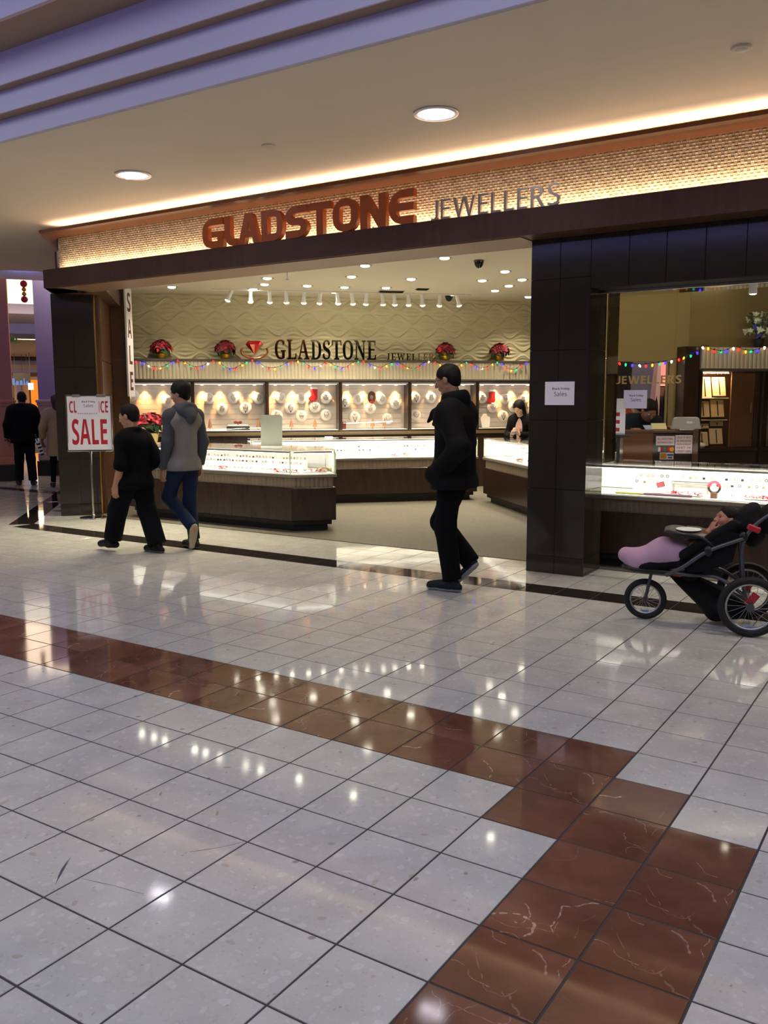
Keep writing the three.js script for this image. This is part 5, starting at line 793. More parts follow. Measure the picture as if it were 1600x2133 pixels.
  // plant with pale blooms at the right
  const pt = thing('potted_plant', 'pale green and blue flowering plant on the cabinet at the right edge', 'plant', W(6.93, PC - 0.12, 2.16), 0.4); obj('pot', lathe([[0, 0], [0.05, 0], [0.07, 0.1], [0.075, 0.11], [0, 0.1]], 18), M.black, pt); const lv = [], bl = [], st = [], wh = []; for (let k = 0; k < 60; k++) { const a = rr(0, 6.28), h2 = rr(0.02, 0.3), r = rr(0.03, 0.2) * (1.1 - h2); const c = [r * Math.cos(a), 0.12 + h2, r * Math.sin(a)]; if (k % 3 === 0) st.push(bar([0, 0.08, 0], c, 0.003, 4)); (k % 9 === 0 ? bl : k % 3 === 1 ? wh : lv).push(...(k % 3 === 1 || k % 9 === 0 ? flower(0.055, 6) : [petal(0.12, 0.04, -0.4).rotateZ(0.5).rotateY(a)]).map((q) => (k % 3 === 1 || k % 9 === 0 ? orient(q, [0.4 * Math.cos(a), 0.35, 1]) : q).translate(...c))); } obj('stem', st, M.leaf, pt, 'stuff'); obj('leaf', lv, std({ color: 0x86a268, roughness: 0.6, side: THREE.DoubleSide }), pt, 'stuff'); obj('bloom', wh, std({ color: 0xdfe8d2, roughness: 0.6, side: THREE.DoubleSide }), pt, 'stuff'); obj('bloom', bl, std({ color: 0x4a4fc0, roughness: 0.6, side: THREE.DoubleSide }), pt, 'stuff');
  // light string across the doorway head and along the cabinets
  const L = [[4.86, 2.06], [4.98, 2.0], [5.2, 1.965], [5.4, 1.955], [5.6, 1.98], [5.8, 2.02], [5.9, 2.07], [6.0, 2.12], [6.07, 2.18], [6.2, 2.13], [6.36, 2.12], [6.5, 2.17], [6.62, 2.13], [6.78, 2.13], [6.95, 2.19], [7.1, 2.14], [7.3, 2.13]], C = ['white', 'yellow', 'red', 'green', 'blue', 'white', 'red', 'yellow', 'green', 'blue', 'white', 'red', 'yellow', 'green', 'blue'];
  const pts = L.map(([s, y]) => W(s, (s < 5.85 ? PO : PC) + 0.045, y)), cv = new THREE.CatmullRomCurve3(pts.map((p) => new THREE.Vector3(...p))), sp = [], N = 30; for (let i = 0; i < N; i++) { const p = cv.getPointAt((i + 0.4) / N); sp.push([[p.x + 0.006, p.y - 0.012, p.z + 0.006], C[i % 15], 1.25, rr(-1, 1)]); }
  lightString('string of coloured bulbs over the doorway and the watch cabinets', pts, sp);
  area(1.6, 0.4, 0xffeccb, 11, [-2.0, 3.2, -9.6], [-2.9, 2.2, -11]);  // unseen light, placed to brighten the olive wall
}
// ------------------------------------------------------------------ people: smooth bodies meshed from a distance field (surface nets)
const V = (p) => new THREE.Vector3(...p), sub3 = (a, b) => [a[0] - b[0], a[1] - b[1], a[2] - b[2]], len3 = (a) => Math.hypot(...a), nrm = (a) => { const l = len3(a) || 1; return [a[0] / l, a[1] / l, a[2] / l]; }, lerp3 = (a, b, t) => [a[0] + (b[0] - a[0]) * t, a[1] + (b[1] - a[1]) * t, a[2] + (b[2] - a[2]) * t], cross = (a, b) => [a[1] * b[2] - a[2] * b[1], a[2] * b[0] - a[0] * b[2], a[0] * b[1] - a[1] * b[0]], dot = (a, b) => a[0] * b[0] + a[1] * b[1] + a[2] * b[2];
const cap = (a, b, ra, rb = ra, o = {}) => ({ a, b, ra, rb, ...o });       // o: flat [normal, scale], end (flat at b), k, cut
const ell = (c, r, m = null, o = {}) => ({ c, r, m, ...o });               // m: Matrix3-like rows of the frame
function distance(q, x, y, z) {
  if (q.c) {
    let dx = x - q.c[0], dy = y - q.c[1], dz = z - q.c[2];
    if (q.m) { const m = q.m; [dx, dy, dz] = [dx * m[0][0] + dy * m[0][1] + dz * m[0][2], dx * m[1][0] + dy * m[1][1] + dz * m[1][2], dx * m[2][0] + dy * m[2][1] + dz * m[2][2]]; }
    if (q.R) { const l = Math.hypot(dx, dz) - q.R; return Math.hypot(l, dy * (q.sq ?? 1)) - q.r; }
    const r = q.r, k0 = Math.hypot(dx / r[0], dy / r[1], dz / r[2]), k1 = Math.hypot(dx / (r[0] * r[0]), dy / (r[1] * r[1]), dz / (r[2] * r[2])); return k1 < 1e-6 ? -Math.min(...r) : k0 * (k0 - 1) / k1;
  }
  const { a, b } = q, bx = b[0] - a[0], by = b[1] - a[1], bz = b[2] - a[2], L2 = bx * bx + by * by + bz * bz || 1e-9; let px = x - a[0], py = y - a[1], pz = z - a[2];
  const t0 = (px * bx + py * by + pz * bz) / L2, t = Math.max(0, Math.min(1, t0)); px -= bx * t; py -= by * t; pz -= bz * t;
  if (q.flat) { const [n, s] = q.flat, d = (px * n[0] + py * n[1] + pz * n[2]) * (s - 1); px += n[0] * d; py += n[1] * d; pz += n[2] * d; }
  let d = Math.hypot(px, py, pz) - (q.ra + (q.rb - q.ra) * t);
  if (q.end) d = Math.max(d, (t0 - 1) * Math.sqrt(L2)); return d;
}
function sdf(prims, res, { k = 0.03, planes = [], fold = 0, scale = 9, ph = 0 } = {}) {
  let lo = [1e9, 1e9, 1e9], hi = [-1e9, -1e9, -1e9]; const bb = prims.map((q) => { const A = [], B = []; for (let i = 0; i < 3; i++) { if (q.c) { const R = q.R ? q.R + q.r / Math.min(1, q.sq ?? 1) : Math.max(...q.r); A[i] = q.c[i] - R; B[i] = q.c[i] + R; } else { const R = Math.max(q.ra, q.rb) / Math.min(1, q.flat ? q.flat[1] : 1); A[i] = Math.min(q.a[i], q.b[i]) - R; B[i] = Math.max(q.a[i], q.b[i]) + R; } if (!q.sub) { lo[i] = Math.min(lo[i], A[i]); hi[i] = Math.max(hi[i], B[i]); } } return [A, B]; });
  const pad = 2.5 * res + fold, n = [0, 1, 2].map((i) => Math.ceil((hi[i] - lo[i] + 2 * pad) / res) + 1), o = lo.map((v) => v - pad), F = new Float32Array(n[0] * n[1] * n[2]).fill(0.5), at = (i, j, l) => (l * n[1] + j) * n[0] + i;
  prims.forEach((q, w) => {
    const kk = q.k ?? k, m = kk + 3 * res + (q.sub ? 0 : 0.01), s = [0, 1, 2].map((i) => Math.max(0, Math.floor((bb[w][0][i] - m - o[i]) / res))), e = [0, 1, 2].map((i) => Math.min(n[i] - 1, Math.ceil((bb[w][1][i] + m - o[i]) / res)));
    for (let l = s[2]; l <= e[2]; l++) for (let j = s[1]; j <= e[1]; j++) for (let i = s[0]; i <= e[0]; i++) {
      const f = at(i, j, l), A = F[f], d = distance(q, o[0] + i * res, o[1] + j * res, o[2] + l * res);
      if (q.sub) { const h = Math.max(kk - Math.abs(A + d), 0) / (kk || 1); F[f] = Math.max(A, -d) + h * h * kk * 0.25; } else { const h = Math.max(kk - Math.abs(A - d), 0) / (kk || 1); F[f] = Math.min(A, d) - h * h * kk * 0.25; }
    }
  });
  const N3 = (x, y, z) => (vnoise(x + 50, y + 50, 997, 3 + ph) + vnoise(y + 20, z + 70, 997, 5 + ph) + vnoise(z + 90, x + 10, 997, 7 + ph)) / 1.5 - 1;
  if (planes.length || fold) for (let l = 0; l < n[2]; l++) for (let j = 0; j < n[1]; j++) for (let i = 0; i < n[0]; i++) { const f = at(i, j, l); if (F[f] > 0.1) continue; const x = o[0] + i * res, y = o[1] + j * res, z = o[2] + l * res; if (fold) F[f] += fold * N3(x * scale, y * scale * 0.7, z * scale); for (const [pn, c] of planes) F[f] = Math.max(F[f], pn[0] * x + pn[1] * y + pn[2] * z - c); }
  const P = [], I = [], idx = new Int32Array(F.length).fill(-1), C = [[0, 0, 0], [1, 0, 0], [0, 1, 0], [1, 1, 0], [0, 0, 1], [1, 0, 1], [0, 1, 1], [1, 1, 1]], E = [[0, 1], [2, 3], [4, 5], [6, 7], [0, 2], [1, 3], [4, 6], [5, 7], [0, 4], [1, 5], [2, 6], [3, 7]];
  for (let l = 0; l + 1 < n[2]; l++) for (let j = 0; j + 1 < n[1]; j++) for (let i = 0; i + 1 < n[0]; i++) {
    let mask = 0; const v = []; for (let c = 0; c < 8; c++) { v[c] = F[at(i + C[c][0], j + C[c][1], l + C[c][2])]; if (v[c] < 0) mask |= 1 << c; } if (!mask || mask === 255) continue;
    let x = 0, y = 0, z = 0, m = 0; for (const [a, b] of E) if ((v[a] < 0) !== (v[b] < 0)) { const t = v[a] / (v[a] - v[b]); x += C[a][0] + (C[b][0] - C[a][0]) * t; y += C[a][1] + (C[b][1] - C[a][1]) * t; z += C[a][2] + (C[b][2] - C[a][2]) * t; m++; }
    idx[at(i, j, l)] = P.length / 3; P.push(o[0] + (i + x / m) * res, o[1] + (j + y / m) * res, o[2] + (l + z / m) * res);
  }
  for (let l = 1; l + 1 < n[2]; l++) for (let j = 1; j + 1 < n[1]; j++) for (let i = 1; i + 1 < n[0]; i++) {
    const f = at(i, j, l), a = F[f] < 0; const quad = (b, A, B, Cc, D) => { if ((F[b] < 0) === a) return; if (A < 0 || B < 0 || Cc < 0 || D < 0) return; a ? I.push(A, B, Cc, A, Cc, D) : I.push(A, Cc, B, A, D, Cc); };
    quad(at(i + 1, j, l), idx[at(i, j - 1, l - 1)], idx[at(i, j, l - 1)], idx[f], idx[at(i, j - 1, l)]);
    quad(at(i, j + 1, l), idx[at(i - 1, j, l - 1)], idx[at(i - 1, j, l)], idx[f], idx[at(i, j, l - 1)]);
    quad(at(i, j, l + 1), idx[at(i - 1, j - 1, l)], idx[at(i, j - 1, l)], idx[f], idx[at(i - 1, j, l)]);
  }
  const g = new THREE.BufferGeometry(); g.setAttribute('position', new THREE.BufferAttribute(new Float32Array(P), 3)); g.setIndex(I); g.computeVertexNormals();
  const uv = new Float32Array(P.length / 3 * 2); for (let i = 0; i < uv.length / 2; i++) { uv[2 * i] = P[3 * i] + 0.6 * P[3 * i + 2]; uv[2 * i + 1] = P[3 * i + 1]; } g.setAttribute('uv', new THREE.BufferAttribute(uv, 2)); return g;
}
function frame(c, yaw, pitch, roll = 0) { // head frame: to(p) maps head coordinates to the person's; rows for ellipsoids
  const m = new THREE.Matrix4().makeRotationFromEuler(new THREE.Euler(pitch, yaw, roll, 'YXZ')), e = m.elements, X = [e[0], e[1], e[2]], Y = [e[4], e[5], e[6]], Z = [e[8], e[9], e[10]];
  return { to: (p) => [0, 1, 2].map((i) => c[i] + X[i] * p[0] + Y[i] * p[1] + Z[i] * p[2]), rows: [X, Y, Z], q: new THREE.Quaternion().setFromRotationMatrix(m) };
}
function headPrims(H, s = 1) {
  const E = (c, r, o) => ell(H.to(c.map((v) => v * s)), r.map((v) => v * s), H.rows, o), K = (a, b, r, r2) => cap(H.to(a.map((v) => v * s)), H.to(b.map((v) => v * s)), r * s, (r2 ?? r) * s, { k: 0.012 });
  const out = [E([0, 0.03, -0.012], [0.073, 0.083, 0.092]), E([0, -0.03, 0.02], [0.06, 0.084, 0.068], { k: 0.03 }), K([0, -0.1, 0.058], [0, -0.098, 0.066], 0.017), K([-0.033, 0.024, 0.073], [0.033, 0.024, 0.073], 0.013), K([0, 0.012, 0.085], [0, -0.026, 0.106], 0.0085, 0.0125)];
  for (const d of [-1, 1]) out.push(K([d * 0.042, -0.062, 0.0], [d * 0.01, -0.096, 0.056], 0.02), E([d * 0.036, -0.024, 0.056], [0.026, 0.024, 0.026], { k: 0.02 }), E([d * 0.011, -0.031, 0.098], [0.0085, 0.007, 0.009], { k: 0.006 }), E([d * 0.031, 0.007, 0.097], [0.018, 0.011, 0.018], { sub: true, k: 0.008 }), E([d * 0.076, -0.006, -0.006], [0.009, 0.031, 0.019], { k: 0.006 }));
  out.push(K([-0.017, -0.055, 0.082], [0.017, -0.055, 0.082], 0.0062), K([-0.013, -0.064, 0.08], [0.013, -0.064, 0.08], 0.0075)); return out;
}
function handPrims(w, dir, palm, side, s = 1, curl = 0.45, spread = 0.12) { // side: direction of the thumb
  dir = nrm(dir); palm = nrm(sub3(palm, dir.map((v) => v * dot(palm, dir)))); const lat = nrm(cross(dir, palm)), th = dot(lat, side) >= 0 ? lat : lat.map((v) => -v), P = (f, l, n) => [0, 1, 2].map((i) => w[i] + s * (dir[i] * f + th[i] * l + palm[i] * n)), out = [];
  for (const l of [-0.026, -0.009, 0.009, 0.026]) out.push(cap(P(0.005, l * 0.7, 0), P(0.082, l, 0), 0.0135 * s, 0.0115 * s, { k: 0.012 }));
  const L = [0.056, 0.07, 0.076, 0.068]; [-0.028, -0.0095, 0.0095, 0.028].forEach((l, i) => { let f = 0.083, n = 0.0, a = curl * (0.5 + 0.2 * (3 - i)), p = P(f, l, n), q; for (const [t, r0, r1] of [[0.45, 0.0092, 0.0085], [0.31, 0.0085, 0.0078], [0.24, 0.0078, 0.0066]]) { f += L[i] * t * Math.cos(a); n += L[i] * t * Math.sin(a); q = P(f, l * (1 + spread * (f - 0.083) * 8), n); out.push(cap(p, q, r0 * s, r1 * s, { k: 0.003 })); p = q; a += curl; } });
  let p = P(0.022, 0.026, 0.006), q = P(0.055, 0.05, 0.02); out.push(cap(p, q, 0.0135 * s, 0.0105 * s, { k: 0.012 })); p = q; q = P(0.083, 0.054, 0.03); out.push(cap(p, q, 0.0102 * s, 0.0088 * s, { k: 0.004 })); out.push(cap(q, P(0.102, 0.05, 0.036), 0.0088 * s, 0.0072 * s, { k: 0.004 })); return out;
}
const weave = (k) => dtex(128, (u, v) => 110 + 70 * fbm(u, v, 24, k, 3) + 40 * (((Math.floor(u * 64) + Math.floor(v * 64)) & 1)), false, 0.12);
const clothBump = weave(3);
const cloth = (c, rough = 0.9, bump = 0.0006) => phy({ color: c, roughness: rough, specularIntensity: 0.35, bumpMap: clothBump, bumpScale: bump });
const skin = (c) => phy({ color: c, roughness: 0.55 }), strands = dtex(256, (u, v) => 255 * fbm(u, v * 0.06, 64, 12, 3), false, 0.12), hairM = phy({ color: 0x0d0a09, roughness: 0.65, specularIntensity: 0.5, bumpMap: strands, bumpScale: 0.003 });
M.eye = std({ color: 0xe8e2dc, roughness: 0.2 }); M.iris = std({ color: 0x1d120c, roughness: 0.15 });
function person(o) {
  const J = o.J, g = o.girth ?? 1, t = thing('person', o.label, 'person', o.pos, o.turn, o.group), H = frame(J.head, o.look?.[0] ?? 0, o.look?.[1] ?? 0, o.look?.[2] ?? 0), hs = o.headSize ?? 1, r = o.res ?? 0.011, Z = [0, 0, 1], fz2 = (s) => [Z, s];
  // one continuous body
  const B = [cap(J.hipL, J.hipR, 0.1 * g, 0.1 * g, { flat: fz2(1.1) }), cap(J.pelvis, J.chest, 0.118 * g, 0.125 * g, { flat: fz2(1.2) }), cap(lerp3(J.chest, J.shL, 0.6), lerp3(J.chest, J.shR, 0.6), 0.1 * g, 0.1 * g, { flat: fz2(1.15) }), cap(J.neck, H.to([0, -0.03, -0.015]), 0.058 * hs, 0.052 * hs), cap(lerp3(J.shL, J.neck, 0.5), lerp3(J.shR, J.neck, 0.5), 0.05 * g)];
  for (const s of ['L', 'R']) B.push(cap(J['hip' + s], J['knee' + s], 0.082 * g, 0.054 * g), cap(J['knee' + s], J['ank' + s], 0.053 * g, 0.036 * g), cap(J['ank' + s], J['toe' + s], 0.034, 0.026), cap(J['sh' + s], J['el' + s], 0.05 * g, 0.038 * g), cap(J['el' + s], J['wr' + s], 0.038 * g, 0.026 * g));
  const geos = [sdf(B, r, { k: 0.035 }), sdf([cap(J.neck, H.to([0, -0.03, -0.015]), 0.057 * hs, 0.051 * hs), ...headPrims(H, hs)], o.fine ?? 0.0045, { k: 0.014 })];
  for (const s of ['L', 'R']) { const h = o['hand' + s]; if (h) geos.push(sdf([cap(lerp3(J['wr' + s], J['el' + s], 0.2), J['wr' + s], 0.027 * g, 0.024 * g), ...handPrims(J['wr' + s], h.dir, h.palm, h.thumb, o.handSize ?? 1, h.curl ?? 0.4)], o.fineHand ?? 0.0035, { k: 0.01 })); }
  obj('body', mergeGeometries(geos), o.skin, t);
  for (const d of [-1, 1]) { const e = obj('eye', ball(0.0125 * hs, 0, 0, 0, 1, 1, 1, 14, 10), o.closed ? o.skin : M.eye, t); e.position.set(...H.to([d * 0.031 * hs, 0.007 * hs, 0.0765 * hs])); e.quaternion.copy(H.q); if (!o.closed) obj('iris', ball(0.0068 * hs, 0, -0.001, 0.0085 * hs, 1, 1, 0.65, 12, 8), M.iris, e); obj('eyebrow', bar(H.to([d * 0.015 * hs, 0.03 * hs, 0.088 * hs]), H.to([d * 0.046 * hs, 0.031 * hs, 0.073 * hs]), 0.0035 * hs, 6, 0.0022 * hs), o.hairMat ?? hairM, t); }
  const hp = o.hair(H, hs); obj('hair', sdf(hp.prims, o.fineHair ?? 0.006, { k: 0.02, fold: (hp.fold ?? 0.004) * 1.5, scale: 34, planes: hp.planes ?? [] }), o.hairMat ?? hairM, t);
  for (const q of o.wear) obj(q.name, sdf(q.prims, q.res ?? r, { k: q.k ?? 0.035, fold: q.fold ?? 0.006, scale: q.scale ?? 8, planes: q.planes ?? [], ph: q.ph ?? 0 }), q.mat, t);
  return { t, H };
}
const shortHair = (low = -0.055, thick = 1) => (H, s) => { const E = (c, r, o) => ell(H.to(c.map((v) => v * s)), r.map((v) => v * s), H.rows, o); const f = H.rows; return { fold: 0.005, prims: [E([0, 0.036, -0.018], [0.081 * thick, 0.09 * thick, 0.099 * thick]), E([0, -0.01, -0.055], [0.068, 0.075, 0.052]), E([0, -0.055, 0.085], [0.09, 0.115, 0.088], { sub: true, k: 0.012 }), E([0.085, -0.03, 0.012], [0.03, 0.045, 0.032], { sub: true, k: 0.01 }), E([-0.085, -0.03, 0.012], [0.03, 0.045, 0.032], { sub: true, k: 0.01 })], planes: [[f[1].map((v) => -v), -(dot(f[1], H.to([0, low * s, 0])))]] }; };
function trousers(J, g, r1, r2, r3, hem = 0.93, mat, o = {}) {
  const P = [cap(lerp3(J.hipL, J.hipR, 0.2), lerp3(J.hipL, J.hipR, 0.8), 0.106 * g, 0.106 * g, { flat: [[0, 0, 1], 1.06] }), cap(J.pelvis, lerp3(J.pelvis, J.chest, 0.2), 0.115 * g, 0.115 * g, { flat: [[0, 0, 1], 1.15] })];
  for (const s of ['L', 'R']) P.push(cap(J['hip' + s], J['knee' + s], r1 * g, r2 * g), cap(J['knee' + s], lerp3(J['knee' + s], J['ank' + s], hem), r2 * g, r3 * g, { end: true }));
  return { name: 'trousers', prims: P, mat, ...o };
}
function shoe(J, s, w = 0.04) { const a = J['ank' + s], b = J['toe' + s], d = nrm(sub3(b, a)), heel = [a[0] - d[0] * 0.03, a[1] - 0.045, a[2] - d[2] * 0.05], h2 = lerp3(a, b, 0.1); return [cap([a[0], a[1] - 0.02, a[2]], b, w * 1.02, w * 0.82), cap(heel, lerp3(heel, b, 0.5), w * 0.8, w * 0.85), cap(a, [a[0], a[1] + 0.02, a[2]], w * 0.95, w * 0.9)]; }
function addShoes(P, J, mat, soleMat, w = 0.043, res = 0.007) {
  for (const s of ['L', 'R']) {
    const pr = shoe(J, s, w), a = J['ank' + s], b = J['toe' + s], lift = a[1] > 0.15;
    const up = lift ? nrm(cross(nrm(sub3(b, a)), [1, 0, 0])) : [0, 1, 0], U = up[1] < 0 ? up.map((v) => -v) : up; // sole side of the foot
    const base = lift ? dot(U, b) - w * 0.8 : 0.0;
    const m = obj('shoe', sdf(pr, res, { k: 0.025, planes: [[U.map((v) => -v), -(base + 0.012)]] }), mat, P.t);
    const so = pr.map((q) => ({ ...q, a: [...q.a], b: [...q.b], ra: q.ra * 1.05, rb: q.rb * 1.05 }));
    obj('sole', sdf(so, res, { k: 0.025, planes: [[U.map((v) => -v), -(base + 0.0015)], [U, base + 0.026]] }), soleMat, m);
  }
}
const sleeve = (J, s, r1, r2, r3, to = 0.95, o = {}) => [cap(J['sh' + s], J['el' + s], r1, r2), cap(J['el' + s], lerp3(J['el' + s], J['wr' + s], to), r2, r3, { end: true, ...o })];
const chestPrims = (J, g, hemY, w, flat = 1.12) => [cap(lerp3(J.chest, J.shL, 0.62), lerp3(J.chest, J.shR, 0.62), w * g, w * g, { flat: [[0, 0, 1], flat] }), cap(J.pelvis, J.chest, w * 1.24 * g, w * 1.22 * g, { flat: [[0, 0, 1], flat * 1.03] }), cap([J.hipL[0] * 0.5, hemY + 0.02, J.hipL[2]], [J.hipR[0] * 0.5, hemY + 0.02, J.hipR[2]], w * 1.14 * g, w * 1.14 * g, { flat: [[0, 0, 1], flat * 0.98] }), cap(lerp3(J.shL, J.neck, 0.35), lerp3(J.shR, J.neck, 0.35), w * 0.62 * g)];
// the man in the black coat, hands in his pockets, mid-stride to the left
{
  const J = { pelvis: [0, 0.98, 0], chest: [0, 1.3, 0.005], neck: [0, 1.51, 0], head: [0, 1.695, 0.075], hipL: [0.09, 0.93, 0], kneeL: [0.1, 0.52, 0.035], ankL: [0.1, 0.085, -0.03], toeL: [0.105, 0.036, 0.16], hipR: [-0.09, 0.93, 0], kneeR: [-0.09, 0.53, 0.17], ankR: [-0.09, 0.2, -0.12], toeR: [-0.09, 0.06, 0.02], shL: [0.19, 1.44, -0.02], elL: [0.28, 1.17, -0.17], wrL: [0.21, 0.99, 0.03], shR: [-0.19, 1.44, 0], elR: [-0.27, 1.18, 0.03], wrR: [-0.17, 1.03, 0.2] };
  const coat = cloth(0x0b0b0d, 0.85, 0.001), P = person({ label: 'man in black coat, dark trousers and glasses walking left past the shop opening', pos: [-3.375, 0, -6.24], turn: -1.52, J, girth: 1.05, look: [0.12, 0.3], skin: skin(0xa87858), hair: shortHair(-0.075), wear: [
    trousers(J, 1, 0.1, 0.085, 0.078, 0.97, cloth(0x08080a, 0.95)),
    { name: 'coat', mat: coat, fold: 0.009, scale: 7, prims: [...chestPrims(J, 1.02, 0.84, 0.145, 1.08), cap([0.1, 0.86, 0], [-0.1, 0.86, 0], 0.165, 0.165, { flat: [[0, 0, 1], 1.1] }), ...sleeve(J, 'L', 0.092, 0.084, 0.075, 1), ...sleeve(J, 'R', 0.09, 0.084, 0.075, 1), cap(J.wrL, [0.19, 0.95, 0.1], 0.07, 0.07), cap(J.wrR, [-0.13, 1.0, 0.2], 0.07)], planes: [[[0, -1, 0], -0.835]] },
    { name: 'collar', mat: coat, res: 0.008, k: 0.02, fold: 0.003, prims: [{ c: [0, 1.535, 0.0], R: 0.085, r: 0.034, sq: 0.5, m: frame([0, 0, 0], 0, 0.18).rows }, cap([0.05, 1.43, 0.16], [0.02, 1.36, 0.235], 0.035, 0.012), cap([-0.05, 1.43, 0.16], [-0.02, 1.34, 0.2], 0.035, 0.02), cap([0.045, 1.5, 0.08], [0.05, 1.42, 0.16], 0.035), cap([-0.045, 1.5, 0.08], [-0.05, 1.42, 0.16], 0.035)] },
  ] });
  addShoes(P, J, cloth(0x20242e, 0.6), std({ color: 0x8d8f98, roughness: 0.6 }), 0.046);
  const H = P.H, f = []; for (const d of [-1, 1]) { const ring = []; for (let k = 0; k < 16; k++) { const a = k / 16 * 6.283; ring.push(H.to([d * 0.033 + 0.024 * Math.cos(a), 0.004 + 0.015 * Math.sin(a), 0.101 - 0.006 * Math.abs(Math.cos(a))])); } f.push(tube(ring, 0.0017, 32, 5, true), bar(H.to([d * 0.057, 0.008, 0.096]), H.to([d * 0.078, 0.008, -0.005]), 0.002, 5)); } f.push(bar(H.to([-0.009, 0.006, 0.103]), H.to([0.009, 0.006, 0.103]), 0.0017, 5)); obj('spectacles', f, M.black, P.t);
}
// the boy in black with bare forearms, striding left
{
  const J = { pelvis: [0, 0.8, 0], chest: [0, 1.06, 0], neck: [0, 1.225, 0], head: [0.01, 1.375, 0.045], hipL: [0.085, 0.76, 0.0], kneeL: [0.09, 0.43, 0.17], ankL: [0.09, 0.11, 0.27], toeL: [0.1, 0.06, 0.44], hipR: [-0.085, 0.76, 0], kneeR: [-0.08, 0.42, -0.07], ankR: [-0.07, 0.075, -0.22], toeR: [-0.07, 0.034, -0.06], shL: [0.145, 1.15, 0], elL: [0.2, 0.9, -0.03], wrL: [0.225, 0.7, 0.03], shR: [-0.145, 1.15, -0.01], elR: [-0.195, 0.93, -0.15], wrR: [-0.15, 0.82, 0.06] };
  const shirt = cloth(0x08080a, 0.95), P = person({ label: 'stout boy in black shirt and dark trousers striding left by the sale sign', pos: [-6.95, 0, -6.07], turn: -1.57, J, girth: 1.0, headSize: 0.98, look: [0.35, 0.22], skin: skin(0xb98766), hair: shortHair(-0.07), handSize: 0.92,
    handL: { dir: [0.0, -1, 0.12], palm: [-1, 0, 0.3], thumb: [0, 0, 1], curl: 0.3 }, wear: [
      trousers(J, 1.06, 0.105, 0.09, 0.088, 0.96, cloth(0x090a10, 0.95)),
      { name: 'shirt', mat: shirt, fold: 0.008, prims: [...chestPrims(J, 1.0, 0.66, 0.12, 0.98), cap([0.06, 0.7, 0], [-0.06, 0.7, 0], 0.15, 0.15, { flat: [[0, 0, 1], 1.0] }), cap(J.shL, J.elL, 0.066, 0.062), cap(J.elL, lerp3(J.elL, J.wrL, 0.22), 0.062, 0.06, { end: true }), ...sleeve(J, 'R', 0.066, 0.062, 0.056, 1), { c: [0, 1.235, 0.0], R: 0.06, r: 0.026, m: frame([0, 0, 0], 0, 0.25).rows }], planes: [[[0, -1, 0], -0.655]] },
    ] });
  addShoes(P, J, cloth(0x15161a, 0.5), std({ color: 0x55565c, roughness: 0.5 }), 0.043);
  for (const s of ['L', 'R']) { const a = J['ank' + s], b = J['toe' + s]; for (const q of [0.45, 0.68]) { const c = lerp3(a, b, q); obj('shoe_strap', mv(cb(0.078, 0.012, 0.022, 0.005), c[0], c[1] + 0.035 - q * 0.006, c[2], 0, 0.25), std({ color: 0x8a8c92, roughness: 0.5 }), P.t); } }
}
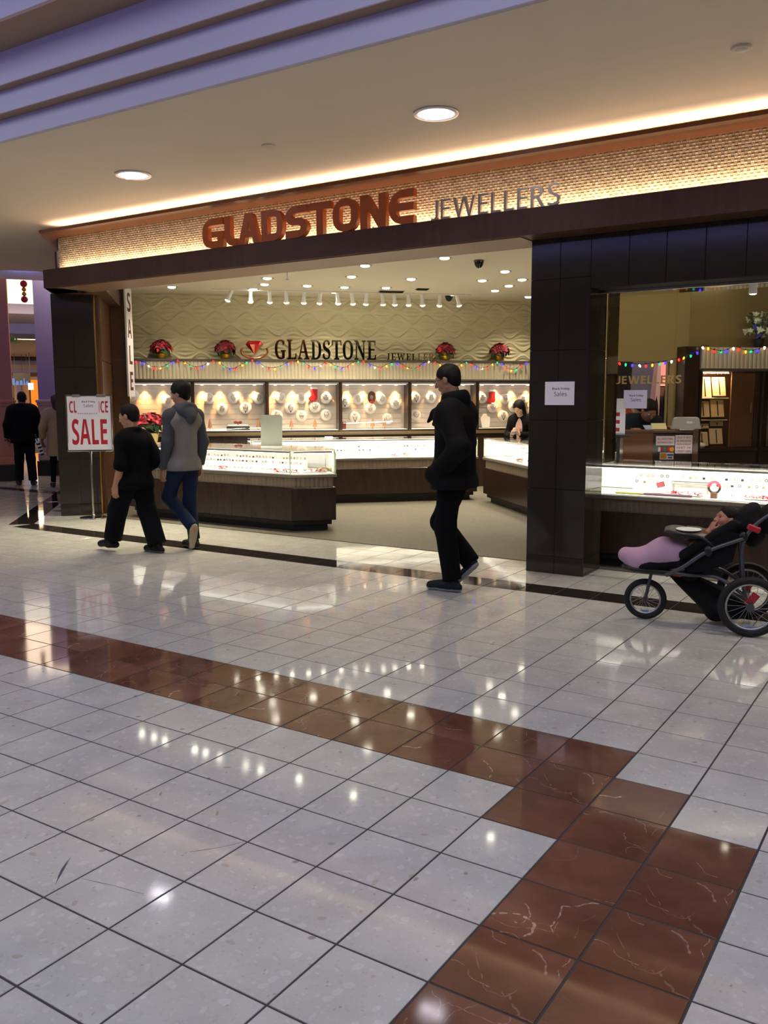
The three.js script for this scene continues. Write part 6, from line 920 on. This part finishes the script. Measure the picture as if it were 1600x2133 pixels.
// the teenager in the grey raglan hoodie
{
  const J = { pelvis: [0, 0.95, 0], chest: [0, 1.24, -0.01], neck: [0, 1.44, -0.01], head: [0.0, 1.598, 0.03], hipL: [0.08, 0.9, 0], kneeL: [0.1, 0.54, 0.14], ankL: [0.03, 0.24, -0.17], toeL: [0.02, 0.05, -0.11], hipR: [-0.08, 0.9, 0], kneeR: [-0.075, 0.5, 0.03], ankR: [-0.075, 0.085, -0.03], toeR: [-0.08, 0.036, 0.145], shL: [0.158, 1.375, -0.01], elL: [0.192, 1.11, -0.01], wrL: [0.2, 0.84, 0.09], shR: [-0.158, 1.375, -0.02], elR: [-0.2, 1.11, -0.06], wrR: [-0.195, 0.86, 0.0] };
  const grey = cloth(0x7f7c78, 0.95), dark = cloth(0x484b51, 0.95), jeans = cloth(0x18243c, 0.9, 0.0008), P = person({ label: 'tall slim boy in two-tone grey hoodie and blue jeans walking past the counter', pos: [-6.65, 0, -6.46], turn: -1.75, J, girth: 0.9, headSize: 0.99, look: [0.5, 0.2], skin: skin(0xb48468), hair: shortHair(-0.1, 1.12),
    handL: { dir: [0, -1, 0.15], palm: [-1, 0, 0], thumb: [0, 0, 1], curl: 0.45 }, handR: { dir: [0, -1, 0.05], palm: [1, 0, 0], thumb: [0, 0, 1], curl: 0.45 }, wear: [
      trousers(J, 0.98, 0.09, 0.07, 0.062, 0.97, jeans, { fold: 0.007 }),
      { name: 'hoodie', mat: grey, fold: 0.007, prims: [...chestPrims(J, 0.96, 0.84, 0.12, 1.1), cap([0.05, 0.87, 0], [-0.05, 0.87, 0], 0.14, 0.14, { flat: [[0, 0, 1], 1.1] })], planes: [[[0, -1, 0], -0.835], [[0.8, 0.6, 0], 0.955], [[-0.8, 0.6, 0], 0.955]] },
      { name: 'hem_band', mat: grey, fold: 0.002, res: 0.009, prims: [cap([0.05, 0.86, 0], [-0.05, 0.86, 0], 0.138, 0.138, { flat: [[0, 0, 1], 1.1] })], planes: [[[0, -1, 0], -0.82], [[0, 1, 0], 0.885]] },
      { name: 'sleeve', mat: dark, fold: 0.007, prims: [cap(lerp3(J.shL, J.neck, 0.55), J.shL, 0.07, 0.07), ...sleeve(J, 'L', 0.066, 0.058, 0.05, 0.97)] },
      { name: 'sleeve', mat: dark, fold: 0.007, prims: [cap(lerp3(J.shR, J.neck, 0.55), J.shR, 0.07, 0.07), ...sleeve(J, 'R', 0.066, 0.058, 0.05, 0.97)] },
      { name: 'hood', mat: dark, fold: 0.004, res: 0.009, k: 0.04, prims: [{ c: [0, 1.455, -0.015], R: 0.088, r: 0.036, m: frame([0, 0, 0], 0, 0.3).rows }, cap([0.075, 1.43, -0.09], [0, 1.36, -0.155], 0.05, 0.034), cap([-0.075, 1.43, -0.09], [0, 1.36, -0.155], 0.05, 0.034), cap([0, 1.41, -0.12], [0, 1.32, -0.14], 0.045, 0.03)] },
    ] });
  addShoes(P, J, cloth(0x2a2b2c, 0.7), std({ color: 0xa39a80, roughness: 0.7 }), 0.044);
}
// two people walking away down the corridor
const walk = (k, st) => ({ pelvis: [0, 0.95 * k, 0], chest: [0, 1.26 * k, 0], neck: [0, 1.46 * k, 0], head: [0, 1.625 * k, 0.02], hipL: [0.085 * k, 0.9 * k, 0], kneeL: [0.1 * k, 0.49 * k, 0.05 * st], ankL: [0.12 * k, 0.085 * k, 0.03 * st], toeL: [0.15 * k, 0.035, 0.21 * k], hipR: [-0.085 * k, 0.9 * k, 0], kneeR: [-0.1 * k, 0.49 * k, -0.02 * st], ankR: [-0.12 * k, 0.085 * k, -0.09 * st], toeR: [-0.16 * k, 0.035, 0.08 * k], shL: [0.18 * k, 1.4 * k, 0], elL: [0.26 * k, 1.13 * k, -0.04], wrL: [0.28 * k, 0.88 * k, 0.03], shR: [-0.18 * k, 1.4 * k, 0], elR: [-0.27 * k, 1.13 * k, -0.04], wrR: [-0.25 * k, 0.9 * k, 0.1] });
const AWAY = Math.atan2(-0.8212, -0.5706);
{
  const J = walk(0.96, 1), c = cloth(0x0a0a0b), P = person({ label: 'heavy man in black jacket seen from behind beside the left mall pillar', pos: [-14.1, 0, -9.8], turn: AWAY, J, girth: 1.12, res: 0.016, fine: 0.007, fineHand: 0.006, skin: skin(0x8a5f48), hair: shortHair(-0.06, 0.97), handL: { dir: [0, -1, 0], palm: [-1, 0, 0], thumb: [0, 0, 1] }, handR: { dir: [0, -1, 0.2], palm: [1, 0, 0], thumb: [0, 0, 1] }, wear: [trousers(J, 1, 0.1, 0.08, 0.075, 0.98, cloth(0x0e0f14), { res: 0.015 }), { name: 'jacket', mat: c, res: 0.015, fold: 0.01, prims: [...chestPrims(J, 1.1, 0.78, 0.15, 1.0), ...sleeve(J, 'L', 0.095, 0.085, 0.07), ...sleeve(J, 'R', 0.095, 0.085, 0.07), { c: [0, 1.42, 0], R: 0.075, r: 0.035 }], planes: [[[0, -1, 0], -0.76]] }] }); addShoes(P, J, M.black, M.black, 0.045, 0.01);
  const sl = obj('cuff', bar([0.285, 0.83, 0.03], [0.29, 0.8, 0.035], 0.042, 12), M.greyFrame, P.t);
}
{
  const J = walk(0.93, -0.6), P = person({ label: 'woman in long beige coat half hidden behind the corner pier', pos: [-13.29, 0, -9.91], turn: AWAY, J, girth: 0.95, res: 0.016, fine: 0.007, fineHand: 0.006, skin: skin(0x9a6d55), handL: { dir: [0, -1, 0], palm: [-1, 0, 0], thumb: [0, 0, 1], curl: 0.9 }, handR: { dir: [0, -1, 0], palm: [1, 0, 0], thumb: [0, 0, 1] }, hair: (H, s) => ({ fold: 0.005, prims: [ell(H.to([0, 0.03, -0.02]), [0.088, 0.1, 0.102], H.rows), cap(H.to([0, 0, -0.05]), H.to([0, -0.2, -0.05]), 0.075, 0.06), ell(H.to([0, -0.05, 0.09]), [0.085, 0.12, 0.085], H.rows, { sub: true, k: 0.01 })] }), hairMat: std({ color: 0x2a1712, roughness: 0.5 }), wear: [trousers(J, 0.9, 0.085, 0.06, 0.05, 0.98, cloth(0x0b0b0d), { res: 0.015 }), { name: 'coat', mat: cloth(0xa88d6a), res: 0.015, fold: 0.009, prims: [...chestPrims(J, 0.95, 0.58, 0.13, 1.05), cap([0, 1.1, 0], [0, 0.55, 0], 0.15, 0.2, { flat: [[0, 0, 1], 1.1] }), ...sleeve(J, 'L', 0.075, 0.065, 0.06, 0.8), ...sleeve(J, 'R', 0.075, 0.065, 0.06, 0.95)], planes: [[[0, -1, 0], -0.55]] }] }); addShoes(P, J, M.black, M.black, 0.038, 0.01);
  const b = new THREE.Vector3(0.27, 0, 0.03).applyAxisAngle(new THREE.Vector3(0, 1, 0), AWAY), bag = thing('handbag', 'black and white striped bag carried by the woman in beige', 'bag', [-13.29 + b.x, 0.6, -9.91 + b.z], AWAY); for (let k = 0; k < 8; k++) obj('stripe', mv(cb(0.05, 0.026, 0.24 - 0.005 * k, 0.006), 0, 0.013 + k * 0.026, 0), k % 2 ? M.paper : M.black, bag); obj('handle', tube([[0, 0.2, -0.07], [0, 0.285, -0.02], [0, 0.285, 0.02], [0, 0.2, 0.07]], 0.008, 16, 6), M.black, bag); bag.rotation.x = 0.35; bag.scale.setScalar(1.2);
}
{
  const J = walk(0.92, 0.5); person({ label: 'small distant figure in olive between the left pillar and the man in black', pos: Fp(23, 27, 0), turn: AWAY + 1, J, res: 0.022, fine: 0.011, fineHair: 0.012, fineHand: 0.009, skin: skin(0x7d5a45), hair: shortHair(-0.06), handL: { dir: [0, -1, 0], palm: [-1, 0, 0], thumb: [0, 0, 1] }, handR: { dir: [0, -1, 0], palm: [1, 0, 0], thumb: [0, 0, 1] }, wear: [trousers(J, 1, 0.1, 0.08, 0.075, 1.1, M.black, { res: 0.02 }), { name: 'jacket', mat: cloth(0x4b4a28), res: 0.02, prims: [...chestPrims(J, 1.05, 0.78, 0.14, 1.0), ...sleeve(J, 'L', 0.085, 0.075, 0.06), ...sleeve(J, 'R', 0.085, 0.075, 0.06)], planes: [[[0, -1, 0], -0.76]] }] });
}
// the shop assistant behind the counter, reading her phone
{
  const k = 0.88, J = { pelvis: [0, 0.95 * k, 0], chest: [0, 1.25 * k, 0.04], neck: [0, 1.44 * k, 0.07], head: [0, 1.585 * k, 0.15], hipL: [0.08, 0.9 * k, 0], kneeL: [0.09, 0.48 * k, 0.01], ankL: [0.09, 0.08, 0], toeL: [0.1, 0.035, 0.14], hipR: [-0.08, 0.9 * k, 0], kneeR: [-0.09, 0.48 * k, 0.01], ankR: [-0.09, 0.08, 0], toeR: [-0.1, 0.035, 0.14], shL: [0.16, 1.38 * k, 0.03], elL: [0.22, 1.1 * k, 0.06], wrL: [0.06, 1.13 * k, 0.26], shR: [-0.16, 1.38 * k, 0.03], elR: [-0.22, 1.1 * k, 0.06], wrR: [-0.07, 1.1 * k, 0.25] };
  const jk = cloth(0x0c0b0d), pos = [-5.68, 0, -12.68], turn = 0.0, P = person({ label: 'shop assistant with long black hair and black jacket looking down at her phone', pos, turn, closed: true, J, girth: 0.88, headSize: 0.95, look: [-0.1, 0.55], skin: skin(0xd0a58c), handL: { dir: [-0.45, 0.55, 0.6], palm: [-0.5, 0.3, -0.6], thumb: [0, 1, 0.2], curl: 0.6 }, handR: { dir: [0.5, 0.45, 0.6], palm: [0.5, 0.3, -0.6], thumb: [0, 1, 0.2], curl: 0.7 }, handSize: 0.92,
    hair: (H, s) => ({ fold: 0.003, prims: [ell(H.to([0, 0.032, -0.016]), [0.083, 0.092, 0.1], H.rows), cap(H.to([0.066, 0.02, -0.02]), H.to([0.075, -0.17, 0.02]), 0.032, 0.022), cap(H.to([-0.066, 0.02, -0.02]), H.to([-0.075, -0.17, 0.02]), 0.032, 0.022), cap(H.to([0, 0, -0.06]), H.to([0, -0.18, -0.07]), 0.07, 0.05), ell(H.to([0, -0.05, 0.095]), [0.06, 0.1, 0.07], H.rows, { sub: true, k: 0.012 })] }),
    wear: [trousers(J, 0.9, 0.09, 0.07, 0.065, 0.98, cloth(0x101013), { res: 0.014 }), { name: 'blouse', mat: cloth(0xcfa9a4), res: 0.01, prims: [cap(J.pelvis, J.chest, 0.12, 0.118, { flat: [[0, 0, 1], 1.1] }), cap(J.chest, J.neck, 0.11, 0.055)] }, { name: 'jacket', mat: jk, res: 0.01, k: 0.03, prims: [...chestPrims(J, 0.9, 0.72, 0.132, 1.08), ...sleeve(J, 'L', 0.066, 0.058, 0.046), ...sleeve(J, 'R', 0.066, 0.058, 0.046), cap([0, 1.36 * k, 0.19], [0, 0.72, 0.17], 0.07, 0.08, { sub: true, k: 0.01 })], planes: [[[0, -1, 0], -0.72]] }] });
  const p = new THREE.Vector3(0.0, 1.165 * k, 0.325).applyAxisAngle(new THREE.Vector3(0, 1, 0), turn), ph = thing('phone', 'dark phone held in both hands by the shop assistant', 'phone', [pos[0] + p.x, p.y, pos[2] + p.z], turn); ph.rotation.x = -0.9; obj('case', cb(0.07, 0.14, 0.009, 0.003), M.black, ph); obj('screen', mv(cb(0.062, 0.128, 0.001, 0.0004), 0, 0, -0.0048), lamp(0xcfe0ff, 0.5), ph);
}
// customers beyond the window counter
{
  const k = 0.93, J = { ...walk(k, 0), chest: [0, 1.17, 0.12], neck: [0, 1.3, 0.25], head: [0, 1.4, 0.36], shL: [0.17, 1.26, 0.2], elL: [0.24, 1.04, 0.26], wrL: [0.2, 1.2, 0.42], shR: [-0.17, 1.26, 0.2], elR: [-0.26, 1.05, 0.24], wrR: [-0.24, 1.18, 0.46] };
  person({ label: 'person in navy jacket bent over the cash desk behind the window', pos: W(5.12, -9.72), turn: 0.75, J, res: 0.013, fine: 0.006, skin: skin(0x9c7058), look: [0, 0.7], hair: shortHair(-0.08, 1.03), handL: { dir: [0, 0.2, 1], palm: [0, -1, 0], thumb: [-1, 0, 0] }, handR: { dir: [0, 0.2, 1], palm: [0, -1, 0], thumb: [1, 0, 0] }, wear: [trousers(J, 1, 0.1, 0.08, 0.075, 0.98, M.black, { res: 0.015 }), { name: 'jacket', mat: cloth(0x1a2330), res: 0.012, fold: 0.008, prims: [...chestPrims(J, 1, 0.74, 0.14, 1.05), ...sleeve(J, 'L', 0.08, 0.07, 0.058, 0.9), ...sleeve(J, 'R', 0.08, 0.07, 0.058, 0.9), { c: [0, 1.28, 0.22], R: 0.065, r: 0.03, m: frame([0, 0, 0], 0, 0.7).rows }], planes: [[[0, -1, 0], -0.72]] }] });
  const J2 = walk(0.88, 0); person({ label: 'black haired person in black standing in the doorway behind the monitor', pos: W(5.58, -10.5), turn: -2.6, J: J2, res: 0.013, fine: 0.006, skin: skin(0x9c7058), look: [0.4, 0.3], hair: shortHair(-0.09, 1.08), handL: { dir: [0, -1, 0], palm: [-1, 0, 0], thumb: [0, 0, 1] }, handR: { dir: [0, -1, 0], palm: [1, 0, 0], thumb: [0, 0, 1] }, wear: [trousers(J2, 1, 0.1, 0.08, 0.075, 0.98, M.black, { res: 0.015 }), { name: 'jacket', mat: cloth(0x0d0d10), res: 0.012, prims: [...chestPrims(J2, 1.05, 0.74, 0.145, 1.05), ...sleeve(J2, 'L', 0.085, 0.075, 0.06), ...sleeve(J2, 'R', 0.085, 0.075, 0.06)], planes: [[[0, -1, 0], -0.72]] }] });
}
// ------------------------------------------------------------------ jogging stroller with a sleeping child (x forward in its own axes, heading left)
{
  const R0 = 0.2, RF = 0.145, POS = [-1.12, 0, -6.25], TURN = Math.PI + 0.228; // local +x is the way it heads, local -z the side facing us
  const t = thing('stroller', 'black three-wheeled jogging stroller with a sleeping child under a pink blanket', 'stroller', POS, TURN);
  M.strBlack = cloth(0x121214, 0.85); M.strFrame = std({ color: 0x5a5b62, metalness: 0.7, roughness: 0.4 }); M.rim = std({ color: 0xb9bac0, metalness: 0.9, roughness: 0.25 }); M.strRed = std({ color: 0xb3202c, roughness: 0.5 });
  const NEAR = 0.27, FAR = -0.27, DX = 0.32, sh = (g) => g.translate(DX, 0, 0);   // the seat sits DX ahead of the rear axle
  const wheel = (x, z, r, w) => {
    const g = obj('wheel', mv(new THREE.TorusGeometry(r - w, w, 12, 40), x, r, z), M.rubber, t); const tor = new THREE.TorusGeometry(r - 2.1 * w, w * 0.42, 8, 40); obj('rim', mv(tor, x, r, z), M.rim, g);
    const sp = []; for (let k = 0; k < 20; k++) { const a = k / 20 * 6.283, d = k % 2 ? 0.018 : -0.018; sp.push(bar([x + 0.014 * Math.cos(a + 0.7), r + 0.014 * Math.sin(a + 0.7), z + d], [x + (r - 2.1 * w) * Math.cos(a), r + (r - 2.1 * w) * Math.sin(a), z], 0.0011, 4)); } obj('spokes', sp, M.rim, g, 'stuff');
    obj('hub', mv(new THREE.CylinderGeometry(r * 0.13, r * 0.13, 0.06, 18).rotateX(Math.PI / 2), x, r, z), M.strFrame, g);
    const ref = []; for (let k = 0; k < 5; k++) { const a = -1.75 + k * 0.09; ref.push(mv(cb(0.02, 0.011, 0.004, 0.001), x + (r - 2.9 * w) * Math.cos(a), r + (r - 2.9 * w) * Math.sin(a), z + (z > 0 ? 0.002 : -0.002), 0, 0, a + Math.PI / 2)); } obj('reflector', ref, std({ color: 0x86b4ee, roughness: 0.15, metalness: 0.4 }), g); return g;
  };
  wheel(0, NEAR, R0, 0.024); wheel(0, FAR, R0, 0.024); wheel(0.67, 0, RF, 0.02);
  obj('axle', bar([0, R0, FAR], [0, R0, NEAR], 0.012, 10), M.strFrame, t);
  for (const z of [NEAR - 0.05, FAR + 0.05]) {
    obj('frame_tube', tube([[0.03, R0 + 0.03, z], [0.05, 0.4, z * 0.98], [0.06, 0.6, z * 0.98], [0.0, 0.72, z * 0.95], [-0.2, 0.88, z * 0.9]], 0.0125, 34, 10), M.strFrame, t);
    obj('frame_tube', tube([[0.06, 0.64, z * 1.02], [0.28, 0.54, z * 1.06], [0.42, 0.43, z * 1.0], [0.53, 0.355, z * 0.75]], 0.0135, 28, 10), M.strFrame, t);
    obj('frame_tube', tube([[0.02, R0 + 0.05, z * 0.97], [0.2, 0.36, z * 0.8], [0.42, 0.36, z * 0.6], [0.64, 0.37, z * 0.15]], 0.012, 24, 10), M.strFrame, t);
    obj('hinge', ball(0.03, 0.27, 0.545, z * 1.06, 1, 1.2, 0.6), M.black, t); obj('hinge', ball(0.028, 0.06, 0.65, z * 1.0, 1, 1.2, 0.6), M.black, t);
    obj('lock_cap', mv(cb(0.085, 0.04, 0.018, 0.008), 0.0, 0.71, z * 1.08, 0, 0, 0.35), M.strRed, t);
    obj('fork_leg', bar([0.67, RF, z > 0 ? 0.035 : -0.035], [0.63, 0.36, z > 0 ? 0.03 : -0.03], 0.011, 10), M.strFrame, t);
    obj('brake', mv(cb(0.05, 0.1, 0.012, 0.005), -0.01, R0 + 0.04, z * 1.08, 0, 0, 0.6), M.strRed, t);
  }
  obj('handle', tube([[-0.2, 0.88, -0.24], [-0.31, 0.95, -0.16], [-0.34, 0.97, 0], [-0.31, 0.95, 0.16], [-0.2, 0.88, 0.24]], 0.016, 24, 10), M.black, t);
  obj('foot_rest', sdf([cap([0.42, 0.36, 0], [0.72, 0.37, 0], 0.12, 0.12, { flat: [[0, 1, 0], 3.6] })], 0.01, { k: 0.01, fold: 0 }), M.black, t); obj('accent', mv(cb(0.06, 0.016, 0.21, 0.005), 0.46, 0.345, 0), M.strRed, t);
  obj('seat', sh(sdf([cap([0.34, 0.4, 0], [0.02, 0.46, 0], 0.13, 0.15, { flat: [[0, 1, 0], 2.3] }), cap([0.0, 0.44, 0], [-0.26, 0.72, 0], 0.17, 0.16, { flat: [nrm([0.82, 0.57, 0]), 2.2] }), cap([0.1, 0.5, -0.16], [-0.2, 0.72, -0.18], 0.035), cap([0.1, 0.5, 0.16], [-0.2, 0.72, 0.18], 0.035), ell([-0.33, 0.68, 0], [0.08, 0.13, 0.19], null)], 0.011, { k: 0.04, fold: 0.004 })), M.strBlack, t);
  // side panels of the seat hang to the frame; basket below
  const tri = (pts, z) => { const s = new THREE.Shape(pts.map(([x, y]) => new THREE.Vector2(x, y))); return mv(new THREE.ExtrudeGeometry(s, { depth: 0.008, bevelEnabled: true, bevelSize: 0.002, bevelThickness: 0.002, bevelSegments: 1 }), 0, 0, z); };
  for (const z of [0.2, -0.208]) { obj('side_panel', sh(uvm(tri([[0.08, 0.46], [-0.02, 0.56], [-0.16, 0.68], [-0.24, 0.66], [-0.2, 0.48], [-0.04, 0.4], [0.06, 0.4]], z))), M.strBlack, t); }
  obj('basket', sdf([cap([0.5, 0.33, 0], [0.2, 0.12, 0], 0.02, 0.08, { flat: [[0, 0, 1], 0.65] }), cap([0.46, 0.345, 0], [0.08, 0.22, 0], 0.02, 0.08, { flat: [[0, 0, 1], 0.65] }), cap([0.2, 0.11, 0], [0.06, 0.13, 0], 0.075, 0.075, { flat: [[0, 0, 1], 0.65] })], 0.01, { k: 0.04, fold: 0.005, planes: [[nrm([-0.45, 1, 0]), 0.16]] }), M.strBlack, t);
  obj('canopy', sh(sdf([ell([-0.52, 0.7, 0], [0.21, 0.17, 0.23]), ell([-0.45, 0.61, 0], [0.19, 0.16, 0.2], null, { sub: true, k: 0.01 })], 0.011, { k: 0.01, fold: 0.004, planes: [[nrm([0.35, -1, 0]), -0.735 / Math.hypot(0.35, 1)]] })), M.strBlack, t);
  for (const z of [0.2, -0.2]) obj('tray_arm', sh(tube([[-0.1, 0.56, z], [0.0, 0.63, z], [0.1, 0.64, z * 0.9]], 0.012, 16, 8)), M.black, t);
  const tr = obj('snack_tray', sdf([cap([0.34, 0.625, -0.1], [0.34, 0.625, 0.1], 0.1, 0.1, { flat: [[0, 1, 0], 4] }), cap([0.46, 0.645, -0.09], [0.46, 0.645, 0.09], 0.1, 0.1, { flat: [[0, 1, 0], 5] }), cap([0.4, 0.66, -0.1], [0.4, 0.66, 0.1], 0.1, 0.1, { flat: [[0, 1, 0], 5], sub: true, k: 0.01 })], 0.008, { k: 0.05, fold: 0 }), std({ color: 0x141315, roughness: 0.45 }), t); obj('tray_insert', mv(new THREE.CylinderGeometry(0.085, 0.085, 0.004, 28).scale(1, 1, 1.15), 0.4, 0.653, 0), std({ color: 0x8d8a84, roughness: 0.12 }), tr);
  // the child, asleep on its side, cheek on one hand
  const J = { pelvis: [0.36, 0.48, 0], chest: [0.25, 0.61, 0.0], neck: [0.2, 0.68, 0.0], head: [0.16, 0.765, -0.03], hipL: [0.38, 0.47, -0.05], kneeL: [0.56, 0.51, -0.05], ankL: [0.7, 0.45, -0.05], toeL: [0.78, 0.48, -0.05], hipR: [0.38, 0.47, 0.05], kneeR: [0.57, 0.49, 0.05], ankR: [0.7, 0.44, 0.05], toeR: [0.78, 0.46, 0.05], shL: [0.23, 0.64, -0.115], elL: [0.35, 0.59, -0.13], wrL: [0.265, 0.7, -0.09], shR: [0.23, 0.64, 0.115], elR: [0.34, 0.57, 0.14], wrR: [0.4, 0.58, 0.04] };
  const sk = skin(0xb07a5e), H = frame(J.head, 2.0, -0.3, 0.15), s = 0.78, geos = [];
  const B = [cap(J.pelvis, J.chest, 0.075, 0.08), cap(J.chest, J.neck, 0.07, 0.035), cap(J.neck, J.head, 0.035)]; for (const q of ['L', 'R']) B.push(cap(J['hip' + q], J['knee' + q], 0.05, 0.038), cap(J['knee' + q], J['ank' + q], 0.036, 0.026), cap(J['ank' + q], J['toe' + q], 0.024, 0.018), cap(J['sh' + q], J['el' + q], 0.034, 0.027), cap(J['el' + q], J['wr' + q], 0.027, 0.019)); geos.push(sdf(B, 0.009, { k: 0.025 }), sdf([cap(J.neck, H.to([0, -0.03, 0]), 0.035), ...headPrims(H, s)], 0.0042, { k: 0.014 }));
  geos.push(sdf(handPrims(J.wrL, [-0.45, 0.9, 0.25], [-0.7, 0.1, 0.5], [0.3, 0.4, -1], 0.62, 0.35), 0.003, { k: 0.008 }), sdf(handPrims(J.wrR, [0.6, 0.1, -0.5], [0, -1, 0], [0, 0.4, -1], 0.6, 0.4), 0.003, { k: 0.008 }));
  const ch = thing('person', 'small child asleep in the stroller, cheek resting on a hand, brown top', 'person', [POS[0], -0.035, POS[2]], TURN); obj('body', mergeGeometries(geos), sk, ch);
  const hp = shortHair(-0.06, 1.04)(H, s); obj('hair', sdf(hp.prims, 0.006, { k: 0.02, fold: 0.004, scale: 42, planes: hp.planes }), hairM, ch);
  for (const d of [-1, 1]) obj('eyelid', bar(H.to([d * 0.02 * s, 0.004 * s, 0.085 * s]), H.to([d * 0.04 * s, 0.004 * s, 0.08 * s]), 0.002, 5), hairM, ch);
  obj('top', sdf([cap(J.pelvis, J.chest, 0.09, 0.095), cap(J.chest, J.neck, 0.085, 0.05), cap(J.shL, J.elL, 0.045, 0.038), cap(J.elL, lerp3(J.elL, J.wrL, 0.85), 0.038, 0.03, { end: true }), cap(J.shR, J.elR, 0.045, 0.038), cap(J.elR, lerp3(J.elR, J.wrR, 0.85), 0.038, 0.03, { end: true })], 0.008, { k: 0.03, fold: 0.004 }), cloth(0x6e5234), ch);
  const bl = thing('blanket', 'pale pink fleece blanket wrapped over the child\'s legs in the stroller', 'blanket', [POS[0], -0.03, POS[2]], TURN);
  obj('fleece', sdf([cap([0.36, 0.49, 0], [0.56, 0.515, 0], 0.095, 0.09, { flat: [[0, 0, 1], 0.68] }), cap([0.56, 0.515, 0], [0.72, 0.455, 0], 0.09, 0.07, { flat: [[0, 0, 1], 0.7] }), cap([0.72, 0.455, 0], [0.81, 0.48, 0], 0.07, 0.046, { flat: [[0, 0, 1], 0.7] }), cap([0.44, 0.42, 0], [0.74, 0.42, 0], 0.06, 0.05, { flat: [[0, 0, 1], 0.62] })], 0.008, { k: 0.05, fold: 0.013, scale: 11, ph: 4 }), cloth(0xbb98ae, 0.95, 0.001), bl);
}
renderer.render(scene, camera);
